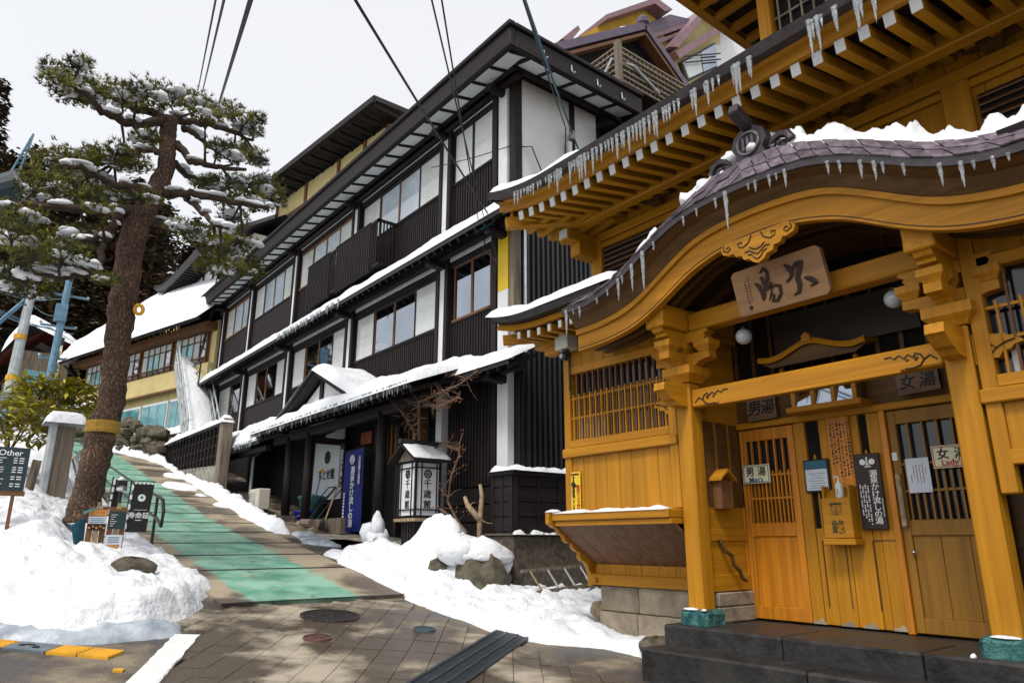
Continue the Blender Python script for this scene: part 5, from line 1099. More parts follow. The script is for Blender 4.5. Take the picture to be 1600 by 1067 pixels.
for k in range(3): w = Bx(8.84, 8.9, 29.8 + k * 1.2, 30.8 + k * 1.2, 12.4, 13.7).build('window', 'dark_wood_z', PK); Bx(8.82, 8.84, 29.87 + k * 1.2, 30.73 + k * 1.2, 12.47, 13.63).build('pane', 'paper_pane', w)
# old wing with balcony and dark curved roof, fire escape
OW = thing('old_wing', 'older white and black wing with dark curved roof and railed balcony beyond the inn', 'building', (8.6, 34, 5))
Bx(8.4, 14, 31.5, 38.5, 4.8, 14.4).build('wall', 'plaster', OW)
for y in (31.5, 33.2, 34.9, 36.6, 38.4): Bx(8.34, 8.42, y, y + .16, 4.8, 14.4).build('wall_post', 'dark_wood_z', OW)
for z in (8.0, 11.2):
    for y in (31.8, 33.5, 35.2, 36.9): w = Bx(8.33, 8.4, y, y + 1.2, z + .9, z + 2.3).build('window', 'dark_wood_z', OW); Bx(8.31, 8.33, y + .08, y + .56, z + 1, z + 2.2).build('pane', 'glass', w); Bx(8.31, 8.33, y + .64, y + 1.12, z + 1, z + 2.2).build('pane', 'paper_pane', w)
bl = Bx(7.5, 8.4, 31.2, 38.4, 11.0, 11.15).build('balcony', 'dark_wood_y', OW)
for z in (11.5, 11.9): Bx(7.5, 7.56, 31.2, 38.4, z, z + .07).build('balcony_rail', 'dark_wood_y', bl)
for k in range(14): Bx(7.5, 7.56, 31.3 + k * .53, 31.36 + k * .53, 11.15, 11.95).build('baluster', 'dark_wood_z', bl)
MB().strip([[(7.1, y, 10.4) for y in (31, 39)], [(7.1, y, 10.55) for y in (31, 39)], [(8.4, y, 11.0) for y in (31, 39)]]).build('canopy', 'roof_black', OW)
yr = np.linspace(30.8, 41.0, 14)
zc = lambda y: 14.3 + .6 * max(0, (y - 37) / 4) ** 2
MB().strip([[(7.5, y, zc(y) - .1) for y in yr], [(7.3, y, zc(y)) for y in yr], [(7.35, y, zc(y) + .2) for y in yr], [(10.5, y, 16.6) for y in yr]]).strip([[(7.5, y, zc(y) - .1) for y in yr], [(8.6, y, 14.2) for y in yr]]).build('roof', 'roof_black', OW)
mb = MB()
for k in range(26): mb.box(7.5, 8.4, 31 + k * .38, 31.12 + k * .38, 14.12, 14.24)
mb.build('roof_rafters', 'dark_wood_x', OW, kind='stuff')
FE = thing('fire_escape', 'black steel fire escape stair climbing past the end of the inn', 'stairs', (7.8, 30, 6.5))
A, B = Vector((7.45, 31.0, 6.9)), Vector((7.6, 29.55, 11.3))
for dx in (0, .75): MB().beam(A + Vector((dx, 0, 0)), B + Vector((dx, 0, 0)), .06, .22).build('stringer', 'black_metal', FE); MB().beam(A + Vector((dx, 0, .9)), B + Vector((dx, 0, .9)), .04, .05).build('hand_rail', 'black_metal', FE)
for k in range(15): c = A.lerp(B, (k + .5) / 15); Bx(c.x + .03, c.x + .72, c.y - .14, c.y + .14, c.z, c.z + .04).build('tread', 'black_metal', FE)
Bx(7.3, 8.3, 29.35, 30.6, 7.6, 7.7).build('landing', 'black_metal', FE); 
for z in (8.1, 8.5): Bx(7.3, 7.34, 29.35, 30.6, z, z + .05).build('landing_rail', 'black_metal', FE)
for y in (29.35, 30.5): Bx(7.3, 7.35, y, y + .05, 5.2, 8.5).build('leg', 'black_metal', FE)
# snow-filled outside stair
ST = thing('snowy_stairs', 'outside stair filled with smooth white snow between pale blue railings', 'stairs', (6.9, 29, 4.5))
A, B = Vector((6.45, 26.6, 4.75)), Vector((6.75, 31.0, 8.7))
for k in range(14): c = A.lerp(B, (k + .5) / 14); Bx(c.x + .05, c.x + 1.05, c.y - .16, c.y + .16, c.z - .15, c.z).build('tread', 'concrete', ST)
for dx in (0, 1.1):
    MB().beam(A + Vector((dx, 0, -.05)), B + Vector((dx, 0, -.05)), .07, .25).build('stringer', 'pole_grey', ST)
    for h in (.45, .95): MB().tube([A + Vector((dx, 0, h)), B + Vector((dx, 0, h))], .03, 6).build('hand_rail', 'pole_grey', ST)
    for k in range(6): c = A.lerp(B, k / 5) + Vector((dx, 0, 0)); MB().tube([c, c + Vector((0, 0, .95))], .025, 6).build('rail_post', 'pole_grey', ST)
rows = []
for k in range(22):
    t_ = k / 21; c = A.lerp(B, t_); rows.append([(c.x + .06 + .98 * u, c.y, c.z + .05 + (.3 + .08 * math.sin(k * .9)) * math.sin(math.pi * (.08 + .84 * u)) ** .5) for u in np.linspace(0, 1, 8)])
MB().strip(rows).build('snow_filling', 'snow', ST, True)
# dark lattice fence on concrete along the lane
FN = thing('lattice_fence', 'black wooden lattice fence on a concrete base beside the lane', 'fence', (6.4, 24, 3))
fy0, fy1 = 21.9, 28.5
rows = [[(6.28, y, G(y) - .2), (6.28, y, 3.75 + .04 * (y - 22)), (6.5, y, 3.75 + .04 * (y - 22))] for y in np.linspace(fy0, fy1, 10)]
MB().strip(rows).build('base_wall', 'concrete', FN)
Bx(6.2, 6.5, 21.55, 21.9, 2.3, 5.1, c=.02).build('end_post', 'grey_wood', FN); Bx(6.36, 6.4, fy0, fy1, 3.7, 4.9).build('backing', 'black', FN)
for k in range(18): y = fy0 + k * (fy1 - fy0) / 17; Bx(6.28, 6.36, y - .04, y + .04, 3.72, 4.95).build('upright', 'dark_wood_z', FN)
for z in (3.75, 4.05, 4.35, 4.65, 4.9): Bx(6.31, 6.35, fy0, fy1, z, z + .05).build('rail', 'dark_wood_y', FN)
# house with deep snow on its roof
HA = rad(15.3); hd = Vector((-math.sin(HA), math.cos(HA), 0)); hn = Vector((math.cos(HA), math.sin(HA), 0)); HO = Vector((7.0, 30.3, 0))
HS = thing('snowy_house', 'cream two-storey house with deep smooth snow on its roof and teal windows', 'house', (5.5, 36, 6))
def hq(s_, n, z): return HO + hd * s_ + hn * n + Vector((0, 0, z))
def hbox(s0, s1, n0, n1, z0, z1): return MB().obox((hq(s0, n0, z0) + hq(s1, n1, z1)) / 2, hd, hn, Vector((0, 0, 1)), abs(s1 - s0) / 2, abs(n1 - n0) / 2, abs(z1 - z0) / 2)
def hb(n, m, a, par=None, **k): return hbox(*a).build(n, m, par or HS, **k)
hb('wall', 'cream', (-1, 10.6, .6, 8, 4.5, 10.4)); hb('cream_band', 'cream', (-1, 10.7, .35, .6, 7.75, 8.55)); hb('band_rail', 'brown_wood_y', (-1, 10.7, .3, .36, 7.68, 7.76)); hb('eave_beam', 'brown_wood_y', (-1, 11, .1, .6, 9.95, 10.25))
for k in range(4):
    s_ = -.6 + k * 2.75
    w = hb('window', 'brown_wood_y', (s_, s_ + 2.5, .5, .6, 8.6, 9.95))
    for j in range(5):
        a = s_ + .06 + j * .49
        hb('pane', 'teal_pane' if j in (2, 3) else ('glass' if j in (0,) else 'curtain'), (a, a + .43, .46, .5, 8.75, 9.55), w); hb('transom_pane', 'curtain', (a, a + .43, .46, .5, 9.62, 9.88), w)
    for j in range(6): hb('muntin', 'brown_wood_z', (s_ + j * .49, s_ + .05 + j * .49, .43, .47, 8.6, 9.95), w)
    hb('low_rail', 'brown_wood_y', (s_, s_ + 2.5, .38, .42, 8.8, 8.86), w)
for k in range(3):
    s_ = -.3 + k * 2.3; w = hb('window', 'white_paint', (s_, s_ + 2.15, .5, .6, 5.75, 7.35))
    for j in range(3): hb('pane', 'teal_pane', (s_ + .08 + j * .69, s_ + .7 + j * .69, .47, .5, 5.85, 7.25), w)
hb('stone_base', 'stone_block', (-1.5, 8, .0, .6, 4.3, 5.7)); hb('porch_wall', 'cream', (7.2, 10.4, -.6, .4, 5.2, 7.3)); hb('porch_door', 'teal_pane', (8.0, 8.9, -.64, -.58, 5.4, 7.0)); 
MB().add([hq(6.8, -1.4, 7.25), hq(10.9, -1.4, 7.25), hq(10.9, .5, 7.75), hq(6.8, .5, 7.75), hq(6.8, -1.4, 7.1), hq(10.9, -1.4, 7.1), hq(10.9, .5, 7.5), hq(6.8, .5, 7.5)], [(0, 1, 2, 3), (4, 5, 6, 7), (0, 1, 5, 4), (0, 3, 7, 4)]).build('porch_roof', 'brown_wood_y', HS)
MB().add([hq(-1.5, -.5, 10.2), hq(11.2, -.5, 10.2), hq(11.2, 4.2, 15.0), hq(-1.5, 4.2, 15.0), hq(-1.5, -.5, 10.05), hq(11.2, -.5, 10.05), hq(11.2, 4.2, 14.7), hq(-1.5, 4.2, 14.7), hq(11.2, 9, 10.2), hq(-1.5, 9, 10.2)], [(0, 1, 2, 3), (4, 5, 6, 7), (0, 1, 5, 4), (1, 2, 6, 5), (3, 2, 8, 9)]).build('roof', 'roof_black', HS)
MB().tube([hq(11.0, -.3, 10.0), hq(10.8, .3, 9.4), hq(10.6, .45, 9.2)], .05, 6).build('gutter_pipe', 'dark_wood_z', HS)
def snow_sheet(name, fn, th, nu, nv, parent=None, lab=None, seed=1, m='snow', nz=.35, fr=2., **kw):
    """fn(u,v)->point; rounded blanket of thickness th on it"""
    U, V = np.meshgrid(np.linspace(0, 1, nu), np.linspace(0, 1, nv), indexing='ij')
    pts = np.array([[tuple(fn(u, v)) for v in np.linspace(0, 1, nv)] for u in np.linspace(0, 1, nu)])
    e = np.minimum(np.minimum(U * nu / 2.2, (1 - U) * nu / 2.2), np.minimum(V * nv / 2.2, (1 - V) * nv / 2.2)); e = np.clip(e, 0, 1) ** .5
    nn = fnoise(pts[:, :, 0] * fr + pts[:, :, 2] * .7, pts[:, :, 1] * fr + pts[:, :, 2] * .9, seed)
    pts[:, :, 2] += th * e * (1 + nz * 2.2 * nn) - .01
    rows = [[tuple(p) for p in r] for r in pts]
    mb = MB().strip(rows)
    bot = [[(p[0], p[1], p[2] - .02) for p in rows[0]]]
    o = mb.build(name, m, parent, True)
    return props(o, lab, None if parent else 'snow', kind='stuff', **kw)
snow_sheet('snow', lambda u, v: hq(-1.5 + 12.8 * u, -.65 + 5.2 * v, 10.12 + 5.1 * v), .6, 50, 26, HS, seed=4, nz=.2, fr=.6)
snow_sheet('snow', lambda u, v: hq(6.6 + 4.5 * u, -1.5 + 2.0 * v, 7.22 + .5 * v), .25, 26, 12, HS, seed=5, nz=.3)
snow_sheet('snow', lambda u, v: hq(-1.4 + 9 * u, -.1 + .6 * v, 5.7 + .05 * v), .3, 50, 8, HS, seed=15, nz=.9)
# side gable with sign left of the house
SG = thing('side_shed', 'small weathered shed with a thick snow cap behind the snowy house', 'shed', (3.2, 42, 7))
o0 = Vector((3.0, 43.5, 0))
Bx(1.9, 4.2, 43, 46, 6.8, 11.0).build('wall', 'grey_wood', SG); MB().add([(1.3, 42.6, 10.6), (3.05, 42.6, 12.3), (4.8, 42.6, 11.4), (1.3, 46.5, 10.6), (3.05, 46.5, 12.3), (4.8, 46.5, 11.4)], [(0, 1, 4, 3), (1, 2, 5, 4)]).build('roof', 'rust_red', SG); Bx(2.3, 3.4, 42.9, 43, 8.6, 10).build('window', 'teal_pane', SG)
snow_sheet('snow', lambda u, v: ((1.2 + 1.85 * v) if v < .5 else (1.2 + .925 + (v - .5) * 5.2), 42.5 + 4 * u, (10.65 + 3.3 * v) if v < .5 else 12.3 - (v - .5) * 2.0), .6, 20, 16, SG, seed=6, nz=.2, fr=.7)
t = thing('shop_sign', 'tall cream and blue sign with black characters on a post near the snowy house', 'sign', (3.7, 41.3, 7.5))
Bx(3.28, 3.62, 41.2, 41.3, 9.3, 11.1).build('panel', 'cream_sign', t); Bx(3.28, 3.62, 41.2, 41.3, 8.6, 9.295).build('foot_panel', 'pole_blue', t); MB().tube([(3.45, 41.35, 7), (3.45, 41.35, 11.2)], .06, 6).build('post', 'pole_blue', t); Bx(3.25, 3.65, 41.15, 41.35, 11.1, 11.5).build('cap', 'black', t); text('吉城堂', .42, 'ink', t, (3.45, 41.19, 10.25), RY, vert=True, off=.008, scl=(.75, 1, 1))
t = thing('far_red_hut', 'hut with red eaves and a snow dome on its roof behind the snowy house', 'hut', (10, 48, 12))
Bx(9.6, 14, 46, 50, 10, 16.2).build('wall', 'cream', t); Bx(9.2, 14.4, 45.7, 50.2, 16.2, 16.8).build('eave', 'rust_red', t); snow_sheet('snow', lambda u, v: (9.1 + 5.5 * u, 45.6 + 4.8 * v, 16.8), .9, 22, 18, t, seed=8, nz=.15, fr=.5)
# rooftop lattice screen and its timber gable
LS = thing('roof_lattice_screen', 'weathered wooden lattice screen box on the roof behind the inn', 'screen', (14.6, 13, 12))
lx0, lx1, ly0, ly1, lz0, lz1 = 14.6, 19.5, 13.0, 16.0, 12.6, 16.9
Bx(lx0 + .25, lx1, ly0 + .25, ly1, lz0, lz1 - .3).build('dark_core', 'void', LS)
vb = MB().box(-.022, .022, -.03, .03, 0, lz1 - lz0).mesh('screen_bar', 'grey_wood')
for k in range(25): link('screen_bar', vb, LS, (lx0 + .1 + k * .2, ly0 + .03, lz0))
hbm = MB().box(0, lx1 - lx0, -.03, .03, -.028, .028).mesh('screen_rail', 'grey_wood')
for k in range(21): link('screen_rail', hbm, LS, (lx0, ly0 - .03, lz0 + .1 + k * .205))
vb2 = MB().box(-.03, .03, -.022, .022, 0, lz1 - lz0).mesh('screen_bar', 'grey_wood'); hb2 = MB().box(-.03, .03, 0, ly1 - ly0, -.028, .028).mesh('screen_rail', 'grey_wood')
for k in range(15): link('screen_bar', vb2, LS, (lx0 + .03, ly0 + .1 + k * .2, lz0))
for k in range(21): link('screen_rail', hb2, LS, (lx0 - .03, ly0, lz0 + .1 + k * .205))
Bx(lx0 - .08, lx0 + .1, ly0 - .08, ly0 + .1, lz0, lz1 + .1).build('corner_post', 'grey_wood', LS)
MB().tube([(14.1, 13.6, 14.5), (14.2, 13.4, 15.6), (14.5, 13.2, 16.4), (15.2, 12.9, 16.3), (16.4, 12.9, 15.8)], .05, 6).build('hose', 'pole_grey', LS)
TG = thing('timber_gable', 'orange timber gable roof with dark edge above the lattice screen', 'roof', (18.2, 15, 16))
for s_, L_ in ((-1, 5.0), (1, 5.0)):
    a = Vector((19.7, 16.2, 22.15)); b = a + Vector((s_ * L_, 0, -L_ * .7))
    MB().beam(a + Vector((0, 0, -.35)), b + Vector((0, 0, -.35)), .12, .42, (0, 1, 0)).build('barge_board', 'brown_wood_x', TG)
    MB().beam(a + Vector((0, -.15, .02)), b + Vector((0, -.15, .02)), .3, .22, (0, 1, 0)).build('roof_edge', 'mauve_dark', TG)
    MB().add([a, b, b + Vector((0, 9, 0)), a + Vector((0, 9, 0))], [(0, 1, 2, 3)]).build('roof_slope', 'mauve_dark', TG)
MB().prism([(15.3, 18.7), (24.1, 18.7), (19.7, 21.8)], 'y', 16.6, 16.7).build('gable_void', 'void', TG); Bx(15.4, 24, 16.7, 24, 11, 18.8).build('wall', 'brown_wood_z', TG); MB().lathe([(.1, -.2), (.28, -.1), (.3, .1), (.15, .25)], (19.7, 16.1, 22.4), 10).build('ridge_cap', 'mauve_dark', TG)
# hotel with mauve metal roofs
HT = thing('mauve_roof_hotel', 'cream and ochre hotel with mauve metal roofs standing high behind', 'building', (30, 25, 15))
K = [('roof_fascia', 'mauve_roof', 23.2, [(25.22, 30.47), (29.81, 34.17), (31.41, 34.12), (30.61, 33.56), (29.69, 33.65), (25.26, 30.18)]),
     ('ochre_gable', 'ochre_wall', 24, [(22.55, 27.54), (25.26, 30.18), (29.65, 33.63), (30.61, 33.56), (31.5, 32.5), (31.5, 24), (22.55, 24)]),
     ('roof_fascia', 'mauve_roof', 23.4, [(21.9, 27.3), (23.15, 28.8), (23.29, 28.58), (22.5, 27.4)]),
     ('roof_slope', 'mauve_dark', 23.9, [(29.07, 32.13), (32.01, 34.54), (34.41, 35.39), (33.34, 34.13), (29.73, 31.53)]),
     ('roof_stripe', 'mauve_roof', 23.8, [(29.31, 31.41), (33.8, 34.77), (33.4, 34.2), (29.6, 31.33)]), ('roof_stripe', 'mauve_roof', 23.8, [(29.5, 31.1), (33.4, 33.95), (32.87, 33.39), (29.94, 30.96)]),
     ('cream_gable', 'cream', 24.1, [(29.6, 30.9), (33.5, 34.3), (35, 33), (31.2, 28)]),
     ('gable_fascia', 'mauve_roof', 23, [(30.5, 30.79), (35.16, 36.51), (38.21, 37.4), (37.52, 36.68), (35.15, 35.89), (31.46, 31.2)]),
     ('gable_wall', 'cream', 23.9, [(31.3, 31.0), (35.15, 35.89), (37.52, 36.6), (37.5, 35)]),
     ('roof_band', 'mauve_roof', 23, [(31.1, 30.7), (37.7, 36.68), (38.29, 36.66), (31.46, 30.39)]),
     ('wall', 'cream', 23.8, [(31.21, 30.46), (37.75, 36.49), (36.59, 34.33), (36.3, 31.94), (34, 26), (31.4, 26)]),
     ('white_wall', 'plaster', 23.95, [(36.4, 34.36), (37.73, 36.37), (43.5, 39.35), (45.69, 30.32), (33.5, 26)])]
for i, (nm, m, y, poly) in enumerate(K): yprism(poly, y, 27 + i * .15).build(nm, m, HT)
w = yprism([(32.31, 30.88), (36.39, 34.38), (36.35, 32.37), (32.89, 29.67)], 23.6, 23.78).build('window', 'roof_black', HT)
yprism([(32.5, 30.88), (34.4, 32.5), (34.5, 31.1), (33.0, 29.95)], 23.5, 23.6).build('pane', 'paper_pane', w); yprism([(34.5, 32.6), (36.3, 34.15), (36.25, 32.4), (34.6, 31.15)], 23.5, 23.6).build('pane', 'glass', w)
for dz in (.35, .8): MB().tube([(32.4, 23.3, 30.35 + dz), (36.4, 23.3, 32.5 + dz)], .05, 5).build('window_bar', 'black', w)
snow_sheet('snow', lambda u, v: (17.4 + 2.1 * u, 15.95 + .8 * v, 20.6 + 1.5 * u), .25, 14, 6, TG, seed=9)
# stone retaining bank below the house
t = thing('stone_bank', 'dark rough stone bank with snow pockets below the cream house', 'stone wall', (5.5, 31, 5))
for k in range(46):
    u = random.random(); c = Vector((6.1 - 2.4 * u, 28.6 + 8 * u, G(28.6 + 8 * u))) + Vector((random.uniform(-.1, .3), 0, random.uniform(.1, 1.1)))
    r_ = random.uniform(.25, .45); mb = MB(); vs = []
    for a in range(6):
        for b in range(4): th = a * 1.047; ph = (b + .5) * .785; q = r_ * random.uniform(.8, 1.15); vs.append((c.x + q * math.cos(th) * math.sin(ph), c.y + 1.3 * q * math.sin(th) * math.sin(ph), c.z + .7 * q * math.cos(ph)))
    bm = bmesh.new(); [bm.verts.new(v) for v in vs]; bmesh.ops.convex_hull(bm, input=bm.verts); me = bpy.data.meshes.new('stone')
    bmesh.ops.translate(bm, verts=bm.verts, vec=-org(t)); bm.to_mesh(me); bm.free(); me.materials.append(MT['rock']); link('stone', me, t)
# far lane-side walls on the left
t = thing('gate_wall', 'short timber and concrete wall end topped by a mushroom of snow', 'wall', (1.9, 17, 2))
Bx(1.53, 1.655, 16.9, 17.3, 1.9, 3.95, c=.02).build('concrete_edge', 'pole_grey', t); Bx(1.66, 1.98, 16.95, 17.2, 1.9, 3.85).build('panel', 'grey_wood', t)
snow_sheet('snow', lambda u, v: (1.4 + .75 * u, 16.75 + .7 * v, 3.9), .24, 14, 10, t, seed=11, nz=.2)
# ================================================================== HILL AND TREES
rows = []
for y in np.linspace(48, 130, 30): rows.append([(x, y, 7.3 + (y - 48) * .42 + .9 * float(fnoise(x * .08, y * .08, 3)) * 3 - max(0, x - 2) * .08 * (y - 48) / 40) for x in np.linspace(-90, 80, 50)])
mat('hill_floor', (.75, .77, .8), .9, 0, .5, bump=.3, c2=(.12, .08, .05), lo=.5, hi=.62)
MB().strip(rows).build('hillside', 'hill_floor', None, True, kind='structure')
def tuft_mesh(name, n, R_, H, seed, m, leaf):
    rs = random.Random(seed); mb = MB()
    nb = 26
    for b in range(nb):
        zc_ = H * (.18 + .8 * (b + rs.random()) / nb); prof = (1 - ((zc_ / H) - .18) / .85) ** .75; r0 = R_ * prof * rs.uniform(.7, 1.1) + .25; a0 = rs.random() * 6.28
        for k in range(max(6, int(n / nb * (prof + .3)))):
            a = a0 + rs.gauss(0, .9); rr = r0 * rs.random() ** .6; c = Vector((rr * math.cos(a), rr * math.sin(a), zc_ - rr * .25 + rs.gauss(0, .25)))
            s_ = leaf * rs.uniform(.6, 1.4); d = Vector((math.cos(a), math.sin(a), rs.uniform(-.7, .3))).normalized(); e = d.cross(Vector((rs.random() - .5, rs.random() - .5, 1))).normalized()
            mb.add([c - d * s_ * .3, c + e * s_ * .45 + d * s_ * .2, c + d * s_ * 1.1, c - e * s_ * .45 + d * s_ * .3], [(0, 1, 2, 3)])
    return mb.mesh(name, m)
crowns = [tuft_mesh('crown', 9500, 2.5, 15, s_, 'cedar_leaf', .23) for s_ in (1, 2, 3)]
def tree_trunk(H): return MB().tube([(0, 0, -1.5), (.05, .03, H * .3), (0, -.05, H * .7), (0, 0, H * .98)], [.3, .24, .14, .03], 8).mesh('trunk', 'branch_bark')
trm = tree_trunk(15)
# (x, y, height, lean)
cedars = [(-3.2, 50, 25), (-1.6, 52, 22), (-.2, 49, 17.5), (1.6, 53, 18.5), (2.9, 50, 17.5), (4.2, 54, 17), (5.6, 51, 17), (7.2, 53, 18), (8.6, 50, 16.5), (10.0, 54, 17), (11.8, 52, 16.0), (13.5, 55, 15), (0.8, 60, 17), (3.6, 62, 17), (6.6, 61, 17), (9.6, 62, 16), (-5, 56, 25), (-2.4, 60, 22)]
lab = ['towering brown-green cedar at the thick end of the forest', 'brown-green cedar on the forested slope']
for i, (x, y, h) in enumerate(cedars):
    z = 7.3 + (y - 48) * .42 - .5
    t = thing('cedar_tree', 'brown-green cedar on the forested slope behind the snowy roofs', 'tree', (x, y, z), 'cedars on the slope')
    s_ = h / 15; ro = (0, 0, random.random() * 6.28)
    a = link('crown', crowns[i % 3], t, (x, y, z), ro, (min(1.2, s_ * 1.1), min(1.2, s_ * 1.1), s_)); link('trunk', trm, t, (x, y, z), ro, (1, 1, s_))
# bare twiggy understorey on the slope
mb = MB()
for k in range(420):
    x = random.uniform(-4, 12); y = random.uniform(44, 49.5); z = 7.0 + max(0, y - 48) * .42 + random.uniform(-.2, .2)
    p = Vector((x, y, z)); d = Vector((random.uniform(-.5, .5), random.uniform(-.3, .3), 1)).normalized(); L_ = random.uniform(1.5, 4)
    mb.tube([p, p + d * L_ * .5 + Vector((random.uniform(-.3, .3), 0, 0)), p + d * L_], [.04, .03, .01], 4, False)
props(mb.build('brushwood', 'twig', None), 'bare brown brushwood along the foot of the forest', 'brushwood', kind='stuff')
# ------------------------------------------------------------------ the pruned pine
import json
PINE = json.loads(r'''{"trunk":[[1.73,12.5,1.86],[1.73,12.5,2.09],[1.76,12.5,2.48],[1.78,12.5,2.88],[1.79,12.5,3.29],[1.88,12.5,3.71],[1.85,12.5,4.14],[1.82,12.5,4.56],[1.82,12.5,5.01],[1.81,12.5,5.46],[1.81,12.5,5.89],[1.8,12.5,6.34],[1.84,12.5,6.72],[1.94,12.5,7.05],[2.06,12.5,7.47],[2.15,12.5,7.85],[2.13,12.5,8.25],[2.1,12.5,8.61],[2.11,12.5,8.88]],"r":[0.26,0.225,0.2,0.205,0.205,0.2,0.19,0.19,0.195,0.2,0.2,0.2,0.2,0.19,0.17,0.145,0.14,0.14,0.12],"branches":[[[[2.02,12.5,8.76],[1.66,12.38,8.46],[1.33,12.26,8.36],[1.01,12.14,8.38],[0.78,12.02,8.52],[0.5,11.9,8.54]],0.075],[[[2.09,12.5,8.78],[1.73,12.65,8.92],[1.46,12.8,9.0],[1.17,12.95,9.19],[1.0,13.1,9.3]],0.06],[[[2.15,12.5,8.86],[2.32,12.59,8.97],[2.73,12.68,9.08],[3.16,12.77,9.16],[3.67,12.86,9.19]],0.065],[[[2.24,12.5,8.43],[2.47,12.32,8.07],[2.7,12.14,7.98],[3.04,11.96,7.97],[3.3,11.78,7.94]],0.06],[[[2.33,12.5,8.72],[2.57,12.77,8.88],[2.85,13.04,8.87],[3.17,13.31,9.02],[3.67,13.58,9.33]],0.045],[[[2.11,12.5,7.4],[2.31,12.38,7.37],[2.53,12.26,7.44],[2.84,12.14,7.4],[3.32,12.02,7.37],[3.81,11.9,7.39]],0.075],[[[2.55,12.5,7.45],[2.68,12.14,7.13],[2.85,11.78,6.75],[3.02,11.42,6.58]],0.05],[[[1.9,12.5,6.82],[2.2,12.62,6.93],[2.55,12.74,6.97],[2.83,12.86,6.83],[3.09,12.98,6.62],[3.43,13.1,6.43]],0.07],[[[2.07,12.5,7.39],[1.73,12.36,7.3],[1.45,12.21,7.19],[1.17,12.07,7.16],[0.89,11.92,7.16],[0.56,11.78,7.06]],0.07],[[[1.81,12.5,6.96],[1.48,12.6,6.94],[1.17,12.69,6.88],[0.71,12.79,6.78],[0.26,12.88,6.76],[-0.01,12.98,6.63]],0.075],[[[1.68,12.5,6.84],[1.53,12.36,6.82],[1.45,12.22,6.46],[1.36,12.08,6.04],[1.32,11.94,5.68],[1.1,11.8,5.41],[0.84,11.66,5.26]],0.07],[[[2.1,12.5,8.1],[2.01,12.68,8.25],[1.78,12.86,8.29],[1.62,13.04,8.13],[1.44,13.22,8.06]],0.055],[[[1.46,12.5,6.53],[1.24,12.58,6.29],[0.89,12.66,6.15],[0.51,12.74,6.07]],0.05],[[[1.38,12.5,5.87],[0.99,12.38,5.65],[0.56,12.26,5.41],[0.25,12.14,5.37]],0.05],[[[2.29,12.5,8.04],[2.57,12.82,8.0],[2.95,13.14,8.22],[3.38,13.46,8.35]],0.045]],"pads":[[0.37,11.92,8.66,0.24],[0.62,12.6,9.03,0.28],[0.81,12.21,8.72,0.24],[0.57,12.73,8.81,0.26],[0.91,12.78,8.85,0.19],[0.35,11.54,8.23,0.21],[0.58,11.43,8.63,0.16],[1.18,13.24,9.46,0.26],[1.27,11.97,8.7,0.28],[1.48,11.92,8.81,0.28],[1.96,13.59,9.94,0.26],[2.02,12.43,9.19,0.28],[1.51,13.24,9.26,0.24],[1.76,12.45,8.94,0.24],[2.39,12.81,9.54,0.28],[2.41,11.73,8.84,0.26],[2.93,12.8,9.47,0.26],[3.29,13.31,9.94,0.24],[3.34,12.55,9.26,0.24],[3.66,13.03,9.48,0.21],[3.72,12.88,9.68,0.16],[2.47,11.54,8.54,0.24],[3.49,13.07,9.02,0.24],[3.62,12.7,8.75,0.24],[3.08,12.06,8.22,0.24],[2.73,11.47,7.99,0.19],[3.94,13.3,8.99,0.19],[3.19,12.44,7.91,0.28],[3.67,12.98,8.25,0.28],[4.07,13.33,8.63,0.26],[4.12,12.97,8.24,0.28],[4.37,13.43,8.31,0.24],[3.5,12.27,7.62,0.28],[3.42,13.16,7.9,0.26],[2.88,12.38,7.69,0.24],[2.96,13.46,8.26,0.19],[4.09,13.33,8.03,0.24],[2.37,11.61,6.43,0.26],[2.6,11.7,6.44,0.24],[2.91,11.88,6.46,0.28],[3.58,13.52,7.41,0.28],[3.53,12.36,6.76,0.26],[3.27,12.78,6.6,0.28],[3.27,12.06,6.11,0.28],[3.08,12.52,6.25,0.24],[3.62,12.25,6.39,0.24],[3.69,12.17,6.21,0.19],[3.45,12.69,7.35,0.26],[1.31,12.69,7.82,0.28],[1.17,13.39,8.17,0.26],[0.91,12.9,7.77,0.28],[0.74,13.44,8.0,0.28],[0.52,13.28,7.8,0.28],[1.0,13.58,7.8,0.28],[0.7,12.88,7.35,0.28],[0.45,11.76,6.75,0.28],[0.38,13.29,7.21,0.26],[1.24,13.52,7.81,0.24],[1.61,13.39,8.15,0.24],[1.72,12.65,7.86,0.24],[1.78,12.97,8.48,0.19],[1.75,11.86,8.02,0.19],[0.17,13.23,6.74,0.28],[0.07,12.66,6.34,0.24],[0.3,12.03,6.21,0.24],[0.16,11.54,5.81,0.24],[0.5,13.28,7.07,0.24],[0.89,13.58,7.36,0.24],[1.04,11.59,6.61,0.19],[1.45,13.16,7.41,0.19],[0.24,12.3,5.85,0.33],[0.46,11.73,5.75,0.28],[0.73,12.05,5.89,0.28],[1.06,13.09,6.42,0.28],[1.29,13.32,6.69,0.24],[0.83,11.5,5.56,0.28],[0.69,12.75,5.85,0.28],[0.41,11.5,5.45,0.26],[0.27,12.98,5.59,0.28],[0.45,12.13,5.3,0.28],[0.71,13.34,5.72,0.26],[0.39,13.56,5.51,0.28],[0.61,12.51,5.23,0.24],[0.93,13.6,5.97,0.24],[1.05,12.08,5.58,0.21],[1.4,11.57,5.32,0.16],[1.67,12.72,7.26,0.19],[1.15,11.47,6.37,0.19],[1.82,11.83,6.91,0.19],[1.38,12.3,7.84,0.19]]}''')
PT = thing('pine_tree', 'crooked old pine with snow-laden needle pads beside the lane', 'tree', tuple(PINE['trunk'][0]))
tp = [Vector(p) for p in PINE['trunk']]
P2 = []; R2 = []
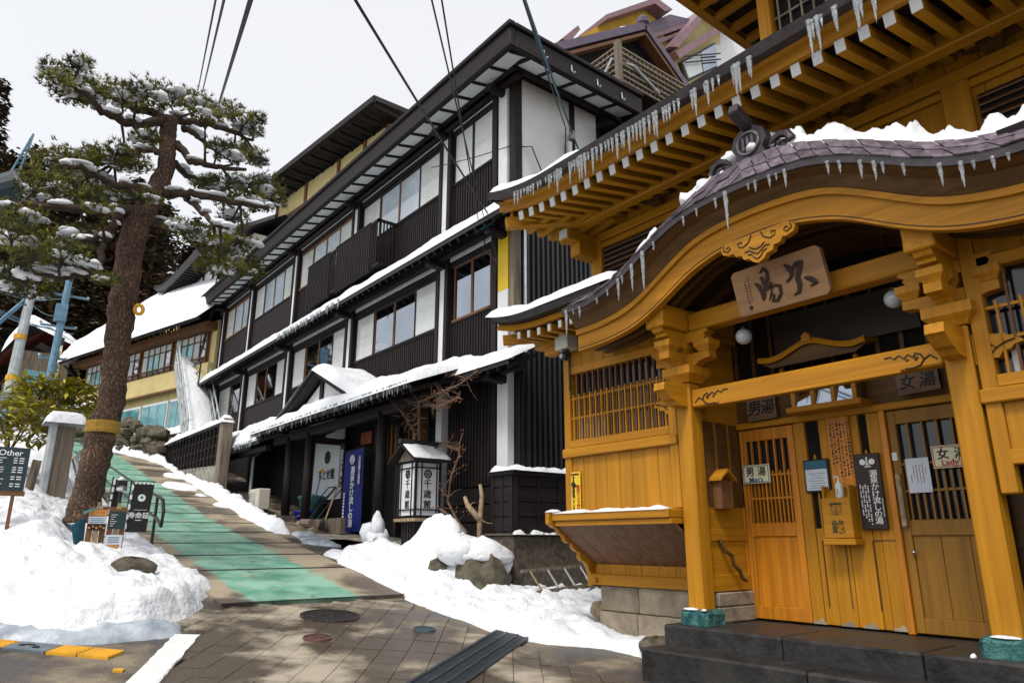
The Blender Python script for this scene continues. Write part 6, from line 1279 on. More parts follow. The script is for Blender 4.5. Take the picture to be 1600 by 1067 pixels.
for i in range(len(tp) - 1):
    for k in range(5):
        f = k / 5; P2.append(tp[i].lerp(tp[i + 1], f)); R2.append((PINE['r'][i] * (1 - f) + PINE['r'][i + 1] * f) * (1 + .06 * math.sin(i * 7 + k * 2.1)))
P2.append(tp[-1]); R2.append(.1)
mb = MB().tube(P2, R2, 18)
V = np.array(mb.v); nz_ = np.array([fnoise(v[0] * 9 + v[1] * 4, v[2] * 5, 9) for v in V])
cen = np.repeat(np.array([tuple(p) for p in P2]), 18, 0); dv = V - cen; mb.v = [tuple(p) for p in cen + dv * (1 + .35 * nz_)[:, None]]
mb.build('trunk', 'pine_bark', PT, True)
mb = MB(); nodes = []
for pts, r in PINE['branches']:
    P = [Vector(p) for p in pts]; Q = []; n = len(P)
    for i in range(n - 1):
        for k in range(4): f = k / 4; Q.append(P[i].lerp(P[i + 1], f) + Vector((random.uniform(-.03, .03), random.uniform(-.04, .04), random.uniform(-.03, .03))))
    Q.append(P[-1]); m_ = len(Q)
    MB().tube(Q, [r * 1.15 * (1 - .75 * i / m_) + .008 for i in range(m_)], 8).build('branch', 'branch_bark', PT, True)
    nodes += Q[2:]
pads = [(Vector(p[:3]), p[3]) for p in PINE['pads']]
tw = MB()
for c, r in pads:
    q = min(nodes, key=lambda a: (a - c).length); mid = q.lerp(c, .5) + Vector((random.uniform(-.1, .1), random.uniform(-.1, .1), random.uniform(-.12, .02)))
    tw.tube([q, mid, c + Vector((0, 0, -r * .25))], [.026, .02, .012], 5)
    for k in range(5):
        a = random.random() * 6.28; e = c + Vector((math.cos(a) * r, math.sin(a) * r, random.uniform(-.15, .15) * r)); tw.tube([mid.lerp(c, .6), c.lerp(e, .5) - Vector((0, 0, .05)), e], [.012, .009, .004], 4, False)
tw.build('twigs', 'branch_bark', PT, kind='stuff')
nd = MB()
def tuft(mb, c, L_, n, w):
    ax = Vector((random.gauss(0, .6), random.gauss(0, .6), .75)).normalized()
    for k in range(n):
        d = (ax + Vector((random.gauss(0, .6), random.gauss(0, .6), random.gauss(0, .5)))).normalized(); s_ = d.cross(Vector((random.random() - .5, random.random() - .5, random.random() - .5))).normalized() * w
        mb.add([c - s_, c + s_, c + d * L_ * random.uniform(.7, 1.1)], [(0, 1, 2)])
for c, r in pads:
    for k in range(int(40 + 160 * r)):
        a = random.random() * 6.28; rr = r * math.sqrt(random.random()) * 1.15
        tuft(nd, c + Vector((math.cos(a) * rr, math.sin(a) * rr, random.gauss(0, .24) * r + .02)), random.uniform(.08, .14), 10, .0085)
nd.build('needles', 'needle', PT, kind='stuff')
def blob(mb, c, rx, ry, rz, seed, n=10, m_=7, flat=.35):
    vs = []
    for i in range(m_ + 1):
        ph = math.pi * i / m_
        for k in range(n):
            th = 2 * math.pi * k / n; q = 1 + .8 * float(fnoise(math.cos(th) * 1.7 + seed, math.sin(th) * 1.7 + ph * 1.3, seed % 97))
            z = math.cos(ph); z = z if z > 0 else z * flat
            vs.append((c[0] + rx * q * math.sin(ph) * math.cos(th), c[1] + ry * q * math.sin(ph) * math.sin(th), c[2] + rz * q * z))
    fs = [(i * n + k, i * n + (k + 1) % n, (i + 1) * n + (k + 1) % n, (i + 1) * n + k) for i in range(m_) for k in range(n)]
    mb.add(vs, fs)
sn = MB()
for i, (c, r) in enumerate(pads):
    for k in range(2 if random.random() < .75 else 1):
        if random.random() < .18: continue
        o = Vector((random.uniform(-.5, .5) * r, random.uniform(-.5, .5) * r, r * .06))
        for j in range(random.choice((2, 3, 4, 5))):
            s_ = r * random.uniform(.2, .48); blob(sn, c + o + Vector((random.gauss(0, .3) * r, random.gauss(0, .3) * r, random.uniform(-.06, .14) * r)), s_ * random.uniform(.9, 1.5), s_, s_ * random.uniform(.5, .85), i * 17 + k * 5 + j, 9, 6, .6)
for i, q in enumerate(nodes):
    if random.random() < .3: blob(sn, q + Vector((0, 0, .06)), random.uniform(.08, .2), random.uniform(.06, .12), random.uniform(.05, .09), 300 + i)
sn.build('snow_load', 'snow', PT, True, kind='stuff')
c = tp[4]; MB().lathe([(.235, -.09), (.25, -.06), (.245, 0), (.25, .05), (.235, .09)], (c.x + .02, c.y, c.z), 18).build('rope_wrap', 'rope', None, label='yellow straw rope wrapped round the pine trunk', cat='rope')
c = Vector((2.0, 12.27, 5.18)); MB().tube([(2.02 + .06 * math.cos(k * .35), 12.26, 5.19 + .075 * math.sin(k * .35)) for k in range(19)], .03, 7, False).build('orange_ring', 'tactile', None, label='orange ring fixed to the pine trunk', cat='ring')
# ================================================================== SNOW ON THE GROUND
def inside(x, y, poly):
    c = np.zeros(x.shape, bool); n = len(poly)
    for i in range(n):
        x1, y1 = poly[i]; x2, y2 = poly[(i + 1) % n]
        cond = ((y1 > y) != (y2 > y)); xi = (x2 - x1) * (y - y1) / ((y2 - y1) if y2 != y1 else 1e-9) + x1
        c ^= cond & (x < xi)
    return c
def edist(x, y, poly):
    d = np.full(x.shape, 1e9); n = len(poly)
    for i in range(n):
        x1, y1 = poly[i]; x2, y2 = poly[(i + 1) % n]; dx, dy = x2 - x1, y2 - y1; L2 = dx * dx + dy * dy + 1e-9
        t = np.clip(((x - x1) * dx + (y - y1) * dy) / L2, 0, 1); d = np.minimum(d, np.hypot(x - x1 - t * dx, y - y1 - t * dy))
    return d
def snow_patch(lab, poly, hfn, res=.07, edge=.18, amp=.1, rag=.16, seed=1, m='snow', fr=1.6, base=None, lumps=.03):
    p = np.array(poly); x0, y0 = p.min(0) - .3; x1, y1 = p.max(0) + .3
    xs = np.arange(x0, x1, res); ys = np.arange(y0, y1, res); X, Y = np.meshgrid(xs, ys)
    sd = np.where(inside(X, Y, poly), 1, -1) * edist(X, Y, poly)
    sd = sd + rag * 2 * fnoise(X * 1.8, Y * 1.8, seed + 5) + rag * .8 * fnoise(X * 7, Y * 7, seed + 6)
    prof = np.clip(sd / edge, 0, 1) ** .75
    h = hfn(X, Y) * prof * (1 + amp * 4 * fnoise(X * fr, Y * fr, seed)) + prof * lumps * 2 * fnoise(X * 6, Y * 6, seed + 2)
    h = h + prof * .015 * fnoise(X * 22, Y * 22, seed + 9)
    B = gz(Y) if base is None else base(X, Y)
    Z = np.where(sd > 0, B + .025 + h, B + .025 - np.clip(-sd * 1.2, 0, .12))
    keep = sd > -res * 4
    idx = -np.ones(X.shape, int); mb = MB(); k = 0; vs = []
    need = np.zeros(X.shape, bool); cell = keep[:-1, :-1] & keep[1:, :-1] & keep[:-1, 1:] & keep[1:, 1:]
    need[:-1, :-1] |= cell; need[1:, :-1] |= cell; need[:-1, 1:] |= cell; need[1:, 1:] |= cell
    ii = np.argwhere(need); idx[need] = np.arange(len(ii))
    mb.v = list(zip(X[need].tolist(), Y[need].tolist(), Z[need].tolist()))
    cc = np.argwhere(cell); mb.f = [(int(idx[i, j]), int(idx[i, j + 1]), int(idx[i + 1, j + 1]), int(idx[i + 1, j])) for i, j in cc]
    return props(mb.build('snow', m, None, True), lab, 'snow', kind='stuff')
def S(a, b, t): t = np.clip((t - a) / (b - a), 0, 1); return t * t * (3 - 2 * t)
# left bank round the pine
def hA(x, y):
    yf = 8.55 + np.clip(1.6 - x, 0, 3) * .55
    a = .17 + .33 * np.clip(y - yf, 0, 9) ** .85; b = .1 + .2 * np.clip(3.2 - x, 0, 1.4) + .6 * np.clip(1.8 - x, 0, 9); c = .86 + .0 * x
    h = np.minimum(np.minimum(a, b), c); return h - .35 * np.exp(-((x - 1.75) ** 2 / .35 + (y - 10.9) ** 2 / .6)) * (h > .5) * .6
snow_patch('deep bank of ploughed snow round the foot of the pine', [(-6, 12.2), (-1, 10.3), (.65, 9.2), (1.2, 8.62), (2.0, 8.6), (2.35, 8.95), (2.8, 9.8), (3.1, 10.7), (3.0, 11.6), (3.1, 12.6), (3.0, 14), (3.05, 17), (3.0, 21), (-6, 21)], hA, .06, .15, .09, .12, 2, 'dirty_snow', 1.4, lumps=.12)
snow_patch('grey-blue refrozen slush along the front of the snow bank', [(-1, 10.2), (.65, 9.15), (1.2, 8.6), (2.1, 8.6), (2.3, 8.85), (2.15, 8.4), (1.15, 8.3), (.5, 8.8), (-1, 9.8)], lambda x, y: .09 + 0 * x, .045, .14, .25, .1, 3, 'ice_lip', lumps=.05)
snow_patch('low lump of snow at the kerb in front of the tactile blocks', [(.1, 9.0), (.45, 8.7), (.52, 8.1), (.3, 7.6), (-.6, 7.5), (-.8, 8.6)], lambda x, y: .16 + 0 * x, .04, .12, .15, .08, 4)
def hB(x, y): return .08 + .95 * np.exp(-((x - 6.95) ** 2 / .34 + (y - 10.75) ** 2 / .75)) + .12 * np.exp(-((x - 6.9) ** 2 / .3 + (y - 9.6) ** 2 / .4)) + .25 * np.exp(-((x - 6.7) ** 2 / .2 + (y - 12.4) ** 2 / .3)) + .10 * np.exp(-((x - 6.6) ** 2 / .8 + (y - 7.4) ** 2 / 1.2))
snow_patch('heaped snow below the lantern spreading along the bathhouse foundation', [(6.1, 13.1), (5.75, 12.2), (5.75, 11.2), (5.7, 10.2), (5.62, 9.2), (5.55, 8.2), (5.5, 7.3), (5.75, 6.6), (6.2, 6.1), (6.25, 5.5), (6.6, 5.05), (6.9, 5.2), (6.7, 6.7), (7.6, 7.2), (9.2, 7.5), (9.2, 9.4), (7.4, 9.4), (7.4, 10.3), (7.95, 10.4), (7.95, 12), (6.9, 13.2)], hB, .06, .14, .08, .13, 8, 'snow', 1.7, lumps=.12)
snow_patch('ridge of shovelled snow along the garage side of the lane', [(5.68, 15.7), (6.1, 15.5), (6.3, 18), (6.3, 21.5), (6.2, 22), (6.15, 26), (5.95, 26), (5.85, 22), (5.8, 18.5)], lambda x, y: .24 - .08 * S(21, 24, y), .07, .15, .15, .14, 12, lumps=.08)
snow_patch('snow fringe along the stone bank at the top of the lane', [(6.2, 26.2), (6.25, 29), (4.8, 33), (4.5, 32.8), (5.8, 28.5)], lambda x, y: .3 + 0 * x, .09, .2, .2, .2, 14, lumps=.1)
snow_patch('deep untouched snow in the yard left of the lane', [(-9, 21.2), (2.8, 21.2), (2.6, 26), (2.0, 32), (-1, 40), (-3, 47), (-14, 47)], lambda x, y: .9 + .02 * x, .22, .5, .1, .2, 15, fr=.7, lumps=.2)
snow_patch('thin icy slush in front of the porch step', [(5.95, 14.4), (6.6, 14.0), (6.65, 15.6), (6.2, 15.5)], lambda x, y: .03 + 0 * x, .05, .1, .2, .16, 16, 'ice_lip')
for i, (x, y, r) in enumerate(((5.9, 17.6, .25), (5.75, 19.2, .22), (5.4, 22.3, .5), (5.75, 24.5, .4), (5.6, 20.8, .18), (6.1, 12.9, .25))):
    snow_patch('small leftover patch of snow on the wet lane', [(x + r * math.cos(a), y + 1.6 * r * math.sin(a)) for a in np.linspace(0, 6.1, 9)], lambda x, y: .05 + 0 * x, .05, .1, .2, .12, 20 + i)['group'] = 'leftover snow patches on the lane'
mb = MB(); [blob(mb, (6.75 + random.uniform(-.1, .1), 12.75 + random.uniform(-.2, .2), 1.45 + k * .1), .26 - .03 * k, .26 - .03 * k, .2, 600 + k, 12, 8, .9) for k in range(6)]; props(mb.build('snow', 'snow', None, True), 'lumpy cone of snow against the nearest porch post', 'snow', kind='stuff')
# rocks in the heap and bank
def rock(x, y, z, sx, sy, sz, lab, seed):
    mb = MB(); blob(mb, (x, y, z), sx, sy, sz, seed, 14, 9, .9); V = np.array(mb.v); mb.v = [tuple(v) for v in V]
    return mb.build('rock', 'rock', None, False, label=lab, cat='rock')
rock(6.95, 9.5, .95, .5, .45, .6, 'mossy boulder half buried in the snow heap by the plinth', 41); rock(6.55, 10.1, .95, .3, .26, .38, 'smaller dark boulder in the snow heap below the lantern', 42); rock(2.0, 10.05, 1.28, .26, .16, .12, 'dark rock poking out of the snow bank', 43); rock(6.35, 5.5, .5, .22, .2, .1, 'flat dark stone in slush beside the steps', 44)
mb = MB(); blob(mb, (6.98, 9.6, 1.36), .5, .45, .28, 55, 18, 12, .55); blob(mb, (7.25, 9.4, 1.2), .16, .16, .2, 56, 16, 9, .8); blob(mb, (6.75, 9.85, 1.4), .4, .4, .3, 57, 16, 9, .7); props(mb.build('snow', 'snow', None, True), 'snow cap on the mossy boulder by the plinth', 'snow', kind='stuff')
# ================================================================== SNOW ON ROOFS
snow_sheet('snow', lambda u, v: (7.31 + .40 * v, 9.45 + 19.9 * u, 7.6 + .42 * v), .11, 260, 7, None, 'thin line of snow along the inn\'s third floor ledge', 21, nz=.7, fr=1.4)
snow_sheet('snow', lambda u, v: (7.29 + .65 * v, 9.3 + 2.2 * u, 4.63 + .34 * v), .17, 40, 9, None, 'snow on the inn ledge at the plaster corner', 22, nz=.5, fr=1.5)
snow_sheet('snow', lambda u, v: (6.3 + 1.6 * v, 10.95 + 8.55 * u, 4.36 + .62 * v), .26, 130, 20, None, 'thick snow blanket on the inn porch roof', 23, nz=.5, fr=1.3)
for s_ in (-1, 1): snow_sheet('snow', lambda u, v: (6.42 + 1.5 * v, 15.8 + s_ * 2.25 * u * 1.0, 5.52 - .98 * u), .2, 40, 14, None, 'snow on the %s slope of the little porch dormer' % ('uphill' if s_ > 0 else 'downhill'), 24 + s_, nz=.4)
snow_sheet('snow', lambda u, v: (6.55 + 1.4 * v, 19.5 + 4.7 * u, 4.26 + .6 * v), .42, 60, 16, None, 'deep snow on the low garage roof beside the porch', 26, nz=.4)
snow_sheet('snow', lambda u, v: (6.15 + .4 * v, 21.5 + 7.0 * u, 4.98), .2, 70, 8, None, 'snow strip on top of the black lattice fence', 27, nz=.6)
snow_sheet('snow', lambda u, v: (7.46 + 2.2 * u, 9.42 + .7 * v, 2.76), .09, 50, 12, None, 'crusty snow on the dark timber cupboard', 28, nz=1.4, fr=5)
snow_sheet('snow', lambda u, v: (7.46 + 2.2 * u, 9.38 + .16 * v, 1.71), .05, 60, 6, None, 'snow crumbs on the plinth edge', 29, nz=2.2, fr=6)
for s_ in (-1, 1): snow_sheet('snow', lambda u, v: (6.66 + .84 * u, 11.775 + s_ * (.06 + .42 * v), 3.36 - .3 * v), .045, 24, 12, None, 'thin icy snow on the %s slope of the lantern roof' % ('uphill' if s_ > 0 else 'downhill'), 30 + s_, nz=.8, fr=4)
snow_sheet('snow', lambda u, v: (5.4 + .8 * v, 7.42 - 2.3 * u, sz(7.38 - 2.3 * u) + .22 * v), .12, 46, 12, None, 'snow strip on the bathhouse skirt roof over the bay', 33, nz=.4)
snow_sheet('snow', lambda u, v: (5.4 + .7 * v, 7.4 - 1.7 * u, ez(7.4 - 1.7 * u) + .05 + .35 * v), .14, 36, 10, None, 'snow lying at the upturned tip of the upper eave', 34, nz=.5)
def kz(y): return float(np.interp(y, cy, zS))
snow_sheet('snow', lambda u, v: (5.58 + 1.3 * v, 3.15 - 2.2 * u, kz(3.15 - 2.2 * u) + .02 + .05 * v), .17, 130, 22, None, 'long roll of snow on the curved gable beyond the ridge tile', 35, nz=1.1, fr=7)
snow_sheet('snow', lambda u, v: (5.56 + .9 * v, 3.66 + .75 * u, kz(3.66 + .75 * u) + .02 + .05 * v), .24, 24, 14, None, 'snow slumped against the ridge tile on the bay side', 36, nz=.9, fr=4)
snow_sheet('snow', lambda u, v: (5.5 + .5 * v, 4.5 + .35 * u, kz(4.5 + .35 * u) + .0), .22, 14, 12, None, 'ragged clump of snow halfway down the curved gable', 37, nz=1., fr=5)
snow_sheet('snow', lambda u, v: (5.6 + .6 * v, 5.2 + .6 * u, kz(5.2 + .6 * u) + .0), .12, 16, 10, None, 'thin snow where the curved gable meets the skirt roof', 38, nz=.6, fr=3)
mb = MB(); random.seed(5)
for k in range(26):
    q_ = random.uniform(-.75, .55); blob(mb, (5.72 + random.uniform(-.06, .4), 3.4 - q_, 5.38 - .42 * abs(q_) + random.uniform(-.1, .12)), random.uniform(.08, .17), random.uniform(.08, .15), random.uniform(.07, .13), 400 + k, 12, 8, .8)
blob(mb, (6.1, 3.37, 5.42), .4, .16, .14, 420, 14, 8); props(mb.build('snow', 'snow', None, True), 'clotted snow round the ridge tile ornament', 'snow', kind='stuff')
snow_sheet('snow', lambda u, v: (5.89 + .22 * v, 4.9 + 1.8 * u, 1.925), .03, 60, 6, None, 'thin snow line on the bay ledge', 39, nz=1.2, fr=4)
mb = MB(); blob(mb, (5.95, 6.7, 1.935), .09, .1, .035, 430); blob(mb, (6.065, 4.8, .94), .035, .09, .02, 431); blob(mb, (6.06, 4.63, .94), .03, .03, .016, 432); props(mb.build('snow', 'snow', None, True), 'small snow lumps on the bay ledge end and left base stone', 'snow', kind='stuff')
mb = MB(); blob(mb, (6.065, 2.05, .94), .034, .11, .016, 433); blob(mb, (5.98, 2.25, .8), .04, .02, .025, 434); props(mb.build('snow', 'snow', None, True), 'small snow lumps on the ladies\' side base stone', 'snow', kind='stuff')
# ================================================================== ICICLES
def icicle_mesh(seed):
    rs = random.Random(seed); P = []; R_ = []
    for i in range(9): t_ = i / 8; P.append((rs.uniform(-.006, .006) * (1 - t_), rs.uniform(-.006, .006) * (1 - t_), -t_ + .06)); R_.append((.034 * (1 - t_) ** .8 + .003) * (1 + .1 * math.sin(i * 2.3 + seed)))
    return MB().tube(P, R_, 7).mesh('icicle', 'ice', smooth=True)
IC = [icicle_mesh(s_) for s_ in range(4)]
def icicle(x, y, z, L_, lab, grp):
    k = .4 + .7 * L_; o = link('icicle', random.choice(IC), None, (x, y, z), (0, 0, random.random() * 6), (k, k, L_)); props(o, lab, 'icicle', grp)
random.seed(11)
y = 6.75
while y > 3.45:
    if random.random() < .8: icicle(5.385, y, ez(y) - .03, random.choice((.12, .16, .2, .24, .3, .34)) * (.7 if y > 6 else 1), 'clear icicle in the dense row along the upper eave', 'icicles of the upper eave row')
    y -= random.uniform(.03, .075)
for c, n in ((3.22, 6), (2.42, 8), (1.98, 5)):
    for k in range(n): icicle(5.385, c + random.uniform(-.14, .14), ez(c) - .03, random.uniform(.12, .4), 'clear icicle in a separate cluster on the upper eave', 'icicle clusters of the upper eave')
y = 5.75
while y > 1.15:
    big = random.random() < .22
    if random.random() < .8: icicle(5.352, y, float(np.interp(y, cy, zR)) - .04, random.uniform(.25, .5) if big else random.uniform(.06, .22), 'icicle hanging from the curved gable\'s copper lip', 'icicles of the curved gable')
    y -= random.uniform(.06, .17)
mb = MB()
for k in range(120):
    y = random.uniform(11.0, 19.4); L_ = random.uniform(.05, .22); mb.tube([(6.33, y, 4.42), (6.33, y, 4.42 - L_)], [.03, .004], 5)
for k in range(50):
    y = random.uniform(16.5, 21); L_ = random.uniform(.05, .22); mb.tube([(7.3, y, 7.66), (7.3, y, 7.62 - L_)], [.025, .004], 5)
for k in range(60):
    y = random.uniform(19.5, 24); L_ = random.uniform(.05, .2); mb.tube([(6.56, y, 4.3), (6.56, y, 4.3 - L_)], [.03, .004], 5)
props(mb.build('ice_fringe', 'ice', None), 'fine fringe of ice along the inn porch and ledge edges', 'ice', kind='stuff')
# ================================================================== PROPS BY THE PINE
ty = 11.55; RYp = RY
t = thing('menu_stand', 'dark slate price board headed Other standing in the snow', 'sign', (.5, 11, 2))
Bx(.0, .82, 10.98, 11.02, 2.2, 2.74, c=.006).build('board', 'slate_board', t); Bx(-.02, .84, 10.99, 11.03, 2.14, 2.2).build('lower_rail', 'brown_wood_x', t); text('Other', .1, 'white_ink', t, (.62, 10.976, 2.67), RY, off=.002); Bx(.43, .436, 10.977, 10.98, 2.24, 2.7).build('divider', 'white_ink', t)
Bx(.2, .24, 11.0, 11.03, 1.6, 2.15).build('leg', 'brown_wood_z', t); Bx(.7, .74, 11.0, 11.03, 1.6, 2.15).build('leg', 'brown_wood_z', t)
for k in range(13):
    z = 2.6 - k * .029
    if k in (3, 7, 10): continue
    Bx(.46, .46 + random.uniform(.08, .15), 10.977, 10.98, z, z + .008).build('text_line', 'white_ink', t); Bx(.66, .70, 10.977, 10.98, z, z + .012).build('text_line', 'white_ink', t); Bx(.72, .77, 10.977, 10.98, z, z + .012).build('text_line', 'white_ink', t)
for i, (x0, x1, lab) in enumerate(((1.66, 1.90, 'wood slat sandwich board with food photos and orange heading'), (1.91, 2.14, 'wood slat sandwich board with black menu and white leaflet'))):
    t = thing('sandwich_board', lab + ' leaning by the pine', 'sign', (x0, ty, 1.45)); D = .0
    w = (x1 - x0) / 3
    for k in range(3): Bx(x0 + k * w + .004, x0 + (k + 1) * w - .004, ty, ty + .02, 1.42, 2.06, c=.003).build('slat', 'log_end' if k == 1 else 'brown_wood_z', t)
    Bx(x0, x1, ty - .012, ty, 1.98, 2.03).build('top_rail', 'brown_wood_x', t); Bx(x0 + .1, x0 + .14, ty + .01, ty + .03, 2.0, 2.12).build('prop', 'log_end', t)
    if i == 0:
        Bx(x0 + .01, x1 - .01, ty - .016, ty - .012, 1.93, 2.02).build('photo', 'photo_orange', t); Bx(x0 + .01, x1 - .01, ty - .016, ty - .012, 1.83, 1.925).build('leaflet', 'notice', t); Bx(x0 + .01, x1 - .01, ty - .016, ty - .012, 1.74, 1.825).build('photo', 'brown_board', t)
        for k in range(5): MB().lathe([(.012, -.012), (.018, 0), (.008, .014)], (x0 + .03 + k * .045, ty - .02, 1.77 + .02 * (k % 2)), 6).build('food_print', 'photo_orange', t)
        for k in range(3): Bx(x0 + .02, x1 - .03, ty - .018, ty - .016, 1.845 + k * .025, 1.853 + k * .025).build('text_line', 'teal_board', t)
    else:
        Bx(x0 + .01, x1 - .01, ty - .016, ty - .012, 1.76, 2.0).build('menu_sheet', 'slate_board', t); Bx(x0 + .0, x1 - .02, ty - .022, ty - .016, 1.43, 1.68).build('leaflet', 'notice', t); Bx(x0 + .03, x1 - .05, ty - .026, ty - .022, 1.45, 1.55).build('photo', 'photo_orange', t)
        for k in range(6): Bx(x0 + .03, x0 + .07 + .02 * (k % 3), ty - .018, ty - .016, 1.8 + k * .03, 1.806 + k * .03).build('text_line', 'white_ink', t)
        for k in range(3): Bx(x0 + .03, x1 - .06, ty - .025, ty - .022, 1.58 + k * .03, 1.59 + k * .03).build('text_line', 'teal_board', t)
t = thing('teal_panel', 'tilted teal panel leaning against the sandwich boards', 'board', (1.55, 11.6, 1.4))
MB().add([(1.47, 11.5, 1.8), (1.66, 11.7, 1.93), (1.68, 11.72, 1.5), (1.58, 11.55, 1.4), (1.47, 11.53, 1.8), (1.66, 11.73, 1.93), (1.68, 11.75, 1.5), (1.58, 11.58, 1.4)], [(0, 1, 2, 3), (4, 5, 6, 7), (0, 1, 5, 4), (1, 2, 6, 5), (2, 3, 7, 6), (3, 0, 4, 7)]).build('panel', 'teal_board', t)
t = thing('green_ribbon', 'bright green ribbon tied to the sandwich board top', 'ribbon', (1.68, 11.5, 2.0)); MB().strip([[(1.58, 11.5, 1.98), (1.62, 11.49, 2.0), (1.68, 11.5, 2.03), (1.73, 11.5, 2.04)], [(1.6, 11.5, 1.94), (1.64, 11.48, 1.98), (1.7, 11.5, 2.0), (1.75, 11.5, 2.03)]]).build('ribbon', 'bin_green', t)
def flag(x0, x1, z0, z1, y, lab, txt):
    t = thing('black_banner', lab, 'banner', (x0, y, z0)); tl = .03
    MB().add([(x0, y, z0), (x1, y, z0), (x1 + tl, y, z1), (x0 + tl, y, z1), (x0, y + .012, z0), (x1, y + .012, z0), (x1 + tl, y + .012, z1), (x0 + tl, y + .012, z1)], [(0, 1, 2, 3), (4, 5, 6, 7), (0, 1, 5, 4), (1, 2, 6, 5), (2, 3, 7, 6), (3, 0, 4, 7)]).build('cloth', 'black', t)
    MB().tube([(x0 - .03, y + .01, 1.2), (x0 + tl - .03, y + .01, z1 + .04), (x1 + tl + .01, y + .01, z1 + .03)], .012, 6).build('pole', 'black_metal', t)
    for k in range(5):
        z = z0 + (z1 - z0) * (k + .3) / 5; Bx(x0 - .018 + tl * k / 5, x0 + .012 + tl * k / 5, y - .006, y - .002, z, z + .07).build('loop', 'white_ink', t); Bx(x0 + (x1 - x0) * (k + .2) / 5 + tl, x0 + (x1 - x0) * (k + .75) / 5 + tl, y - .006, y - .002, z1 - .012, z1 + .012).build('loop', 'white_ink', t) if txt else None
    if txt:
        xc = (x0 + x1) / 2 + .02; zc_ = z0 + (z1 - z0) * .7
        MB().prism([(xc + .052 * math.cos(k * .35), zc_ + .052 * math.sin(k * .35)) for k in range(18)], 'y', y - .006, y - .002).build('emblem', 'white_ink', t); MB().prism([(xc + .02 * math.cos(k * .5), zc_ + .008 + .02 * math.sin(k * .5)) for k in range(12)], 'y', y - .009, y - .006).build('emblem', 'teal_board', t)
        text('寿命延', .095, 'white_ink', t, (xc - .01, y - .004, z0 + .24), RY, off=.004); Bx(xc - .09, xc + .09, y - .005, y - .002, z0 + .315, z0 + .32).build('text_line', 'white_ink', t); Bx(xc - .05, xc + .03, y - .005, y - .002, z0 + .165, z0 + .175).build('text_line', 'white_ink', t)
flag(2.19, 2.47, 1.72, 2.42, 11.8, 'black banner with white circle emblem and characters beside the sandwich boards', True)
flag(1.99, 2.12, 1.95, 2.48, 12.1, 'narrow black banner partly hidden behind the round lamp', False)
t = thing('snowy_lamp', 'small black lamp with a snow cap and round reflector by the banners', 'lamp', (2.08, 11.9, 2.2)); Bx(2.02, 2.15, 11.86, 12.0, 2.36, 2.46, c=.01).build('housing', 'black', t); MB().lathe([(.02, .05), (.07, .02), (.075, -.02), (.04, -.04)], (2.08, 11.86, 2.33), 12).build('reflector', 'steel', t); mb = MB(); blob(mb, (2.08, 11.93, 2.46), .05, .05, .05, 77); mb.build('snow_cap', 'snow', t); MB().tube([(2.08, 11.95, 1.4), (2.08, 11.95, 2.38)], .015, 6).build('post', 'black_metal', t)
t = thing('handrail', 'black tubular handrail with looped end beside the lane', 'railing', (3.0, 14, 1.5))
for h in (.55, .9): MB().tube([(2.98, y, G(y) + h) for y in (13.6, 16, 19, 22, 25)], .024, 7).build('rail', 'black_metal', t)
MB().tube([(2.98, 13.6, G(13.6) + .9), (2.98, 13.3, G(13.3) + .88), (2.98, 13.15, G(13) + .72), (2.98, 13.2, G(13) + .5), (2.98, 13.6, G(13.6) + .55)], .03, 8).build('loop_end', 'black_metal', t)
for y in (13.7, 17, 20, 23): MB().tube([(2.98, y, G(y) - .1), (2.98, y, G(y) + .9)], .026, 7).build('post', 'black_metal', t)
t = thing('grey_pipe_rail', 'bent grey pipe railing behind the pine trunk', 'railing', (2.2, 18, 2.5))
for pts in ([(2.0, 18.5, 3.6), (1.95, 17.8, 3.1), (2.15, 17.6, 2.6), (2.3, 17.4, 2.2)], [(2.5, 19, 3.7), (2.2, 18.4, 3.3), (2.3, 18, 2.9), (2.2, 17.6, 2.5)]): MB().tube(pts, .05, 7).build('pipe', 'steel', t)
for i, (x, y) in enumerate(((1.18, 15.4), (1.26, 15.5))): props(MB().beam((x, y, 2.35), (x + .06, y, 3.0), .07, .07).build('stake', 'grey_wood', None), 'short weathered stake standing in the snowy yard', 'stake', 'stakes in the yard snow')
# poles
def pole(x, y, z0, z1, r, m, lab, arms=()):
    t = thing('utility_pole', lab, 'utility pole', (x, y, z0)); MB().tube([(x, y, z0), (x + .1, y, z1)], [r, r * .75], 10).build('shaft', m, t)
    for z, L_ in arms:
        MB().beam((x - L_ / 2, y, z), (x + L_ / 2, y + .2, z + .08), .08, .08).build('cross_arm', 'pole_blue', t)
        for k in range(3): MB().lathe([(.04, 0), (.06, .04), (.03, .1)], (x - L_ / 2 + k * L_ / 2, y + .1 * k, z + .06), 7).build('insulator', 'pole_grey', t)
    return t
t = pole(1.1, 26, 4.5, 9.4, .17, 'pole_grey', 'concrete utility pole with yellow bands and pale blue foot', ((9.1, .9),)); MB().tube([(1.1, 26, 4.3), (1.12, 26, 5.9)], .185, 10).build('foot_band', 'pole_blue', t)
for z in (6.3, 7.6): MB().tube([(1.13, 26, z), (1.135, 26, z + .14)], .18, 10).build('warning_band', 'tactile', t)
MB().beam((.2, 25.5, 7.4), (1.1, 26, 8.9), .1, .1).build('stay', 'pole_blue', t)
t = pole(2.55, 32, 6, 12.3, .16, 'pole_blue', 'slim blue utility pole with cross arms in front of the forest', ((11.0, 1.7), (9.7, 1.2), (8.4, .9)))
Bx(2.35, 2.75, 31.8, 32.1, 9.9, 10.6).build('equipment_box', 'pole_blue', t)
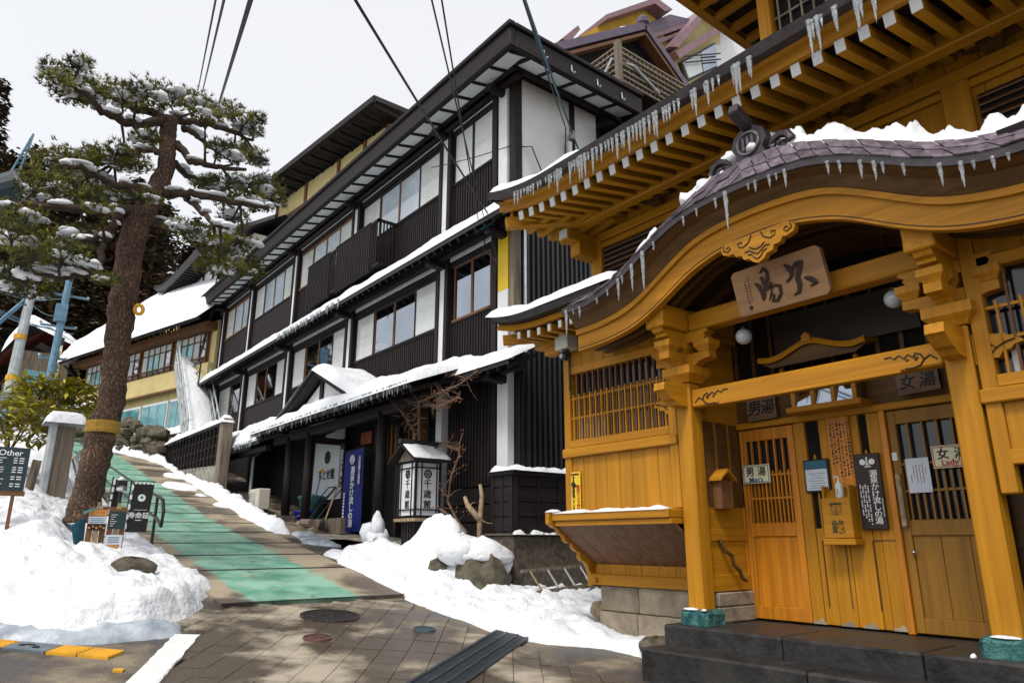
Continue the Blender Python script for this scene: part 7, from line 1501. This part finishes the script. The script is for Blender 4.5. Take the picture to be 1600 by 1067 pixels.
t = thing('pole_transformer', 'dark cylinder transformer with lattice mast above the yard', 'transformer', (.0, 15, 8)); MB().tube([(-.55, 15.2, 7.45), (.22, 14.9, 7.9)], .3, 16).build('tank', 'slate_board', t); MB().tube([(.20, 14.91, 7.89), (.235, 14.895, 7.91)], .32, 16).build('rim', 'black_metal', t); MB().tube([(-.6, 15.6, 1.5), (-.35, 15.6, 8.6)], .14, 10).build('pole', 'pole_grey', t)
for k in (0, .14): MB().tube([(.0 + k, 15.1, 8.1), (.25, 15.1, 9.1)], .02, 5).build('mast_bar', 'pole_blue', t)
for k in range(6): MB().tube([(.03 + k * .035, 15.1, 8.25 + k * .14), (.16 + k * .012, 15.1, 8.32 + k * .14)], .014, 4).build('mast_brace', 'pole_blue', t)
# cables
cb_ = [((1.35, 4.19, 6.03), (7.7, 10.4, 7.78), .016, 'wire', 'black cable from above the lane to the inn corner bracket, lowest of three'), ((2.25, 4.16, 6.52), (7.7, 10.6, 7.76), .010, 'wire', 'thin cable to the inn corner bracket, middle of three'), ((2.38, 4.13, 6.59), (7.7, 10.8, 7.74), .010, 'wire', 'thin cable to the inn corner bracket, nearest the bathhouse'), ((3.34, 4.27, 6.9), (9.5, 9.88, 10.15), .02, 'wire_blue', 'thick blue service cable to the mast on the plaster gable'), ((3.36, 4.27, 6.85), (9.3, 9.88, 10.2), .012, 'wire', 'thin cable beside the thick blue service cable'),
       ((1.75, 6.5, 7.6), (7.2, 32, 20.6), .035, 'wire', 'thick black cable running up the lane above the pine'), ((1.45, 6.5, 7.3), (6.5, 32, 21.2), .018, 'wire', 'thin frayed cable left of the thick one above the pine'), ((1.36, 6.5, 7.25), (6.3, 32, 20.6), .014, 'wire', 'thinnest cable above the pine running up the lane'), ((7.0, 11.6, 9.2), (8.02, 10.05, 9.4), .01, 'wire', 'short cable reaching the inn\'s corner post')]
for a, b, r, m, l in cb_: cable('cable', [a, b], r, m, l, 'overhead cables', sag=.04)
for k in range(7):
    a = (random.uniform(-1, 1.1), 26, random.uniform(8.5, 9.4)); b = (2.55 + random.uniform(-.6, .6), 32, random.uniform(9.5, 11.2)); cable('cable', [a, b], .016, 'pole_blue', 'pale blue line sagging between the two utility poles', 'lines between the utility poles', sag=.25)
# ================================================================== PLANTS
def leafy(name, lab, c, R_, n, m, leaf, stems):
    t = thing(name, lab, 'shrub', c); mb = MB(); c = Vector(c)
    for k in range(n):
        a = random.random() * 6.28; rr = R_ * random.random() ** .5; p = c + Vector((rr * math.cos(a), rr * math.sin(a) * .7, random.uniform(.35, 1.5) * R_ * (1 - .25 * rr / R_)))
        for j in range(3):
            d = Vector((random.gauss(0, 1), random.gauss(0, 1), random.uniform(-.6, .3))).normalized(); s_ = d.cross(Vector((0, 0, 1))).normalized() * leaf * .16
            mb.add([p, p + d * leaf * .5 + s_, p + d * leaf, p + d * leaf * .5 - s_], [(0, 1, 2, 3)])
    mb.build('foliage', m, t, kind='stuff')
    for k in range(stems): a = random.random() * 6.28; MB().tube([c, c + Vector((math.cos(a) * R_ * .3, math.sin(a) * R_ * .3, R_ * .7)), c + Vector((math.cos(a) * R_ * .7, math.sin(a) * R_ * .5, R_ * 1.35))], [.02, .015, .006], 5).build('stem', 'twig', t)
leafy('bamboo_shrub', 'yellow-green bamboo grass beside the snow-capped wall end', (1.75, 19.6, 4.1), .95, 420, 'bamboo_leaf', .3, 7); leafy('bamboo_shrub', 'lower yellow-green bamboo grass spilling over the yard snow', (1.0, 18.4, 3.4), .9, 300, 'bamboo_leaf', .28, 6); leafy('bamboo_shrub', 'dark small bamboo clump left of the price board', (.35, 17, 2.7), .6, 160, 'bamboo_leaf', .22, 5)
def bare(name, lab, path, r, twigs, leaves, m='twig'):
    t = thing(name, lab, 'shrub', path[0][0]); lf = MB(); nodes_ = []
    for P in path:
        P = [Vector(p) for p in P]; n = len(P); MB().tube(P, [r * (1 - .7 * i / n) for i in range(n)], 7).build('stem', m, t, True); nodes_ += [P[i].lerp(P[i + 1], random.random()) for i in range(max(0, n - 5), n - 1) for _ in range(14)]
    tw_ = MB()
    for k in range(twigs):
        a = random.choice(nodes_); d = Vector((random.gauss(0, .5), random.gauss(0, 1), random.gauss(.1, .5))).normalized(); L_ = random.uniform(.1, .4); b = a + d * L_ + Vector((0, 0, random.uniform(-.08, .08))); tw_.tube([a, a.lerp(b, .5) + Vector((0, 0, random.uniform(-.05, .06))), b], [.012, .008, .004], 4, False)
        if random.random() < leaves:
            for j in range(3):
                p = b + Vector((random.gauss(0, .04), random.gauss(0, .04), random.gauss(0, .04))); e = .022; lf.add([p + Vector((0, -e, 0)), p + Vector((e, 0, e)), p + Vector((0, e, 0)), p + Vector((-e, 0, -e))], [(0, 1, 2, 3)])
    tw_.build('twigs', m, t, kind='stuff')
    if lf.v: lf.build('dry_leaves', 'dry_leaf', t, kind='stuff')
bare('bare_shrub', 'bare curving shrub with a few russet leaves before the slatted wall', [[(7.45, 10.6, 1.2), (7.42, 10.7, 1.75), (7.4, 10.95, 1.95), (7.35, 11.2, 2.3), (7.35, 11.1, 2.75), (7.35, 10.85, 3.1), (7.35, 10.85, 3.35)], [(7.4, 10.9, 1.9), (7.35, 11.4, 2.15), (7.3, 11.6, 2.2)], [(7.35, 10.85, 3.2), (7.3, 11.3, 3.35), (7.3, 11.7, 3.3)]], .035, 26, .7)
bare('pruned_stump', 'pale pruned stump with cut top in front of the timber cupboard', [[(7.4, 10.25, 1.2), (7.42, 10.28, 1.9), (7.4, 10.2, 2.35), (7.4, 10.25, 2.55)], [(7.4, 10.25, 1.95), (7.35, 10.55, 2.2), (7.35, 10.65, 2.35)]], .06, 4, 0, 'log_end')
bare('climbing_vine', 'tangled dry vine hanging along the porch eave near the lantern', [[(7.3, 12.0, 1.5), (7.2, 11.95, 3.0), (7.1, 11.9, 3.8), (6.9, 11.6, 4.15), (6.9, 11.0, 4.2), (7.0, 10.4, 4.3), (7.0, 9.8, 4.45)], [(7.15, 12.0, 3.0), (7.1, 12.1, 3.7), (6.9, 12.3, 4.1)], [(6.95, 11.4, 4.1), (6.9, 10.9, 3.95), (6.95, 10.3, 4.05)]], .04, 150, .12)
